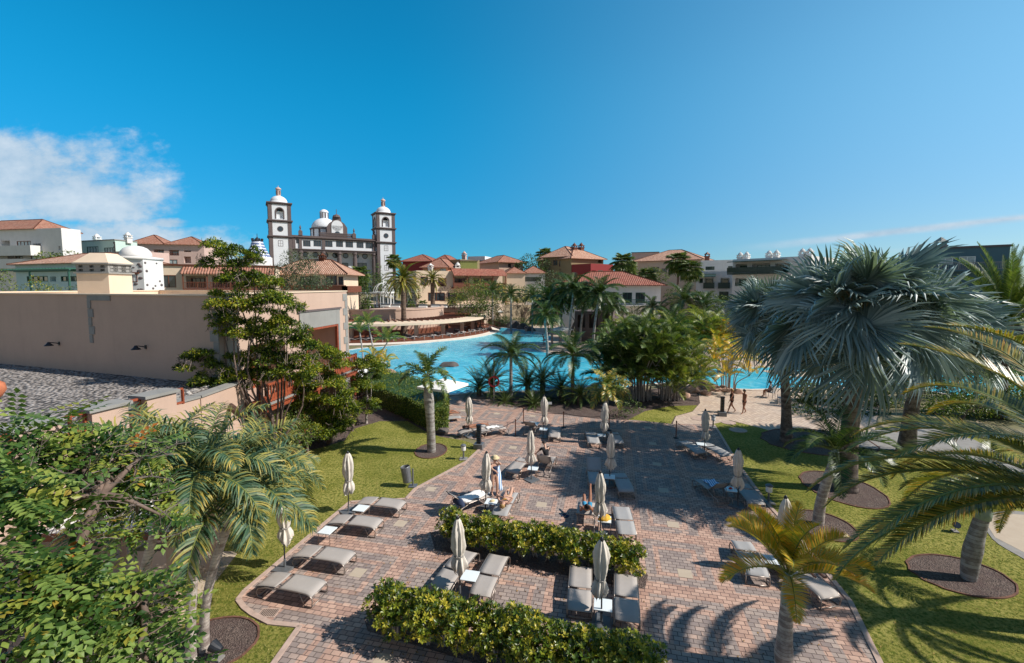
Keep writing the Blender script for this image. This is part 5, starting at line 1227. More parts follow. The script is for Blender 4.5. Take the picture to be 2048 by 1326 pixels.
c=G(918,1004,.6); o=lump('rolled_towel','dark navy towel rolled over the head end of the lounger by the rear hedge','towel',(c.x,c.y,.55),.16,.34,.22,M['navy'],R(42),4)
cloth('towel','pale towels and clothes heaped on the lounger by the rope posts','towel',984,854,28,.43,.4,.2,M['wcanvas'],3)
cloth('towel','crumpled blue striped towel over the lounger on the right terrace edge','towel',1428,968,100,.44,.42,.26,M['stripe'],5)
cloth('towel','white towel draped on the raised lounger near the rope posts','towel',1068,848,75,.45,.35,.27,M['wcanvas'],6)
c=G(1461,977,.43); lump('sunglasses_case','small red item on the table beside the striped towel','case',(c.x,c.y,.43),.09,.06,.06,M['redp'],.4,2)
c=G(985,1002,.43); lump('straw_purse','little straw purse on the table beside the yellow bikini sunbather','purse',(c.x,c.y,.43),.11,.08,.07,M['straw'],.4,2)
for (x,y,lab,z) in ((1131,1032,'pair of navy flip flops on the paving left of the lifted leg sunbather',0),(903,843,'dark sandals on the paving beside the hedge corner',0),(1636,1132,'black sandals on the grass beside the lounger behind the feather palm',0)):
    t=thing('sandals',lab,'sandals',G(x,y),random.random()); 
    for s in (-.08,.08):
        m=MB(); m.add([(.14*math.cos(a*PI/6),s+.05*math.sin(a*PI/6),.0) for a in range(12)]+[(.14*math.cos(a*PI/6),s+.05*math.sin(a*PI/6),.03) for a in range(12)],[tuple(range(11,-1,-1)),tuple(range(12,24))]+[(i,(i+1)%12,12+(i+1)%12,12+i) for i in range(12)]); m.tube([(-.02,s-.045,.03),(.03,s,.07),(-.02,s+.045,.03)],.012,5); m.build('sandal',M['navy'] if x!=1636 else M['black'],t)
# open white square parasols at the near pool edge
def open_parasol(px,py,zt,s,label,poly=4,rz=0):
    c=G(px,py,zt); t=thing('open_parasol',label,'parasol',(c.x,c.y,0),rz,'open white parasols'); m=MB(); n=poly; k=[(s*math.cos(2*PI*i/n),s*math.sin(2*PI*i/n)) for i in range(n)]
    m.add([(0,0,zt+.45)]+[(x,y,zt) for x,y in k]+[(x*1.0,y*1.0,zt-.15) for x,y in k],[(0,1+i,1+(i+1)%n) for i in range(n)]+[(1+i,1+n+i,1+n+(i+1)%n,1+(i+1)%n) for i in range(n)]); m.build('canopy',M['wcanvas'],t)
    m=MB(); m.lathe([(.03,0),(.03,zt+.42)],n=8)
    for x,y in k: m.tube([(0,0,zt-.3),(x*.95,y*.95,zt-.02)],.012,4)
    m.build('pole_and_ribs',M['gmetal'],t); m=MB(); m.lathe([(.3,0),(.3,.08),(.05,.1)],n=14); m.build('base',M['concrete'],t)
open_parasol(886,770,2.3,1.75,'open white square parasol at the near pool edge behind the bulbous palm',4,.3); open_parasol(726,728,2.3,2.0,'open white parasol below the wooden balcony, at the pool edge',4,.5); open_parasol(700,745,2.3,1.6,'open white parasol half hidden by the balcony tree',4,.9)
open_parasol(1123,658,2.4,1.7,'open white parasol under the tall royal palms across the pool',8); open_parasol(1000,624,2.6,1.1,'small open parasol beside the footbridge in the distance',8); 
# rocks
def rock(px,py,s,label,mat='rock',seed=0,z=0,sq=.7,group='boulders'):
    rs=random.Random(seed*7+3); me=bpy.data.meshes.new('boulder'); import bmesh; b=bmesh.new(); bmesh.ops.create_icosphere(b,subdivisions=3,radius=1)
    ax=[Vector((rs.uniform(-1,1),rs.uniform(-1,1),rs.uniform(-.4,1))).normalized() for _ in range(9)]
    for v_ in b.verts:
        for a in ax:
            d=v_.co.dot(a); 
            if d>.72: v_.co-=a*(d-.72)*.85
        v_.co*=1+.05*math.sin(7*v_.co.x+rs.random()*.2)*math.cos(5*v_.co.y); v_.co.z*=sq; v_.co*=s
    b.to_mesh(me); b.free(); me.materials.append(M[mat]); o=bpy.data.objects.new('boulder',me); COL.objects.link(o); c=G(px,py,z); o.location=c; o.rotation_euler=(0,0,rs.random()*6); return tag(o,label,'rock',group)
for i,(x,y,s) in enumerate([(1385,781,.8),(1403,772,1.0),(1425,779,.9),(1447,781,.7),(1410,788,.6),(1368,792,.6),(1476,786,.5)]):
    rock(x,y,s,['brown boulder at the left end of the rocks by the promenade','largest brown boulder of the poolside rocks by the promenade','brown boulder in the middle of the promenade rocks','brown boulder right of the middle beside the clump palm','small boulder in front of the promenade rocks','low boulder nearest the grass strip','little boulder beside the clump palm stems'][i],'rock',i)
rock(900,731,1.35,'flat dark rock island standing in the pool','drock',11,0,.35); rock(770,752,1.2,'pale pinkish boulder behind the clipped hedge at the pool edge','rock',12); rock(745,760,1.0,'pinkish boulder at the left pool edge under the parasol','rock',13)
for i,(x,y,s) in enumerate([(1008,652,2.2),(1026,655,2.0),(1045,658,1.6),(1062,662,1.2),(995,650,1.5)]):
    rock(x,y,s,['large grey waterfall rock under the rubble wall','second grey waterfall rock at the water line','grey waterfall rock in the middle of the row','small rock at the right end of the waterfall','grey rock beside the footbridge end'][i],'drock',20+i,0,.8)
rock(882,864,.55,'dark stone at the foot of the clipped hedge corner','drock',31,0,.6)
# ---------------- vegetation builders ----------------
UP=Vector((0,0,1))
def frond_mesh(name,L,e0,droop,n,lfL,lfW,mat,pet=.12,vang=25,sag=.35,seed=0,fw=.75,rach='petg',rr=.022,segs=3,shape=0,yellow=0.0,side=0.0,plum=0.0,vr=.3):
    """pinnate frond: rachis arching from elevation e0 down by droop (deg); +X heading"""
    rs=random.Random(seed); m=MB(); N=40; P=[Vector((0,0,0))]; T=[]
    for i in range(N):
        t=(i+.5)/N; e=R(e0-droop*t**1.25); d=Vector((math.cos(e),side*t,math.sin(e))).normalized(); T.append(d); P.append(P[-1]+d*L/N)
    T.append(T[-1])
    def at(t): k=min(t*N,N-.001); i=int(k); return P[i].lerp(P[i+1],k-i),T[i]
    m.cv=.55
    rm=MB(); rm.tube([P[i] for i in range(0,N+1,2)],[rr*(1-.85*i/N)+.003 for i in range(0,N+1,2)],5)
    for s in (-1,1):
        for i in range(n):
            t=pet+(1-pet)*(i+.5+rs.uniform(-.2,.2))/n; p,d=at(t)
            S=d.cross(UP).normalized()*s; U=S.cross(d)*s; 
            if U.z<0: U=-U
            tt=(t-pet)/(1-pet)
            prof=(math.sin(PI*min(1,(.12+.88*tt)))**.55 if shape==0 else (.35+.65*math.sin(PI*(.1+.75*tt)))) 
            ll=lfL*max(.18,prof)*rs.uniform(.88,1.08); ww=lfW*(.6+.4*prof)
            va=R(vang+rs.uniform(-8,8)+ (rs.uniform(-1,1)*plum)); fwd=fw*(.5+.9*tt)
            dr=(S*math.cos(va)+U*math.sin(va)+d*fwd).normalized()
            sg=segs; pts=[p]; dd=dr.copy(); 
            for k in range(sg):
                dd=(dd+Vector((0,0,-sag*(.5+k)/sg))).normalized(); pts.append(pts[-1]+dd*ll/sg)
            wv=(d-dr*d.dot(dr)); wv=wv.normalized() if wv.length>.1 else U
            wd=[.5,1,.75,.0][:sg+1] if sg==3 else ([.6,1,0] if sg==2 else [.9,0])
            vv=.45+rs.uniform(-vr,vr)+yellow*(tt if rs.random()<.8 else 0)
            vs=[];cs=[]
            for k,q in enumerate(pts):
                c_=min(1,vv+ (yellow*.9*(k/sg)**1.5)); 
                if wd[k]>0: vs+= [q-wv*ww*wd[k]/2,q+wv*ww*wd[k]/2]; cs+=[c_,c_]
                else: vs.append(q); cs.append(c_)
            o=len(m.v); m.v.extend(map(tuple,vs)); m.c.extend(cs)
            for k in range(sg-1): m.f.append((o+2*k,o+2*k+1,o+2*k+3,o+2*k+2))
            k=sg-1; m.f.append((o+2*k,o+2*k+1,o+2*k+2))
    me_leaf=m; 
    # merge rachis with its own material
    nleaf=len(m.f); m.add(rm.v,rm.f)
    me=bpy.data.meshes.new(name); me.from_pydata(m.v,[],m.f); me.materials.append(mat); me.materials.append(M[rach])
    mi=[0]*nleaf+[1]*(len(m.f)-nleaf); me.polygons.foreach_set('material_index',mi)
    at_=me.attributes.new('var','FLOAT','POINT'); at_.data.foreach_set('value',m.c); me.update(); return me
def fan_mesh(name,pet,Rb,mat,seed=0,nseg=30,arc=300,e0=30,tilt=-20,droop=.25,ps=.03,drp2=0):
    rs=random.Random(seed); m=MB(); pm=MB()
    e=R(e0); N=10; P=[Vector((0,0,0))]
    for i in range(N): 
        a=e-R(22)*(i/N)**1.5; P.append(P[-1]+Vector((math.cos(a),0,math.sin(a)))*pet/N)
    pm.tube(P,[ps*(1.3-.7*i/N) for i in range(N+1)],5); C=P[-1]; a=e-R(22)+R(tilt)
    D=Vector((math.cos(a),0,math.sin(a))); S=Vector((0,1,0)); U=D.cross(S); 
    if U.z<0: U=-U
    da=R(arc)/nseg
    for i in range(nseg):
        th=-R(arc)/2+da*(i+.5); f_=.72+.28*math.cos(th*.55); rl=Rb*f_*rs.uniform(.93,1.05)
        dr_=droop*(.6+.4*abs(math.sin(th)))+rs.uniform(-.03,.05)
        cup=.25
        def pt(r,an,h): 
            q=D*math.cos(an)+S*math.sin(an); z=cup*r*(abs(math.sin(an))**1.5)*.6-dr_*(r/Rb)**2.2*Rb
            return C+q*r+U*h+U*(cup*r*.35*abs(math.sin(an)))+Vector((0,0,-dr_*(r/Rb)**2.4*Rb))
        h=rl*math.tan(da/2)*.8; rj=.46*rl; v_=.45+rs.uniform(-.28,.28)
        jag=rs.uniform(-.06,.06)
        vs=[C,pt(rj,th-da/2,-h*.5),pt(rj,th,h*.5),pt(rj,th+da/2,-h*.5),pt(rl*.8,th-da*.22+jag,-h*.1),pt(rl*.8,th+jag,h*.35),pt(rl*.8,th+da*.22+jag,-h*.1),pt(rl,th+jag,-rs.uniform(0,.12)*rl)]
        m.add(vs,[(0,1,2),(0,2,3),(1,4,5,2),(2,5,6,3),(4,7,5),(5,7,6)],v_)
    nl=len(m.f); m.add(pm.v,pm.f); me=bpy.data.meshes.new(name); me.from_pydata(m.v,[],m.f); me.materials.append(mat); me.materials.append(M['petiole'])
    me.polygons.foreach_set('material_index',[0]*nl+[1]*(len(m.f)-nl)); at_=me.attributes.new('var','FLOAT','POINT'); at_.data.foreach_set('value',m.c); me.update(); return me
def trunk(root,pts,rads,mat,n=14,name='trunk'):
    P=smoothline(pts,6); k=len(P); rr=[]
    for i in range(k):
        t=i/(k-1)*(len(rads)-1); a=int(min(t,len(rads)-2)); rr.append(rads[a]+(rads[a+1]-rads[a])*(t-a))
    # fine rings
    m=MB(); m.tube(P,rr,n); return m.build(name,mat,root,smooth=True)
def put(mesh,parent,loc,rz,rx=0,ry=0,s=1,name='frond'):
    o=bpy.data.objects.new(name,mesh); COL.objects.link(o); o.parent=parent; o.location=loc; o.rotation_mode='XYZ'; o.rotation_euler=(rx,ry,rz); o.scale=(s,s,s); return o
FR={}
def fronds(key,specs,**kw):
    """specs list of (e0,droop); builds mesh variants once"""
    if key not in FR: FR[key]=[frond_mesh('frond',e0=a,droop=b,seed=i*3+len(key),**kw) for i,(a,b) in enumerate(specs)]
    return FR[key]
def palm(name,label,base,h,lean,rads,tmat,meshes,counts,seed=0,s=1.0,shaft=None,cat='palm',group=None,twist=0,tn=14,phase=0,merge=False):
    rs=random.Random(seed); t=thing(name,label,cat,base,0,group); lx,ly=lean
    top=Vector((lx,ly,h)); sh=shaft[0] if shaft else 0
    trunk(t,[(0,0,-.15),(lx*.1,ly*.1,h*.3),(lx*.45,ly*.45,h*.65),(lx,ly,h)],rads,tmat,tn)
    if shaft:
        d=Vector((lx*.5/h,ly*.5/h,1)).normalized(); m=MB(); m.tube([top-d*.02,top+d*sh*.25,top+d*sh*.8,top+d*sh],[shaft[1]*1.05,shaft[1]*1.12,shaft[1]*.8,shaft[1]*.55],12); m.build('crownshaft',M['shaft'],t,smooth=True); top=top+d*sh*.93
    ga=phase; tot=sum(counts); k=0; merged=[]
    for mi,(me,cn) in enumerate(zip(meshes,counts)):
        for i in range(cn):
            ga+=2.39996+rs.uniform(-.15,.15); k+=1
            if merge: merged.append((me,top+Vector((0,0,-.02*mi)),ga,rs.uniform(-.12,.12),rs.uniform(-.1,.1),s*rs.uniform(.88,1.08)))
            else: put(me,t,top+Vector((0,0,-.02*mi)),ga,rs.uniform(-.15,.15),rs.uniform(-.1,.1),s*rs.uniform(.88,1.08))
    if merge:
        V=[];Fs=[];cs=[];mi_=[];off_=0
        for me,l,ga,a,b,sc in merged:
            n=len(me.vertices); co=np.empty(n*3); me.vertices.foreach_get('co',co); co=co.reshape(-1,3)
            Mx=np.array((Matrix.Rotation(ga,3,'Z')@Matrix.Rotation(b,3,'Y')@Matrix.Rotation(a,3,'X')))*sc
            V.append(co@Mx.T+np.array(l)); at=np.empty(n); me.attributes['var'].data.foreach_get('value',at); cs.append(at)
            Fs+= [tuple(i+off_ for i in p.vertices) for p in me.polygons]; mi_+=[p.material_index for p in me.polygons]; off_+=n
        V=np.concatenate(V); me2=bpy.data.meshes.new('crown'); me2.from_pydata(V.tolist(),[],Fs)
        for mt in merged[0][0].materials: me2.materials.append(mt)
        me2.polygons.foreach_set('material_index',mi_); at_=me2.attributes.new('var','FLOAT','POINT'); at_.data.foreach_set('value',np.concatenate(cs)); me2.update()
        o=bpy.data.objects.new('crown',me2); COL.objects.link(o); o.parent=t
    return t
def clump(m,rs_,c,rx,ry,rz,n,L,Wd,updir=.6,flat=0,shell=.55,c0=.5,dc=.3,wide=.45,fold=.18,curl=.1):
    """leaf shaped faces scattered in an ellipsoid shell"""
    d=rs_.normal(size=(n,3)); d/=np.linalg.norm(d,axis=1,keepdims=True)
    if flat: d[:,2]=np.abs(d[:,2])*1.0-flat*.3
    r=shell+(1-shell)*rs_.random(n)**.6; P=d*r[:,None]*np.array([rx,ry,rz])+np.array(c)
    P+=rs_.normal(size=(n,3))*.06*min(rx,rz)
    Dv=d*.8+rs_.normal(size=(n,3))*.7; Dv[:,2]-=.15
    N=d*.6+np.array([0,0,updir])+rs_.normal(size=(n,3))*.45
    v_=c0+rs_.uniform(-dc,dc,n)
    m.blades(P,Dv,N,L*rs_.uniform(.7,1.2,n),Wd*rs_.uniform(.7,1.2,n),v_,fold=fold,curl=curl,wide=wide)
def limbs(m,base,tips,r0,rs,n=6,wig=.12,split=.45):
    base=Vector(base)
    for tp in tips:
        tp=Vector(tp); L=(tp-base).length; mid=base.lerp(tp,split)+Vector((rs.uniform(-1,1),rs.uniform(-1,1),rs.uniform(-.3,.6)))*wig*L
        m.tube(smoothline([base,mid,tp],4),[r0*(1-.8*i/8) for i in range(9)],n)
def tree(name,label,base,clumps,mat,bark,r0=.15,fork=.4,seed=0,leaf=(.12,.06),dens=1.0,cat='tree',group=None,stems=1,flat=0,per=260,shell=.5,twigs=0,rel=True,up=.6,c0=.5,dc=.3):
    """clumps: list of (x,y,z,rx,ry,rz) world coords (or relative to the base)"""
    rs=random.Random(seed); nr=np.random.default_rng(seed+100); b=Vector(base); t=thing(name,label,cat,b,0,group)
    cl=[(Vector((c[0],c[1],c[2]))-(Vector((0,0,0)) if rel else b),c[3],c[4],c[5]) for c in clumps]
    cen=sum((c[0] for c in cl),Vector())/len(cl); low=min(c[0].z for c in cl)
    m=MB(); 
    for s in range(stems):
        an=rs.random()*6; st=Vector((math.cos(an),math.sin(an),0))*(.0 if stems==1 else .18*stems**.5*rs.uniform(.5,1)); fk=Vector((cen.x*.4+st.x*2,cen.y*.4+st.y*2,max(.15,low*fork+rs.uniform(-.1,.1)*stems)))
        m.tube(smoothline([st+Vector((0,0,-.1)),st.lerp(fk,.5)+Vector((rs.uniform(-.05,.05),rs.uniform(-.05,.05),0)),fk],4),[r0*1.25,r0*1.1,r0,r0,r0*.95,r0*.9,r0*.85,r0*.8,r0*.8],8)
        for i,c in enumerate(cl):
            if i%stems==s: limbs(m,fk,[c[0]-Vector((0,0,c[3]*.2))],r0*.5,rs)
    for c in cl:
        for k in range(5): limbs(m,c[0]-Vector((0,0,c[3]*.4)),[c[0]+Vector((rs.uniform(-.7,.7)*c[1],rs.uniform(-.7,.7)*c[2],rs.uniform(-.2,.5)*c[3]))],r0*.16,rs,4)
    m.build('trunk',bark,t,smooth=True)
    if twigs:
        tw=MB()
        for c in cl:
            for k in range(int(twigs*c[1]*10)):
                a=rs.random()*6; p=c[0]+Vector((c[1]*.9*math.cos(a),c[2]*.9*math.sin(a),-c[3]*rs.uniform(0,.5))); q=p+Vector((rs.uniform(-.2,.2),rs.uniform(-.2,.2),-rs.uniform(.1,.45))); q2=q+Vector((rs.uniform(-.15,.15),rs.uniform(-.15,.15),rs.uniform(-.1,.1)))
                tw.tube([p,q,q2],.012,3)
        tw.build('seed_pods',M['twig'],t)['kind']='stuff'
    m=MB()
    for i,c in enumerate(cl):
        vol=(c[1]*c[2]+c[1]*c[3]+c[2]*c[3])/3; n=int(per*dens*max(.25,vol)); 
        if flat:
            for q in range(12):
                a=q*2.4+rs.random(); k=math.sqrt((q+.3)/9)*.85; cc=c[0]+Vector((c[1]*k*math.cos(a),c[2]*k*math.sin(a),c[3]*(rs.uniform(-.9,.7)-.35*k*k))); e=rs.uniform(.28,.5)
                clump(m,nr,cc,c[1]*e,c[2]*e,c[3]*e,n//12,leaf[0],leaf[1],up,flat,.35,c0+rs.uniform(-.22,.16),dc)
        else: clump(m,nr,c[0],c[1],c[2],c[3],n,leaf[0],leaf[1],up,flat,shell,c0+rs.uniform(-.08,.08),dc)
    m.build('foliage',mat,t); return t
def blobs(cx,cy,cz,R_,H_,n,seed,rs_=.42):
    """random clumps filling a crown"""
    rs=random.Random(seed); out=[]
    for i in range(n):
        a=i*2.4+rs.random(); q=math.sqrt((i+.5)/n); z=rs.uniform(-1,1)*math.sqrt(max(0,1-q*q*.8)); k=R_*rs_*rs.uniform(.75,1.2)
        out.append((cx+R_*q*.72*math.cos(a),cy+R_*q*.72*math.sin(a),cz+H_*z*.7,k,k,k*.8))
    return out
# ---------------- palms ----------------
FOX=fronds('fox',[(72,60),(50,85),(25,95),(-5,75)],L=1.9,n=46,lfL=.42,lfW=.05,mat=M['lf_palm'],pet=.12,vang=20,sag=.45,fw=.6,yellow=.12,plum=25)
DRK=fronds('drk',[(75,65),(52,90),(25,90),(0,70)],L=2.2,n=44,lfL=.48,lfW=.04,mat=M['lf_palmd'],pet=.1,vang=28,sag=.35,fw=.7)
DATE=fronds('date',[(75,75),(52,95),(28,85),(5,70),(-25,45)],L=4.3,n=175,lfL=.46,lfW=.024,mat=M['lf_date'],pet=.06,vang=18,sag=.12,fw=.9,rr=.045,segs=2,yellow=.16)
BOT=fronds('bot',[(80,45),(60,65),(38,70)],L=1.9,n=85,lfL=.46,lfW=.024,mat=M['lf_palmy'],pet=.12,vang=38,sag=.15,fw=.75,rr=.018,yellow=.22,segs=2)
TRI=fronds('tri',[(80,75),(60,105),(38,115),(12,95)],L=2.5,n=66,lfL=.62,lfW=.042,mat=M['lf_tri'],pet=.13,vang=24,sag=.7,fw=.6,rr=.028,yellow=.2,plum=30,vr=.2,segs=4 if 0 else 3)
CYC=fronds('cyc',[(70,40),(45,50),(20,45),(0,40)],L=1.35,n=44,lfL=.20,lfW=.018,mat=M['lf_palmd'],pet=.08,vang=15,sag=.05,fw=.7,rr=.014,segs=1)
ARE=fronds('are',[(80,55),(62,75),(45,80)],L=2.1,n=30,lfL=.48,lfW=.045,mat=M['lf_mid'],pet=.25,vang=40,sag=.3,fw=.8,rr=.015,yellow=.25,segs=2)
AREY=fronds('arey',[(80,55),(60,80),(40,90)],L=1.7,n=26,lfL=.40,lfW=.045,mat=M['lf_palmy'],pet=.25,vang=40,sag=.35,fw=.8,rr=.015,yellow=.25,segs=2)
BPX=dict(mat=M['lf_bis'])
if 'bis' not in FR:
    FR['bis']=[fan_mesh('fan_leaf',2.3,2.0,M['lf_bis'],s,44,310,e0,tl,dr,.045) for s,(e0,tl,dr) in enumerate([(84,0,.06),(70,-6,.10),(52,-14,.16),(32,-24,.24),(10,-34,.34),(-14,-46,.45)])]
BIS=FR['bis']
def bismarck(label,base,h,lean,counts,seed,s,r0):
    rs=random.Random(seed); t=thing('fan_palm',label,'fan palm',base,0,'blue fan palms'); lx,ly=lean
    trunk(t,[(0,0,-.15),(lx*.2,ly*.2,h*.35),(lx*.6,ly*.6,h*.7),(lx,ly,h)],[r0*1.5,r0*1.05,r0*.95,r0*1.0,r0*1.15],M['ringb'],16)
    m=MB(); 
    for k in range(26):   # old leaf bases
        a=k*2.4; z=h-.1-k*.055; q=Vector((lx+math.cos(a)*r0*.8,ly+math.sin(a)*r0*.8,z)); q2=q+Vector((math.cos(a)*.3,math.sin(a)*.3,.55)); m.beam(q,q2,.22,.06)
    m.build('leaf_bases',M['bark'],t)
    top=Vector((lx,ly,h)); ga=rs.random()*6; 
    for mi,(me,cn) in enumerate(zip(BIS,counts)):
        for i in range(cn):
            ga+=2.39996+rs.uniform(-.2,.2); put(me,t,top,ga,rs.uniform(-1.05,1.05),rs.uniform(-.15,.15),s*rs.uniform(.85,1.1),'fan_leaf')
c=G(1690,978); top=AT(1722,655,c.y); bismarck('big silvery blue fan palm with the thickest trunk, centre of the right group',c,top.z,(top.x-c.x,0),(7,11,13,14,13,9),1,1.02,.34)
c=G(1573,882); top=AT(1560,650,c.y); bismarck('silvery fan palm with slim grey trunk at the left of the blue fan palms',c,top.z,(top.x-c.x,0),(4,7,9,10,9,6),2,.78,.25)
c=G(1812,905); top=AT(1865,690,c.y); bismarck('silvery fan palm right of the thick trunked one with speckled trunk',c,top.z,(top.x-c.x,.5),(4,8,10,11,10,7),3,.98,.32)
# canary date palm at right edge (crown outside the frame), fronds reach into view
b=G(2330,1080,4.4); 
palm('date_palm','large date palm at the right edge whose long arching fronds sweep over the lawn',(10.3,7.3,0),5.1,(0,0),[.5,.42,.42,.5],M['ringd'],DATE,(7,14,15,9,0),4,1.1,cat='date palm',group='date palms')
UPR=fronds('upr',[(87,22),(76,38),(62,50),(44,62),(22,70)],L=5.0,n=110,lfL=.5,lfW=.03,mat=M['lf_mid'],pet=.08,vang=35,sag=.12,fw=.8,rr=.04,segs=2)
c=AT(2012,650,30); palm('date_palm','tall pale green palm at the top right edge in front of the dark building',(c.x,30,0),c.z,(0,0),[.4,.34,.34,.38],M['ringd'],UPR,(6,9,11,10,8),5,1.12,cat='date palm',group='date palms')
# near palms
c=G(863,903); palm('bottle_trunk_palm','single palm with bulging grey ringed trunk in its mulch circle on the left lawn',c,3.55,(-.15,0),[.24,.235,.22,.235,.28,.2],M['ringg'],FOX,(3,4,5,2),6,1.0,(.75,.15),group='lawn palms')
c=G(1566,1335); palm('bottle_trunk_palm','small yellow orange feather palm with swollen ringed trunk at the bottom right of the paving',c,1.62,(.02,0),[.17,.2,.165,.15,.135],M['ringw'],BOT,(4,6,5),7,1.0,(.72,.13),group='lawn palms')
c=G(1636,1047); palm('ringed_trunk_palm','dark green palm with clean white ringed trunk on the right lawn',c,2.35,(.45,0),[.2,.18,.165,.155],M['ringw'],DRK,(3,5,5,2),8,1.0,(.55,.16),group='lawn palms')
c=G(1937,1157); palm('bottle_trunk_palm','palm with pale bottle shaped trunk in the long mulch bed at the right',c,1.95,(.25,0),[.17,.22,.24,.2,.18],M['ringg'],DRK,(3,5,4,0),9,.95,(.75,.2),group='lawn palms')
palm('date_palm','smaller date palm beyond the right edge, casting its frond shadow over the lawn',(15.2,10.9,0),4.1,(0,0),[.35,.3,.3,.32],M['ringd'],DATE,(3,6,6,3,0),19,.62,cat='date palm',group='date palms')
# triangle palm cluster
def tri(px,py,tx,ty,label,counts,seed,Y=None,s=1.0):
    c=G(px,py); t_=AT(tx,ty,c.y if Y is None else Y); palm('triangle_palm',label,c,t_.z-.55,(t_.x-c.x,t_.y-c.y),[.12,.105,.10,.095],M['ringw'],TRI,counts,seed,s,(.6,.12),group='drooping feather palms on the left',phase=seed)
tri(408,1300,462,985,'drooping feather palm with yellow tipped fronds and leaning trunk, frontmost of the left cluster',(4,6,8,5),11,None,.95)
tri(383,1345,405,945,'drooping feather palm with white trunk left of the leaning one',(3,5,6,4),12,None,.85)
tri(278,1290,330,955,'drooping feather palm half hidden by the broad leaved tree',(4,6,8,4),13,None,.95)
tri(322,1215,490,968,'drooping feather palm at the back of the left cluster, near the log ends',(4,7,8,4),14,13.4,1.0)
# mid palms near pool
c=G(1022,800); palm('slender_palm','slender palm with arching crown left of centre in front of the pool',c,3.1,(0,0),[.16,.13,.12],M['ringg'],DRK,(4,6,8,5),15,1.2,(.5,.12),group='palms in the bed by the pool')
c=G(1145,800); palm('slender_palm','slender dark palm in front of the pool between the cycads and areca clump',c,3.1,(0,0),[.17,.14,.13],M['ringg'],DRK,(4,6,8,6),16,1.25,(.5,.12),group='palms in the bed by the pool')
c=G(1210,868); palm('slender_palm','dense yellow green palm on the far edge of the paving between two rope posts',c,2.35,(.1,0),[.15,.12,.11],M['ringg'],fronds('foxy',[(78,60),(55,95),(30,100),(5,80)],L=1.7,n=46,lfL=.42,lfW=.045,mat=M['lf_palm'],pet=.1,vang=20,sag=.5,fw=.6,yellow=.38,plum=25),(4,7,9,6),17,1.0,(.45,.11),group='palms in the bed by the pool')
def cycad(px,py,s,label,seed,h=.5):
    palm('cycad',label,G(px,py),h,(0,0),[.2,.22,.2],M['bark'],CYC,(9,13,13,9),seed,s*1.4,cat='cycad',group='cycads by the pool',merge=True)
for i,(x,y,s,lb,h) in enumerate([(985,792,1.25,'dark cycad beside the life ring post',1.1),(958,790,1.1,'dark cycad at the left end of the bed by the pool',.6),(1055,793,1.2,'dark cycad right of the slender palm',1.0),(1085,790,1.2,'dark cycad in the middle of the bed by the pool',1.2),(1122,798,1.15,'dark cycad at the foot of the second slender palm',.8),(1010,806,.75,'low pale cycad spreading at the edge of the paving',.1),(1068,812,.8,'low bushy cycad near the small white sign',.1),(1160,808,1.0,'dark cycad right of the second slender palm',.7)]): cycad(x,y,s,lb,30+i,h)
# tall palms across the pool
for i,(bx,by,tx,ty,s,lb) in enumerate([(1104,690,1100,612,1.3,'leftmost of the tall dark palms across the pool'),(1120,690,1125,600,1.3,'second tall palm across the pool, counted from the left'),(1138,697,1146,590,1.45,'tall palm in the middle of the group across the pool'),(1160,690,1168,604,1.3,'tall palm right of the middle one across the pool'),(1186,700,1197,598,1.45,'rightmost tall palm across the pool with leaning white trunk'),(1215,690,1222,620,1.2,'lower palm standing right of the tall group across the pool'),(1095,712,1090,640,1.0,'short palm at the front left of the tall group by the water')]):
    c=G(bx,by); t_=AT(tx,ty,c.y); palm('royal_palm','%s'%lb,c,t_.z-.3,(t_.x-c.x,0),[.2,.17,.15],M['ringg'],DRK,(6,10,12,9),50+i,s*1.3,(.8,.16),group='tall palms across the pool',merge=True,tn=8)
c=AT(806,556,78); palm('date_palm','stately date palm growing through the ring roof of the bar',(c.x,78,0),c.z-.3,(0,0),[.75,.5,.42,.42,.6],M['ringd'],DATE,(10,16,18,14,10),60,1.05,cat='date palm',group='date palms',merge=True)
c=AT(865,558,108); palm('date_palm','smaller date palm on the upper terrace in front of the cream house',(c.x,108,4.2),c.z-4.4,(0,0),[.6,.5,.5,.6],M['ringd'],DATE,(8,12,12,10,5),61,.95,cat='date palm',group='date palms',merge=True)
FAN=[fan_mesh('fan_leaf',.9,.85,M['lf_mid'],70+i,18,260,e,-15,.35,.02) for i,e in enumerate((75,50,25,0,-30))]
def washy(px,py,Y,label,s,zb=0,seed=0):
    c=AT(px,py,Y); palm('washingtonia_palm',label,(c.x,Y,zb),c.z-zb,(0,0),[.35,.25,.22],M['bark'],FAN,(8,10,12,12,10),seed,s,cat='fan palm',group='distant fan palms',merge=True,tn=8)
washy(1247,528,112,'bushy fan palm beside the red cube house',2.2,0,71); washy(1253,538,116,'fan palm behind the bushy one, right of the red cube house',2.0,0,78); washy(1357,525,98,'tall fan palm with slender trunk in front of the beige house',1.9,0,72); washy(1381,540,95,'lower fan palm right of the tall slender one',1.8,0,73); washy(1293,552,100,'small fan palm above the pavilion roof ridge',1.5,0,74); washy(788,522,160,'tiny fan palm beside the right bell tower',2.0,0,75); washy(1090,512,150,'fan palm on the skyline beside the olive building',2.2,0,76); washy(718,552,95,'yellowish fan palm before the hotel',1.7,4.2,77)
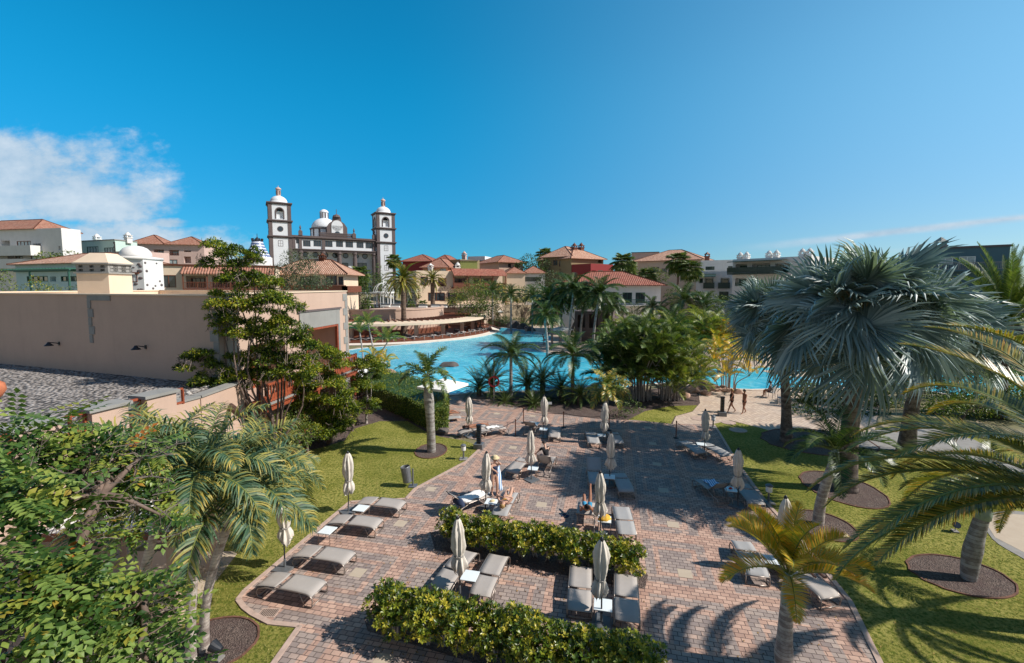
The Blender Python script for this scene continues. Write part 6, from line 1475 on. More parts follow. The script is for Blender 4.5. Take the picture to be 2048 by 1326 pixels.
for i,(x,y,Y,s,lb) in enumerate([(1368,600,60,1.7,'large arching palm behind the areca clumps'),(1408,612,58,1.4,'arching palm with silvery leaves right of the large one'),(1305,612,62,1.2,'arching palm in front of the pavilion balcony'),(1022,588,88,1.5,'arching palm in the garden above the rubble wall'),(985,582,98,1.6,'bushy palm before the tiled cottage'),(1065,590,86,1.3,'arching palm at the right of the garden above the wall'),(1345,640,52,1.2,'palm between the areca clumps and pavilion')]):
    c=AT(x,y,Y); palm('feather_palm',lb,(c.x,Y,0),c.z-.2,(0,0),[.2,.16,.15],M['ringg'],DRK,(4,7,8,5),80+i,s,cat='palm',group='arching palms in the garden',merge=True,tn=8)
for i,(x,y,Y,h,lb) in enumerate([(722,715,52,3.6,'left palm of the trio beside the pool bar'),(745,725,50,4.6,'middle and tallest palm of the trio beside the pool bar'),(752,740,48,2.9,'right leaning palm of the trio beside the pool bar')]):
    c=XY(x,Y); palm('feather_palm',lb,(c.x,Y,0),h,([-.3,-.6,1.1][i],0),[.12,.09,.08],M['gbark'],ARE,(3,6,7),90+i,1.0,cat='palm',group='trio of palms beside the pool bar',merge=True,tn=8)
for i,(x,y,Y,s,lb) in enumerate([(845,600,96,.8,'small fan plant on the terrace, left of the lounge seats'),(905,602,98,.8,'small fan plant on the terrace near the flowering shrub'),(820,600,97,.7,'small fan plant near the date palm trunk on the terrace'),(735,600,96,.8,'small fan plant under the white pergola')]):
    c=XY(x,Y); palm('small_palm',lb,(c.x,Y,4.3),.6,(0,0),[.1,.1],M['bark'],FAN,(4,5,5,2,0),100+i,s*1.1,cat='small palm',group='small fan plants on the terrace',merge=True,tn=6)
# areca clumps
def areca(name,label,px,Y,n,hts,spread,meshes,seed,s=1.0,group='areca clumps',stemmat='gbark',fr=(2,3,2)):
    rs=random.Random(seed); c=XY(px,Y); t=thing(name,label,'areca palm',(c.x,Y,0),0,group); sm=MB(); V=[]
    allm=[]
    for i in range(n):
        a=i*2.4; q=math.sqrt((i+.5)/n); h=(hts[0]+(hts[1]-hts[0])*rs.random()**.7)*(1-.25*q); bx,by=.9*q*math.cos(a),.9*q*math.sin(a); tx,ty=bx+spread*q*math.cos(a),by+spread*q*math.sin(a)
        sm.tube(smoothline([(bx,by,-.1),(bx*1.1,by*1.1,h*.5),(tx,ty,h)],3),[.06,.05,.045,.04,.04,.035,.03],5)
        ga=rs.random()*6; k=0
        for me,cn in zip(meshes,fr):
            for _ in range(cn): ga+=2.39; allm.append((me,Vector((tx,ty,h-.05)),ga,rs.uniform(-.2,.2),rs.uniform(-.1,.15),s*rs.uniform(.8,1.1)))
    sm.build('stems',M[stemmat],t,smooth=True)
    V=[];Fs=[];cs=[];mi_=[];off_=0
    for me,l,ga,a,b,sc in allm:
        nn=len(me.vertices); co=np.empty(nn*3); me.vertices.foreach_get('co',co); co=co.reshape(-1,3); Mx=np.array((Matrix.Rotation(ga,3,'Z')@Matrix.Rotation(b,3,'Y')@Matrix.Rotation(a,3,'X')))*sc
        V.append(co@Mx.T+np.array(l)); at=np.empty(nn); me.attributes['var'].data.foreach_get('value',at); cs.append(at+rs.uniform(-.15,.15)); Fs+=[tuple(i+off_ for i in p.vertices) for p in me.polygons]; mi_+=[p.material_index for p in me.polygons]; off_+=nn
    me2=bpy.data.meshes.new('crown'); me2.from_pydata(np.concatenate(V).tolist(),[],Fs)
    for mt in meshes[0].materials: me2.materials.append(mt)
    me2.polygons.foreach_set('material_index',mi_); at_=me2.attributes.new('var','FLOAT','POINT'); at_.data.foreach_set('value',np.concatenate(cs)); me2.update(); o=bpy.data.objects.new('crown',me2); COL.objects.link(o); o.parent=t
ARD=fronds('ard',[(80,50),(60,75),(42,80)],L=2.0,n=28,lfL=.45,lfW=.045,mat=M['lf_dark'],pet=.2,vang=40,sag=.3,fw=.8,rr=.015,segs=2,yellow=.2)
areca('areca_clump','tallest areca clump with many dark canes at the centre right of the pool',1285,35,40,(1.2,6.0),1.5,[ARD[0],ARE[1],ARD[2]],1,1.15)
areca('areca_clump','areca clump merging with the tallest one on its right side',1345,35,34,(1.0,5.2),1.5,[ARE[0],ARD[1],ARD[2]],2,1.15)
areca('areca_clump','areca clump left of the tallest one above the yellow green palm',1238,37,24,(.8,4.4),1.1,[ARD[0],ARD[1],ARE[2]],3,1.1)
areca('areca_clump','loose areca clump with leaning canes beside the promenade rocks',1462,38,12,(1.4,4.0),1.3,AREY,4,1.05)
areca('areca_clump','broad areca clump in the background left of the blue fan palms',1400,48,26,(1.5,5.6),2.0,ARE,5,1.25)
areca('areca_clump','yellowish areca clump behind the loose one',1460,46,18,(1.2,4.6),1.4,AREY,6,1.2)
areca('areca_clump','areca clump in front of the pavilion corner',1335,55,22,(1.5,5.2),2.0,ARE,7,1.2)
areca('areca_clump','orange leaved areca bush below the trio of palms',750,46,8,(.5,1.6),.8,AREY,8,.95)
areca('areca_clump','areca clump at the back right of the tall palms',1265,58,12,(2.5,4.2),1.8,ARE,9,1.1)
# ---------------- broadleaf trees and shrubs ----------------
SC_=1.13
def pxcl(lst,Y,b):
    out=[]
    for q in lst:
        x,y,rx,ry=q[:4]; YY=q[4] if len(q)>4 else Y; p=AT(x,y,YY); k=YY/890*SC_; out.append((p.x,p.y,p.z,rx*k,rx*k*.9,ry*k))
    return out
def ptree(name,label,base,Y,lst,mat,bark,**k):
    b=G(*base) if len(base)==2 and not isinstance(base[0],float) else Vector(base); return tree(name,label,b,pxcl(lst,Y,b),M[mat],M[bark],rel=False,**k)
b=XY(528,20.3); tree('feathery_tree','tall feathery tree with flattened leaf umbrellas in front of the beige building',b,pxcl([(445,505,42,26),(480,540,38,28),(505,505,16,14),(535,572,24,22),(468,598,44,30),(442,640,20,24),(560,598,42,26),(548,645,28,24),(500,655,42,34),(575,655,38,28),(600,698,36,26),(525,698,38,26),(398,712,34,20),(455,728,32,24),(405,757,32,20),(450,762,34,22),(500,750,30,22),(560,735,36,22),(610,745,28,24)],20.3,b),M['lf_aca'],M['bark'],r0=.13,seed=1,leaf=(.16,.06),per=3600,stems=3,flat=1,twigs=3,up=.7,rel=False,fork=.3,shell=.55,dc=.35)
b=G(651,886); tree('feathery_tree','feathery tree with its trunk in the mulch beside the left lawn',b,pxcl([(640,775,42,28),(675,800,34,26),(608,800,30,26),(635,835,44,26),(672,850,32,22),(690,790,22,22),(600,760,26,20),(655,745,34,20),(668,715,28,14),(648,700,26,14)],b.y-.5,b),M['lf_aca'],M['bark'],r0=.1,seed=2,leaf=(.16,.06),per=3600,stems=2,flat=1,twigs=2,up=.7,rel=False,fork=.35,dc=.35)
b=G(733,846); tree('feathery_tree','small feathery tree between the purple shrub and the clipped hedge',b,pxcl([(735,715,24,18),(742,745,30,26),(722,760,20,18),(735,808,20,14)],b.y,b),M['lf_aca'],M['gbark'],r0=.09,seed=3,leaf=(.15,.055),per=4200,flat=1,up=1.1,rel=False,fork=.6)
b=XY(708,28.5); tree('purple_shrub','dark purple leaved shrub at the corner of the beige building',b,pxcl([(702,780,28,26),(715,805,24,22),(695,810,22,20)],28.5,b),M['lf_purple'],M['bark'],seed=4,leaf=(.12,.06),per=900,rel=False)
SC_=1.0
b=XY(588,56); tree('grey_green_tree','grey green olive like tree in front of the timbered house',b,pxcl([(585,525,24,26),(560,552,26,26),(610,548,30,28),(590,572,40,18),(640,566,24,16),(618,522,14,14)],56,b),M['lf_olive'],M['bark'],r0=.2,seed=5,leaf=(.3,.1),per=300,rel=False,shell=.3)
# foreground broad leaved tree (bottom left)
def pinnate_clump(m,nr,c,r,n,lf=.1):
    """sprigs of paired oval leaflets"""
    d=nr.normal(size=(n,3)); d/=np.linalg.norm(d,axis=1,keepdims=True); P=np.array(c)+d*r*(.45+.55*nr.random(n)[:,None]**.6)
    ax=d*.7+nr.normal(size=(n,3))*.6; ax[:,2]=ax[:,2]*.5-.1; ax/=np.linalg.norm(ax,axis=1,keepdims=True)
    N=np.array([0,0,1.])+nr.normal(size=(n,3))*.35; S=np.cross(ax,N); S/=np.linalg.norm(S,axis=1,keepdims=True); U=np.cross(S,ax); v0=.48+nr.uniform(-.4,.34,n); v0[nr.random(n)<.012]=1.05
    tw=MB()
    for k in range(5):
        for s in (-1,1):
            base=P+ax*(.07*k*(lf/.1)); dr=S*s*.9+ax*.45+U*.05-np.array([0,0,.12]); q=nr.random(n)<.93
            m.blades(base[q],dr[q],U[q],lf*nr.uniform(.8,1.15,q.sum()),lf*.62,(v0+nr.uniform(-.1,.1,n))[q],fold=.12,curl=.08,wide=.5)
    m.blades(P+ax*.33*(lf/.1),ax,U,lf*1.05,lf*.62,v0,fold=.12,curl=.08)
    return P
nr=np.random.default_rng(77); rs=random.Random(77)
base=Vector((-7.2,5.2,0)); t=thing('broadleaf_tree','glossy broad leaved tree with grey branches filling the bottom left corner','tree',base)
LC=[(40,765,6.6,.3),(110,755,7.0,.32),(180,800,7.3,.3),(250,815,7.6,.26),(100,925,6.0,.3),(50,930,5.8,.28),(140,935,6.2,.26),(70,800,6.8,.3),(205,820,7.4,.3),(150,880,7.2,.38),(215,915,7.6,.34),(245,1165,6.3,.26),(140,1150,5.9,.3),(25,860,6.4,.42),(95,850,6.8,.5),(235,845,7.6,.42),(285,815,8.0,.4),(260,890,7.8,.4),(60,900,6.2,.4),(275,965,7.6,.35),(130,1060,6.2,.35),(120,1130,5.8,.4),(30,1180,5.2,.4),(100,1190,5.4,.42),(170,1180,5.8,.4),(250,1200,6.2,.42),(310,1230,6.4,.38),(200,1260,5.9,.38),(260,1290,6.0,.38),(20,1260,5.0,.32),(5,1100,5.2,.3),(395,1225,7.0,.12),(330,1020,7.4,.2),(170,800,7.6,.2),(360,1330,6.3,.3),(110,1325,5.5,.3)]
m=MB(); tips=[]
for i,(x,y,Y,r) in enumerate(LC):
    y=y+(95 if y<900 else 62 if y<1000 else 14); x=min(x,335) if y>1090 else x; r*=.85; c=AT(x,y,Y)-base; tips.append((c,r)); pinnate_clump(m,nr,c,r*1.1,int(34*r*r/.16)+6,.13)
m.build('foliage',M['lf_tree'],t)
m=MB(); m.tube([(0,0,-.1),(.1,.1,1.5),(0,.3,2.8)],[.28,.22,.2],10)
hubs=[]
for k in range(6):
    a=[(-.9,.2,4.0),(.2,-.4,4.3),(.9,.6,4.5),(-.3,1.2,5.0),(1.6,1.2,4.2),(.5,1.8,5.6)][k]; m.tube(smoothline([(0,.3,2.8),Vector((0,.3,2.8)).lerp(Vector(a),.5)+Vector((rs.uniform(-.15,.15),rs.uniform(-.15,.15),0)),a],5),[.13-.008*i for i in range(11)],8); hubs.append(Vector(a))
for c,r in tips:
    h=min(hubs,key=lambda q:(q-c).length); mid=h.lerp(c,.5)+Vector((rs.uniform(-.25,.25),rs.uniform(-.25,.25),rs.uniform(-.1,.25))); m.tube(smoothline([h,mid,c],5),[.06-.0045*i for i in range(11)],6)
    for k in range(5): q=mid.lerp(c,rs.uniform(0,1)); e=q+Vector((rs.uniform(-1,1),rs.uniform(-1,1),rs.uniform(-.5,.9)))*.55*(r+.2); m.tube([q,q.lerp(e,.5)+Vector((rs.uniform(-.06,.06),0,rs.uniform(-.05,.1))),e],[.018,.013,.006],4)
m.build('trunk',M['bark'],t,smooth=True)
m=MB()
for k in range(230):     # bare grey twigs
    x,y=rs.choice([(rs.uniform(0,330),rs.uniform(880,1090)),(rs.uniform(0,330),rs.uniform(1190,1326))]); p=AT(x,y,rs.uniform(6.0,7.4))-base; d=Vector((rs.uniform(.2,1),rs.uniform(-.4,.4),rs.uniform(-.1,.7))).normalized()*rs.uniform(.25,.6); q=p+d*.5+Vector((rs.uniform(-.05,.05),rs.uniform(-.05,.05),rs.uniform(-.04,.04))); e=p+d
    m.tube([p,q,e],[.009,.007,.004],3); f_=q+Vector((rs.uniform(-.15,.15),rs.uniform(-.1,.1),rs.uniform(.0,.2))); m.tube([q,f_],[.006,.003],3)
m.build('bare_twigs',M['twig'],t)['kind']='stuff'
# hedges of rosetted shrubs
def hedge(name,label,a,b,h,dep,seed,per=17,leaf=.12,mat='lf_hedge'):
    rs=random.Random(seed); nr=np.random.default_rng(seed); a=Vector(a);b=Vector(b); L=(b-a).length; d=(b-a).normalized(); n=Vector((-d.y,d.x,0)); t=thing(name,label,'hedge',a,0,'hedges of yellow green shrubs')
    nb=int(L/.42); m=MB(); st=MB()
    for i in range(nb+1):
        p=d*(L*i/nb)+n*rs.uniform(-.12,.12); hh=h*rs.uniform(.86,1.08)
        for k in range(rs.choice((3,4,5))):
            an=rs.random()*6; rr=rs.uniform(.1,.3); q=p+Vector((math.cos(an)*rr,math.sin(an)*rr,hh*.72)); st.tube(smoothline([p+Vector((rs.uniform(-.06,.06),rs.uniform(-.06,.06),0)),p.lerp(q,.5)+Vector((rs.uniform(-.05,.05),rs.uniform(-.05,.05),0)),q],3),[.022,.02,.018,.016,.014,.012,.01],5)
        for (dx,dn,z,r_) in ((0,0,.78,.30),(.15,dep*.3,.62,.27),(-.1,-dep*.3,.62,.28),(.1,-dep*.36,.42,.22),(-.12,dep*.34,.42,.2),(.0,0,.5,.24)):
            c=p+d*(dx+rs.uniform(-.06,.06))+n*(dn+rs.uniform(-.05,.05))+Vector((0,0,hh*z*1.02)); N_=int(per*r_/.27*4.4); dd=nr.normal(size=(N_,3)); dd/=np.linalg.norm(dd,axis=1,keepdims=True); P=np.array(c)+dd*r_*np.array([1,1,.85])*(.6+.45*nr.random(N_)[:,None])
            axis=dd*.8+np.array([0,0,.55])+nr.normal(size=(N_,3))*.25; axis/=np.linalg.norm(axis,axis=1,keepdims=True); v0=nr.uniform(.1,.85,N_)
            t1=np.cross(axis,np.array([.3,.9,.1])); t1/=np.linalg.norm(t1,axis=1,keepdims=True); t2=np.cross(axis,t1)
            for k in range(6):
                an=k*PI/3+nr.random(N_)*.8; rad=t1*np.cos(an)[:,None]+t2*np.sin(an)[:,None]; Dv=rad*.85+axis*.65; m.blades(P+rad*.005,Dv,axis,leaf*nr.uniform(.7,1.15,N_),leaf*.38,v0+nr.uniform(-.12,.12,N_),fold=.15,curl=.05,wide=.6)
    st.build('stems',M['gbark'],t,smooth=True); m.build('foliage',M[mat],t)
a=G(768,1262);b=G(1290,1400); hedge('hedge','leafy yellow green hedge across the bottom of the picture',a,b,1.42,1.0,5,11)
a=G(898,1085);b=G(1262,1150); hedge('hedge','leafy yellow green hedge behind the front loungers, farther from the camera',a,b,1.2,.8,6,10)
def rim(pts,name='hedge_bed'):
    sheet(name,gp(pts),.001,M['mulch'])
rim([(860,1065),(905,1055),(1262,1118),(1296,1150),(1290,1178),(1240,1172),(870,1100)]); rim([(728,1235),(760,1215),(1300,1360),(1310,1450),(1200,1400),(735,1262)])
# clipped hedge
def clipped(name,label,poly,h,mat,seed,n,leaf=.06):
    rs=random.Random(seed); nr=np.random.default_rng(seed); cx=sum(p[0] for p in poly)/len(poly); cy=sum(p[1] for p in poly)/len(poly); t=thing(name,label,'hedge',(cx,cy,0)); m=MB()
    pl=[(x-cx,y-cy) for x,y in poly]; core=MB(); core.prism([(x*.93,y*.93) for x,y in pl],.05,h-.1); core.build('inner_branches',M['lf_dark'],t)
    xs=[p[0] for p in pl]; ys=[p[1] for p in pl]; P=[];N=[]
    def ins(x,y):
        c=False; j=len(pl)-1
        for i in range(len(pl)):
            if (pl[i][1]>y)!=(pl[j][1]>y) and x<(pl[j][0]-pl[i][0])*(y-pl[i][1])/(pl[j][1]-pl[i][1])+pl[i][0]: c=not c
            j=i
        return c
    area=(max(xs)-min(xs))*(max(ys)-min(ys))
    for k in range(n):
        if rs.random()<.45:
            x,y=rs.uniform(min(xs),max(xs)),rs.uniform(min(ys),max(ys))
            if ins(x,y): P.append((x,y,h+.05*math.sin(3*x)*math.cos(2.5*y)+rs.gauss(0,.035))); N.append((0,0,1))
        else:
            i=rs.randrange(len(pl)); a_,b_=pl[i],pl[(i+1)%len(pl)]; q=rs.random(); x,y=a_[0]+(b_[0]-a_[0])*q,a_[1]+(b_[1]-a_[1])*q; r=math.hypot(x,y); P.append((x*(1+rs.gauss(0,.012)),y*(1+rs.gauss(0,.012)),rs.uniform(.05,h))); N.append((x/r,y/r,.2))
    P=np.array(P);N=np.array(N,float); k=len(P); Dv=nr.normal(size=(k,3))+N*.5; m.blades(P,Dv,N+nr.normal(size=(k,3))*.5,leaf*nr.uniform(.7,1.2,k),leaf*.6,.5+nr.uniform(-.35,.35,k)); m.build('foliage',mat,t)
clipped('clipped_hedge','long clipped box hedge running from the building to the far corner of the paving',[tuple(G(x,y)[:2]) for x,y in ((893,862),(896,826),(860,800),(800,778),(725,766),(700,785),(760,815),(820,842),(870,866))],1.55,M['lf_mid'],3,26000,.11)
# shrubs along the building and in the background: (name,label,px,Y,[(px,py,rx,ry)..],mat,leaf,per)
SH=[('round_shrub','leafy green shrub at the foot of the building, left of the feathery tree trunk',(598,23),[(585,845,34,22),(610,862,30,18),(565,838,20,16)],'lf_mid',(.1,.05),1500),
('round_shrub','bright shrub in the mulch right of the feathery tree trunk',(690,27),[(690,828,30,18),(708,815,22,16),(672,838,20,14)],'lf_aca',(.1,.05),1500),
('round_shrub','low dark shrub between the mulch and building',(640,25.5),[(635,872,26,14),(655,868,20,12)],'lf_dark',(.09,.05),1500),
('big_shrub','large dense shrub between the bar and the rubble wall',(958,88),[(945,600,30,26),(962,620,26,22),(935,625,22,20),(975,602,24,22),(955,580,22,16)],'lf_mid',(.4,.2),110),
('big_shrub','wide golden green shrub left of the rubble wall at the bridge end',(985,104),[(985,635,18,14),(1000,612,22,18),(975,645,14,10)],'lf_mid',(.35,.18),120),
('big_shrub','broad yellowish bush in the middle of the upper garden',(1012,108),[(1000,585,30,16),(1040,588,30,16),(1070,590,24,14)],'lf_hedge',(.4,.2),100),
('big_shrub','dark bush in the upper garden behind the rubble wall, right part',(1095,106),[(1085,595,24,18),(1110,585,26,16),(1070,578,24,12)],'lf_dark',(.4,.2),100),
('big_shrub','green bush before the long cream house under its balcony',(930,106),[(925,585,26,12),(950,570,24,14),(985,575,22,14)],'lf_mid',(.4,.2),80),
('skyline_tree','dark round tree on the skyline before the olive building',(1065,138),[(1060,522,22,14),(1045,534,18,12),(1085,530,18,14),(1072,542,24,10)],'lf_dark',(.6,.3),50),
('skyline_tree','pale tree right of the awning house in the distance',(1115,120),[(1105,555,26,14),(1135,560,24,12),(1085,562,18,10)],'lf_olive',(.5,.25),60),
('skyline_tree','green tree behind the pavilion roof left of the fan palms',(1275,118),[(1270,545,16,12),(1300,545,22,12),(1320,552,18,12)],'lf_mid',(.5,.25),60),
('cypress_tree','dark narrow conifer at the left end of the upper terrace',(705,88),[(704,560,9,20),(705,588,11,24),(706,612,11,18)],'lf_dark',(.4,.18),160),
('cypress_tree','dark narrow conifer right behind the closed parasol on the terrace',(729,90),[(729,565,9,22),(730,592,11,24),(730,612,10,14)],'lf_dark',(.4,.18),160),
('cypress_tree','thin dark conifer close to the white gazebo',(756,104),[(757,545,7,20),(757,575,8,24)],'lf_dark',(.4,.18),140),
('big_shrub','green bushes behind the gazebo under the hotel',(770,112),[(745,565,22,20),(780,575,22,18),(825,585,20,16),(715,575,16,16)],'lf_dark',(.5,.22),90),
('flowering_shrub','pale bare flowering shrub on the terrace in front of the cream house',(893,98),[(893,585,22,12),(905,600,16,10)],'lf_purple',(.3,.1),60),
('round_shrub','yellow shrub beside the flowering one on the terrace',(908,96),[(905,603,16,10),(918,598,10,10)],'lf_hedge',(.3,.15),120),
('skyline_tree','green tree between the white terraced block and the blue house',(95,88),[(92,513,18,9),(112,520,22,9),(135,512,20,9)],'lf_mid',(.5,.25),70),
('skyline_tree','small tree between the mint house and the twin roof house',(252,118),[(253,494,10,9)],'lf_mid',(.5,.25),90),
('round_shrub','yellow green bush at the far left behind the near roof',(12,50),[(10,575,24,18),(0,550,18,12)],'lf_mid',(.25,.12),160),
('round_shrub','bush in front of the pale blue house, centre',(88,55),[(75,575,22,14),(100,580,22,12),(70,560,10,8)],'lf_hedge',(.25,.12),150),
('round_shrub','grey green bush in front of the pale blue house, right',(158,56),[(158,580,22,11)],'lf_olive',(.25,.12),160),
('dark_shrub','wide dark shrub with reddish leaves behind the slim fan palm trunk',(1640,34),[(1610,785,30,22),(1650,790,34,24),(1690,800,24,20),(1630,815,30,16)],'lf_dark',(.28,.10),900),
('dark_shrub','dark shrub right of the thick fan palm trunk near the water',(1760,33),[(1750,800,30,24),(1790,815,26,20)],'lf_dark',(.28,.10),900),
('round_shrub','bright green shrub at the right edge behind the date palm fronds',(2010,30),[(1985,800,34,24),(2030,785,34,26),(2020,830,36,20),(1950,830,26,16)],'lf_mid',(.22,.11),800),
('round_shrub','shrub bank at right behind the fan palms, pool side',(1880,31),[(1870,825,30,18),(1910,805,24,16)],'lf_mid',(.22,.11),800),
('dark_shrub','dark underplanting below the second slender palm',(1150,34),[(1110,806,26,10),(1145,812,28,12),(1180,806,26,12),(1085,803,20,9)],'lf_dark',(.16,.06),700),
('dark_shrub','dark leafy clump under the yellow green palm',(1240,30),[(1235,830,24,12),(1262,812,26,14)],'lf_dark',(.22,.05),500),
('dark_shrub','dark shrubs on top of the waterfall rocks',(1030,97),[(1015,640,18,7),(1040,642,16,7),(1058,652,8,6)],'lf_dark',(.3,.12),160),
('hanging_plants','row of yellowish plants along the rubble wall top',(1048,102),[(1018,598,14,5),(1040,600,14,5),(1062,599,14,5),(1082,602,12,6)],'lf_hedge',(.3,.12),300),
('big_shrub','dark green mass of bushes across the right pool behind the areca',(1385,62),[(1350,660,34,20),(1400,655,34,22),(1445,665,30,22),(1320,680,24,16)],'lf_dark',(.35,.15),130),
('big_shrub','green bushes across the right pool beside the fan palms',(1490,60),[(1480,680,30,20),(1520,670,34,22),(1500,705,36,14),(1440,705,30,16)],'lf_mid',(.35,.15),130),
('big_shrub','bushes at the far right side of the pool under the slate building',(1960,50),[(1900,640,40,22),(1960,660,34,20),(1850,650,36,22),(2010,690,40,22)],'lf_dark',(.3,.14),140),
('big_shrub','bushes behind the fan palms on the far right pool bank',(1760,52),[(1700,680,34,18),(1760,690,34,18),(1640,690,30,16),(1820,700,34,16)],'lf_mid',(.3,.14),140),
('big_shrub','dark bushes below the white apartments',(1440,88),[(1420,600,28,14),(1460,605,28,14),(1500,600,28,16),(1390,595,24,14),(1350,590,20,12)],'lf_dark',(.45,.2),90),
('big_shrub','bushes at the left base of the pavilion',(1140,78),[(1150,610,20,14),(1125,615,18,14),(1180,608,20,12),(1215,608,18,10)],'lf_mid',(.4,.18),110),
('round_shrub','pale bush in front of the pavilion balcony',(1290,74),[(1240,622,22,8),(1275,620,24,9),(1310,618,20,10)],'lf_olive',(.3,.14),160),
('big_shrub','bushes between the right houses on the skyline',(1530,84),[(1540,590,26,10),(1590,595,30,12),(1500,592,22,10)],'lf_dark',(.45,.2),90),
]
for i,(nm,lb,(px,Y),ls,mt,lf,per) in enumerate(SH):
    zb=4.3 if nm in('cypress_tree',) or 'terrace' in lb and 'shrub' in lb else 0
    b=XY(px,Y); b.z=zb; tree(nm,lb,b,pxcl(ls,Y,b),M[mt],M['bark'],r0=.08 if Y<60 else .15,seed=200+i,leaf=lf,per=per,rel=False,fork=.5,shell=.45,cat='tree' if 'tree' in nm else 'shrub',group=None,stems=2 if 'shrub' in nm else 1,dc=.38)

# white canvas awning of the ground floor patio behind the broad leaved tree
def awning():
    t=thing('patio_awning','white canvas patio awning on timber posts behind the broad leaved tree','awning',(0,0,0))
    P=[(-9.0,11.3),(-9.6,13.8),(-12.6,13.9),(-12.9,11.2)]; z=2.35
    for k in range(3):
        q0,q1=k/3+.01,(k+1)/3-.01; L=lambda a,b,q:(a[0]+(b[0]-a[0])*q,a[1]+(b[1]-a[1])*q); a=L(P[0],P[3],q0);b=L(P[0],P[3],q1);c=L(P[1],P[2],q1);d=L(P[1],P[2],q0); m=MB()
        n=6
        for i in range(n+1):
            w_=i/n; zz=z+.25*w_-.12*math.sin(w_*PI)
            for (u_,v_) in ((a,d),(b,c)): m.v.append((u_[0]+(v_[0]-u_[0])*w_,u_[1]+(v_[1]-u_[1])*w_,zz)); m.c.append(.5)
        m.f=[(2*i,2*i+1,2*i+3,2*i+2) for i in range(n)]; o=m.build('canvas_panel',M['wcanvas'],t); o.modifiers.new('s','SOLIDIFY').thickness=.02
    m=MB()
    for a,b in ((P[0],P[3]),(P[1],P[2]),(P[0],P[1])): m.beam((a[0],a[1],z+.05 if a is P[0] and b is P[3] else z+.3),(b[0],b[1],z+.05 if a is P[0] and b is P[3] else z+.3),.12,.16)
    m.build('beams',M['brown'],t)
    for p in P: m=MB(); m.beam((p[0],p[1],0),(p[0],p[1],z-.04),.22,.22); m.build('post',M['beige'],t)
awning()
sheet('patio_terrace',[(-8.7,10.5),(-9.3,14.5),(-13.5,14.5),(-14,10),(-14,4),(-9.5,5)],-.008,M['slab'])

SH2=[('dark_shrub','dark shrub bank hiding the pool right of the thick palm trunk',(1800,35),[(1740,770,36,22),(1800,765,36,24),(1860,770,36,24),(1920,775,36,26),(1980,770,36,26),(2040,775,36,28)],'lf_dark',(.26,.1),420),
('round_shrub','lighter green shrub bank in front of the dark one at the right edge',(1950,29),[(1890,812,34,22),(1950,806,36,26),(2010,812,36,24),(2060,815,30,26)],'lf_mid',(.2,.1),520),
('big_shrub','green growth along the far bank of the right pool',(1800,44),[(1700,720,34,14),(1770,722,34,14),(1840,728,36,14),(1910,735,36,16),(1990,740,40,16)],'lf_mid',(.3,.13),220),
('dark_shrub','dark bushes filling the bank between the blue fan palm trunks',(1640,31),[(1610,830,36,22),(1665,835,36,22),(1720,835,34,24),(1760,840,30,20)],'lf_dark',(.26,.1),500),
('big_shrub','dark bushes at the foot of the rubble wall near the bridge',(1000,98),[(1004,640,14,10),(1024,646,14,8),(1045,650,14,8),(985,648,14,9)],'lf_dark',(.3,.13),260),
('big_shrub','bushes in front of the pool service building under the tall palms',(1200,70),[(1150,668,16,9),(1210,672,18,10),(1235,668,20,14)],'lf_mid',(.3,.13),200),
('big_shrub','dark wide bushes left of the tall palms behind the waterfall',(1095,80),[(1088,630,20,16),(1105,648,18,14),(1075,640,14,12)],'lf_dark',(.35,.15),160),
('big_shrub','tall dark thicket before the white gallery block',(1510,76),[(1490,625,30,18),(1530,625,30,18),(1570,630,30,18),(1460,635,28,18)],'lf_dark',(.4,.17),120),
('round_shrub','shrubs along the foot of the low wing behind the drooping palms',(560,21),[(545,850,26,18),(575,870,26,16),(600,880,24,14)],'lf_mid',(.14,.07),700)]
for i,(nm,lb,(px,Y),ls,mt,lf,per) in enumerate(SH2):
    b=XY(px,Y); tree(nm,lb,b,pxcl(ls,Y,b),M[mt],M['bark'],r0=.08,seed=300+i,leaf=lf,per=per,rel=False,fork=.5,shell=.4,cat='shrub',stems=2,dc=.38)

fl=MB(); rs=random.Random(4); P_=[];D_=[];N_=[]
for k in range(420):
    x,y=rs.choice([(rs.uniform(560,900),rs.uniform(880,1200)),(rs.uniform(1450,2000),rs.uniform(900,1320)),(rs.uniform(760,1320),rs.uniform(1080,1320)),(rs.uniform(700,1300),rs.uniform(1100,1320))]); p=G(x,y); P_.append((p.x,p.y,.008)); a=rs.random()*6; D_.append((math.cos(a),math.sin(a),.1)); N_.append((rs.uniform(-.2,.2),rs.uniform(-.2,.2),1))
fl.blades(P_,D_,N_,.07,.035,[rs.random() for _ in P_]); m_,t_,b_=newmat('dry_leaf'); setc(t_,b_,t_.mix(var(t_),lin('5e3d22'),lin('b08a4a'))); b_.inputs['Roughness'].default_value=.8
tag(fl.build('fallen_leaves',m_),'small dry leaves scattered on lawns and paving','fallen leaves',kind='stuff')
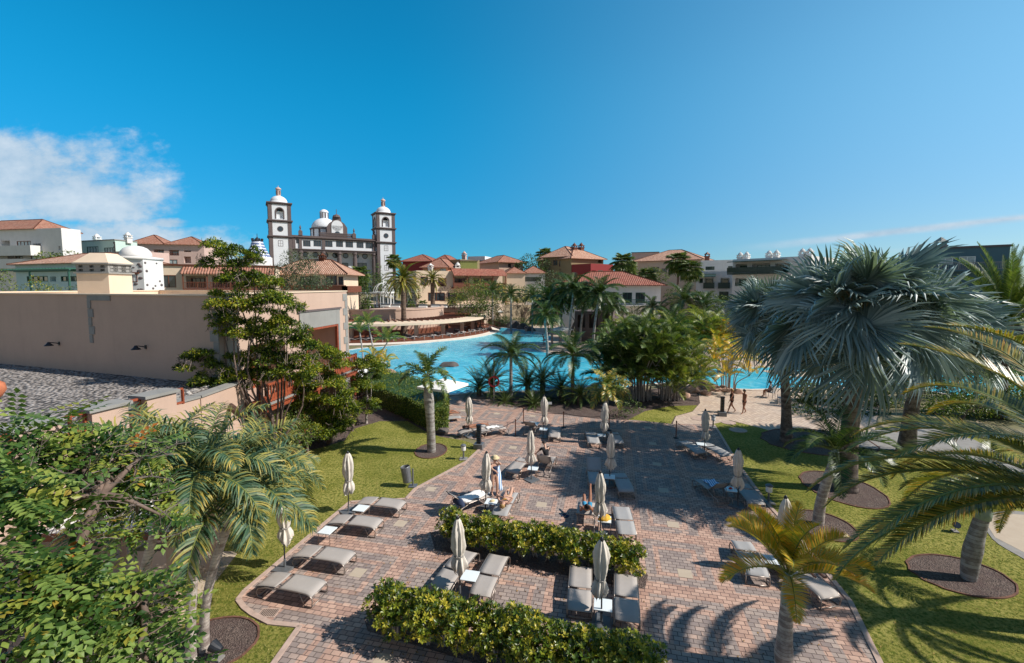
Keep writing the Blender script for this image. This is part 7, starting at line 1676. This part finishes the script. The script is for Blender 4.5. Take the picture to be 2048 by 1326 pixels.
# ---------------- people ----------------
def skinmesh(name,J,E,root,mat,parent,sub=2):
    """J: name->(x,y,z,r)"""
    ks=list(J); idx={k:i for i,k in enumerate(ks)}; me=bpy.data.meshes.new(name); me.from_pydata([J[k][:3] for k in ks],[(idx[a],idx[b]) for a,b in E],[]); me.materials.append(mat)
    o=bpy.data.objects.new(name,me); COL.objects.link(o); 
    if parent: o.parent=parent
    sk=o.modifiers.new('skin','SKIN'); sk.use_smooth_shade=True; sk.branch_smoothing=.4
    for k in ks: 
        r=J[k][3]; v_=me.skin_vertices[0].data[idx[k]]; v_.radius=(r,r) if not isinstance(r,tuple) else r; v_.use_root=(k==root)
    sb=o.modifiers.new('sub','SUBSURF'); sb.levels=sub; sb.render_levels=sub; return o
def hand(J,E,side,wrist,fdir,curl=.3):
    w_=Vector(J[wrist][:3]); f=Vector(fdir).normalized(); s=f.orthogonal().normalized(); u=f.cross(s)
    p=w_+f*.07; J['palm'+side]=(*p,.03); E.append((wrist,'palm'+side))
    for i,(o_,l) in enumerate(((-.03,.07),(-.01,.08),(.01,.075),(.03,.06))):
        a=p+f*.02+s*o_; b=a+f*l*.55-u*curl*.02; c=b+f*l*.45-u*curl*.04; 
        for n_,q,r in (('a',a,.009),('b',b,.009),('c',c,.007)): J['f%s%d%s'%(side,i,n_)]=(*q,r)
        E+= [('palm'+side,'f%s%da'%(side,i)),('f%s%da'%(side,i),'f%s%db'%(side,i)),('f%s%db'%(side,i),'f%s%dc'%(side,i))]
    a=w_+f*.035+s*.04; b=a+s*.03+f*.03; J['t%sa'%side]=(*a,.011); J['t%sb'%side]=(*b,.009); E+= [(wrist,'t%sa'%side),('t%sa'%side,'t%sb'%side)]
def person(label,loc,rz,P,skin,hair='hair',cloth=(),hat=False,lying=False,hairlen=0):
    """P: joint positions dict: pelvis,chest,neck,head, shL,elL,wrL,shR,elR,wrR, hipL,knL,anL,toL, hipR,..."""
    t=thing('person',label,'person',loc,rz)
    rad=dict(pelvis=.135,waist=.115,chest=.145,neckb=.07,neck=.052,head=.088,top=.07,shL=.06,elL=.042,wrL=.028,shR=.06,elR=.042,wrR=.028,hipL=.095,knL=.06,anL=.037,toL=.03,hipR=.095,knR=.06,anR=.037,toR=.03)
    J={}
    P=dict(P); pv=Vector(P['pelvis']); ch=Vector(P['chest']); P['waist']=tuple(pv.lerp(ch,.5)); P['neckb']=tuple(ch.lerp(Vector(P['neck']),.6))
    hd=Vector(P['head']); nk=Vector(P['neck']); ax=(hd-nk).normalized(); P['top']=tuple(hd+ax*.09); 
    for k in rad: J[k]=(*P[k],rad[k])
    E=[('pelvis','waist'),('waist','chest'),('chest','neckb'),('neckb','neck'),('neck','head'),('head','top')]
    for s in 'LR': E+= [('chest','sh'+s),('sh'+s,'el'+s),('el'+s,'wr'+s),('pelvis','hip'+s),('hip'+s,'kn'+s),('kn'+s,'an'+s),('an'+s,'to'+s)]
    for s in 'LR': hand(J,E,s,'wr'+s,Vector(P['wr'+s])-Vector(P['el'+s]))
    body=skinmesh('body',J,E,'pelvis',M[skin],t)
    # face + hair
    fc=Vector(P['face']).normalized(); sd_=ax.cross(fc).normalized(); hc=hd+ax*.035
    m=MB(); nz_=hc+fc*.095-ax*.01; m.add([nz_+ax*.03-fc*.01,nz_-sd_*.014-ax*.015-fc*.01,nz_+sd_*.014-ax*.015-fc*.01,nz_+fc*.022-ax*.012],[(0,1,3),(0,3,2),(1,2,3),(0,2,1)]); m.build('nose',M[skin],t)
    for s in (-1,1): m=MB(); q=hc+fc*.086+sd_*s*.03+ax*.012; m.tube([q-sd_*.012,q+sd_*.012],.007,6); m.build('eye',M['black'],t); m=MB(); q=hc+sd_*s*.088; m.tube([q+ax*.02,q-ax*.025],.014,6); m.build('ear',M[skin],t)
    m=MB(); q=hc+fc*.084-ax*.045; m.tube([q-sd_*.02,q+sd_*.02],.006,5); m.build('mouth',M['redp'],t)
    m=MB(); vs=[]; n=16
    for i in range(9):
        th=PI*.62*i/8
        for j in range(n):
            a=2*PI*j/n; dirv=ax*math.cos(th)+(fc*math.cos(a)+sd_*math.sin(a))*math.sin(th); front=max(0,dirv.dot(fc)); r=.112+.006*math.sin(5*a+3*th)
            if th>PI*.33 and front>.45: r=.07
            vs.append(hc+dirv*r+ax*.01-fc*.008)
    m.add(vs,[(i*n+j,i*n+(j+1)%n,(i+1)*n+(j+1)%n,(i+1)*n+j) for i in range(8) for j in range(n)])
    if hairlen: m.tube([hc-fc*.07,hc-fc*.10-ax*hairlen*.5,hc-fc*.09-ax*hairlen],[.06,.06,.03],10)
    m.build('hair',M[hair],t,smooth=True)
    if hat:
        m=MB(); c=hc+ax*.06; xx=fc; yy_=sd_; pr=[(.19,.0),(.2,.008),(.11,.02),(.105,.09),(.07,.11),(.01,.112)]; vs=[]
        for r,z in pr:
            for j in range(24): a=2*PI*j/24; vs.append(c+(xx*math.cos(a)+yy_*math.sin(a))*r+ax*z)
        m.add(vs,[(i*24+j,i*24+(j+1)%24,(i+1)*24+(j+1)%24,(i+1)*24+j) for i in range(5) for j in range(24)]); m.build('sun_hat',M['straw'],t,smooth=True)
    for nm,mat,kind in cloth:
        if kind=='trunks': JJ={k:(*P[k],rad[k]+.014) for k in ('pelvis','hipL','hipR')}; JJ['waistx']=(*Vector(P['pelvis']).lerp(Vector(P['waist']),.5),.135); EE=[('pelvis','waistx'),('pelvis','hipL'),('pelvis','hipR')]
        if kind=='trunks':
            for s in 'LR': JJ['th'+s]=(*Vector(P['hip'+s]).lerp(Vector(P['kn'+s]),.45),.095); EE.append(('hip'+s,'th'+s))
        elif kind=='swimsuit': JJ={'pelvis':(*P['pelvis'],.168),'waist':(*P['waist'],.14),'chest':(*P['chest'],.168),'ub':(*Vector(P['chest']).lerp(Vector(P['neckb']),.35),.12)}; EE=[('pelvis','waist'),('waist','chest'),('chest','ub')]
        elif kind=='brief': JJ={'pelvis':(*P['pelvis'],.148),'w':(*Vector(P['pelvis']).lerp(Vector(P['waist']),.3),.135)}; EE=[('pelvis','w')]
        elif kind=='top': JJ={'a':(*Vector(P['chest']).lerp(Vector(P['waist']),.2),.15),'pelvis':(*Vector(P['chest']).lerp(Vector(P['neckb']),.1),.155)}; EE=[('a','pelvis')]
        elif kind=='shirt':
            JJ={'pelvis':(*P['pelvis'],.155),'waist':(*P['waist'],.14),'chest':(*P['chest'],.165),'nb':(*P['neckb'],.085)}; EE=[('pelvis','waist'),('waist','chest'),('chest','nb')]
            for s in 'LR': JJ['sh'+s]=(*P['sh'+s],.075); JJ['mid'+s]=(*Vector(P['sh'+s]).lerp(Vector(P['el'+s]),.75),.062); EE+= [('chest','sh'+s),('sh'+s,'mid'+s)]
        skinmesh(nm,JJ,EE,'pelvis',M[mat],t)
    return t
def standing(st=.0,arm=.15,bend=0,lift=None):
    P=dict(pelvis=(0,0,.95),chest=(0.02+bend,0,1.30),neck=(.02+bend*1.5,0,1.50),head=(.04+bend*1.6,0,1.60),face=(1,0,-.1),
     shL=(bend+.0,.17,1.41),elL=(arm-.02,.23,1.14),wrL=(arm+.1,.22,.91),shR=(bend,-.17,1.41),elR=(-arm-.02,-.23,1.14),wrR=(-arm+.06,-.22,.90),
     hipL=(.0,.095,.88),knL=(st*.45+.04,.10,.50),anL=(st-.02,.10,.09),toL=(st+.14,.11,.03),hipR=(.0,-.095,.88),knR=(-st*.35+.05,-.10,.50),anR=(-st,-.10,.11),toR=(-st+.13,-.11,.03))
    return P
def zfix(c): return Vector((c.x,c.y,0))
# walking couple (heading left = -X, slightly to camera)
P=standing(.36,.22); o=person('woman in a black skirted swimsuit walking left beside the shirtless man',zfix(G(1463,825)),R(185),P,'skin2','hair2',[('swimsuit','black','swimsuit'),('skirt','black','trunks')],hairlen=.12)
P=standing(.24,.14); o=person('shirtless man in dark trunks walking behind the woman in black',zfix(G(1488,827)),R(195),P,'skin2','hair',[('swim_trunks','black','trunks')])
# woman in hat, arms raised holding scarf
P=standing(.05,.05); P.update(elL=(.15,.24,1.38),wrL=(.12,.12,1.52),elR=(.18,-.22,1.30),wrR=(.30,-.12,1.22))
o=person('standing woman in a dark swimsuit and straw hat with a long striped sarong',zfix(G(989,991)),R(-60),P,'skin','hair',[('swimsuit','navy','swimsuit')],hat=True)
m=MB()
for s in (-1,1):
    for i in range(9):
        z=1.25-.14*i; 
        for j in range(5): y=s*(.17+.02*i)+ (j-2)*.06; m.v.append((.10+.03*math.sin(i*1.2+j)-.04*j,y,z)); m.c.append(.5)
n0=0
for b_ in (0,45):
    for i in range(8):
        for j in range(4): a=b_+i*5+j; m.f.append((a,a+5,a+6,a+1))
sc_=m.build('striped_sarong',M['stripe'],o,smooth=True); md=sc_.modifiers.new('s','SOLIDIFY'); md.thickness=.01
# far person by the palms across the pool, bending
P=standing(.1,.1,bend=.12); person('tanned person standing at the water under the tall palms across the pool',zfix(G(1088,690)),R(200),P,'skin2','hair',[('swim_trunks','black','trunks')])
P=standing(.1,.1); person('distant bather standing at the far pool edge by the rocks',Vector((G(1052,664).x,G(1052,664).y,-.3)),R(100),P,'skin','hair',[('swimsuit','navy','swimsuit')])
P=standing(.15,.1); person('guest in dark clothes on the upper terrace beside the building corner',Vector((XY(697,86).x,86,4.3)),R(100),P,'skin','hair',[('dress','navy','shirt')])
# seated poses
def seated(back=.0,h=.45):
    return dict(pelvis=(0,0,h+.12),chest=(.05-back,0,h+.46),neck=(.07-back*1.4,0,h+.66),head=(.11-back*1.5,0,h+.77),face=(1,0,-.3),shL=(.05-back,.17,h+.57),elL=(.22,.22,h+.35),wrL=(.42,.16,h+.27),shR=(.05-back,-.17,h+.57),elR=(.22,-.22,h+.35),wrR=(.42,-.16,h+.27),
      hipL=(.06,.1,h+.09),knL=(.47,.13,h+.12),anL=(.5,.13,.1),toL=(.64,.14,.03),hipR=(.06,-.1,h+.09),knR=(.47,-.13,h+.12),anR=(.48,-.13,.1),toR=(.62,-.14,.03))
P=seated(); c=G(1093,917,.5); P['chest']=(.12,0,.9); P['shL']=(.14,.18,1.0); P['shR']=(.14,-.18,1.0); P['neck']=(.2,0,1.1); P['head']=(.28,0,1.18); P['elL']=(.35,.27,.8); P['wrL']=(.55,.3,.62)
person('man in a black shirt and dark shorts sitting bent forward on a lounger',zfix(c),R(110),P,'skin','hair',[('black_shirt','black','shirt'),('shorts','navy','trunks')])
# person in chair by the pool
c=G(1541,795,.0); P=seated(.03); P['elR']=(.05,-.28,.82); P['wrR']=(.15,-.3,.66); P['elL']=(.05,.28,.82); P['wrL']=(.15,.3,.66)
person('person in a pale shirt sitting in a chair facing the pool',zfix(c),R(130),P,'skin2','hair',[('pale_shirt','gmetal','shirt'),('shorts','navy','trunks')])
def chairobj(c,rz,label):
    t=thing('pool_chair',label,'chair',zfix(c),rz,'chairs at the pool edge'); m=MB()
    for s in (-.27,.27): m.tube([(.25,s,0),(.25,s,.62),(-.2,s,.64),(-.28,s,1.0)],.018,6); m.tube([(-.25,s,0),(-.2,s,.64)],.018,6)
    m.build('frame',M['gmetal'],t); m=MB(); m.box(-.24,-.26,.43,.27,.26,.455); m.build('seat',M['slingd'],t); m=MB(); m.add([(-.2,-.26,.5),(-.2,.26,.5),(-.29,.26,1.0),(-.29,-.26,1.0)],[(0,1,2,3)]); o=m.build('backrest',M['slingd'],t); o.modifiers.new('s','SOLIDIFY').thickness=.02
chairobj(G(1541,795),R(130),'grey pool chair in which the person in the pale shirt sits'); chairobj(G(1562,806),R(150),'empty grey pool chair beside the fan palm trunk')
def lyingp(c,ang,label,z,skin,hair,cloth,kneeL=0,kneeR=0,arms='side',lift=0,headup=0):
    """feet toward +X"""
    P=dict(pelvis=(0,0,.12),chest=(-.36,0,.13+headup*.3),neck=(-.56,0,.13+headup*.55),head=(-.67,0,.14+headup*.7),face=(.1,0,1),shL=(-.47,.17,.12+headup*.42),shR=(-.47,-.17,.12+headup*.42),
      hipL=(.08,.1,.11),knL=(.48-.12*kneeL,.12,.12+.33*kneeL),anL=(.88-.3*kneeL,.12,.06),toL=(.93-.22*kneeL,.13,.15-.1*kneeL),hipR=(.08,-.1,.11),knR=(.48-.12*kneeR,-.12,.12+.33*kneeR),anR=(.88-.3*kneeR,-.12,.06),toR=(.93-.22*kneeR,-.13,.15-.1*kneeR))
    if arms=='side': P.update(elL=(-.22,.24,.09),wrL=(.02,.25,.08),elR=(-.22,-.24,.09),wrR=(.02,-.25,.08))
    elif arms=='up': P.update(elL=(-.36,.30,.34),wrL=(-.50,.10,.38),elR=(-.30,-.32,.30),wrR=(-.45,-.12,.40))
    if lift: P.update(knR=(.36,-.12,.48),anR=(.68,-.12,.66),toR=(.80,-.13,.72),knL=(.40,.12,.45),anL=(.50,.10,.20),toL=(.62,.12,.14))
    return person(label,Vector((c.x,c.y,z)),R(ang),P,skin,hair,cloth)
c=G(1014,1000,.42); lyingp(c,76,'woman in a yellow bikini lying on a lounger with her arms over her face',.40,'skin','hair2',[('yellow_bikini_bottom','yellow','brief'),('yellow_bikini_top','yellow','top')],.2,.8,'up')
c=G(950,854,.42); lyingp(c,28,'tanned sunbather in orange lying on the lounger at the hedge corner',.40,'skin2','hair',[('orange_bikini','orangec','brief')],.0,.3,'side')
c=G(1174,1020,.42); lyingp(c,80,'sunbather in blue shorts lying with one leg raised behind the rear hedge',.40,'skin2','hair',[('blue_shorts','tealc','trunks')],.0,.0,'side',1,.5)
c=G(1592,1125,.42); lyingp(c,285,'sunbather whose legs show on the lounger behind the yellow feather palm',.40,'skin2','hair',[('swim_trunks','navy','trunks')],.1,.6)
c=G(893,836,.0); lyingp(c,15,'sunbather mostly hidden behind the hedge corner on a low mat, near the sandals',.25,'skin2','hair',[('trunks','navy','trunks')],.3,.0)
cloth('beach_mat','low grey mat lounger behind the hedge corner','mat',893,836,15,.22,.95,.3,M['slingd'],8)
# upper terrace seats
for i,(x,Y) in enumerate([(770,97),(790,95),(845,94),(870,95),(885,94)]):
    c=XY(x,Y); t=thing('terrace_sofa',['white lounge seat left of the date palm on the upper terrace','white lounge seat just left of the date palm trunk','white lounge seat right of the date palm trunk','white lounge seat in the middle of the terrace','white lounge seat beside the flowering shrub'][i],'sofa',(c.x,Y,4.3),0,'white terrace seats'); m=MB(); m.box(-.9,-.4,.12,.9,.4,.45); m.build('seat',M['wcanvas'],t,bevel=.04); m=MB(); m.box(-.9,.2,.452,.9,.4,.85); m.build('backrest',M['gmetal'],t,bevel=.03)
c=XY(711,84); o=dup(PP[1],(c.x,84,4.3),0,'pale blue closed parasol on the upper terrace before the conifers',s=1.2)
c=G(1531,668); dup(PP[2],(c.x,c.y,0),0,'slim closed parasol across the right pool near the bushes',s=1.2)
c=G(1172,668); dup(PP[0],(c.x,c.y,0),0,'closed parasol in front of the dark pool service front',s=1.3)
# grass tufts
gm=MB(); nr=np.random.default_rng(9)
def inside(poly,x,y):
    c=np.zeros(len(x),bool); j=len(poly)-1
    for i in range(len(poly)):
        xi,yi=poly[i];xj,yj=poly[j]; cond=((yi>y)!=(yj>y))&(x<(xj-xi)*(y-yi)/((yj-yi) if abs(yj-yi)>1e-9 else 1e-9)+xi); c^=cond; j=i
    return c
MUL=[]
for o_ in list(bpy.data.objects):
    if o_.type=='MESH' and o_.name.startswith(('mulch_circle','mulch_square','patio_floor','patio_kerb','round_path')): MUL.append([(v_.co.x,v_.co.y) for v_ in o_.data.vertices][:o_.data.polygons[0].loop_total])
def tufts(poly,n,ymax,hh):
    xs=[p[0] for p in poly]; ys=[p[1] for p in poly]; x=nr.uniform(max(-16,min(xs)),min(26,max(xs)),n); y=min(ys)+(min(max(ys),ymax)-min(ys))*nr.random(n)**1.4
    k=inside(poly,x,y)
    for q in MUL: k&=~inside(q,x,y)
    x,y=x[k],y[k]; n=len(x); P=np.stack([x,y,np.full(n,-.012)],1); D=nr.normal(size=(n,3))*.55; D[:,2]=1; N=nr.normal(size=(n,3)); N[:,2]*=.2; gm.blades(P,D,N,hh*nr.uniform(.6,1.4,n),.014,nr.random(n),fold=.0,curl=.25,wide=.4)
tufts(gp(lawnR),42000,24,.05); tufts(gp(lawnL),26000,26,.05)
gmat=leafmat('grass_blade',[(.0,'5c6630'),(.5,'8d8b46'),(1.0,'bfb26e')],.3,.6)
tag(gm.build('grass',gmat),'short grass blades of the lawns','grass',kind='stuff')
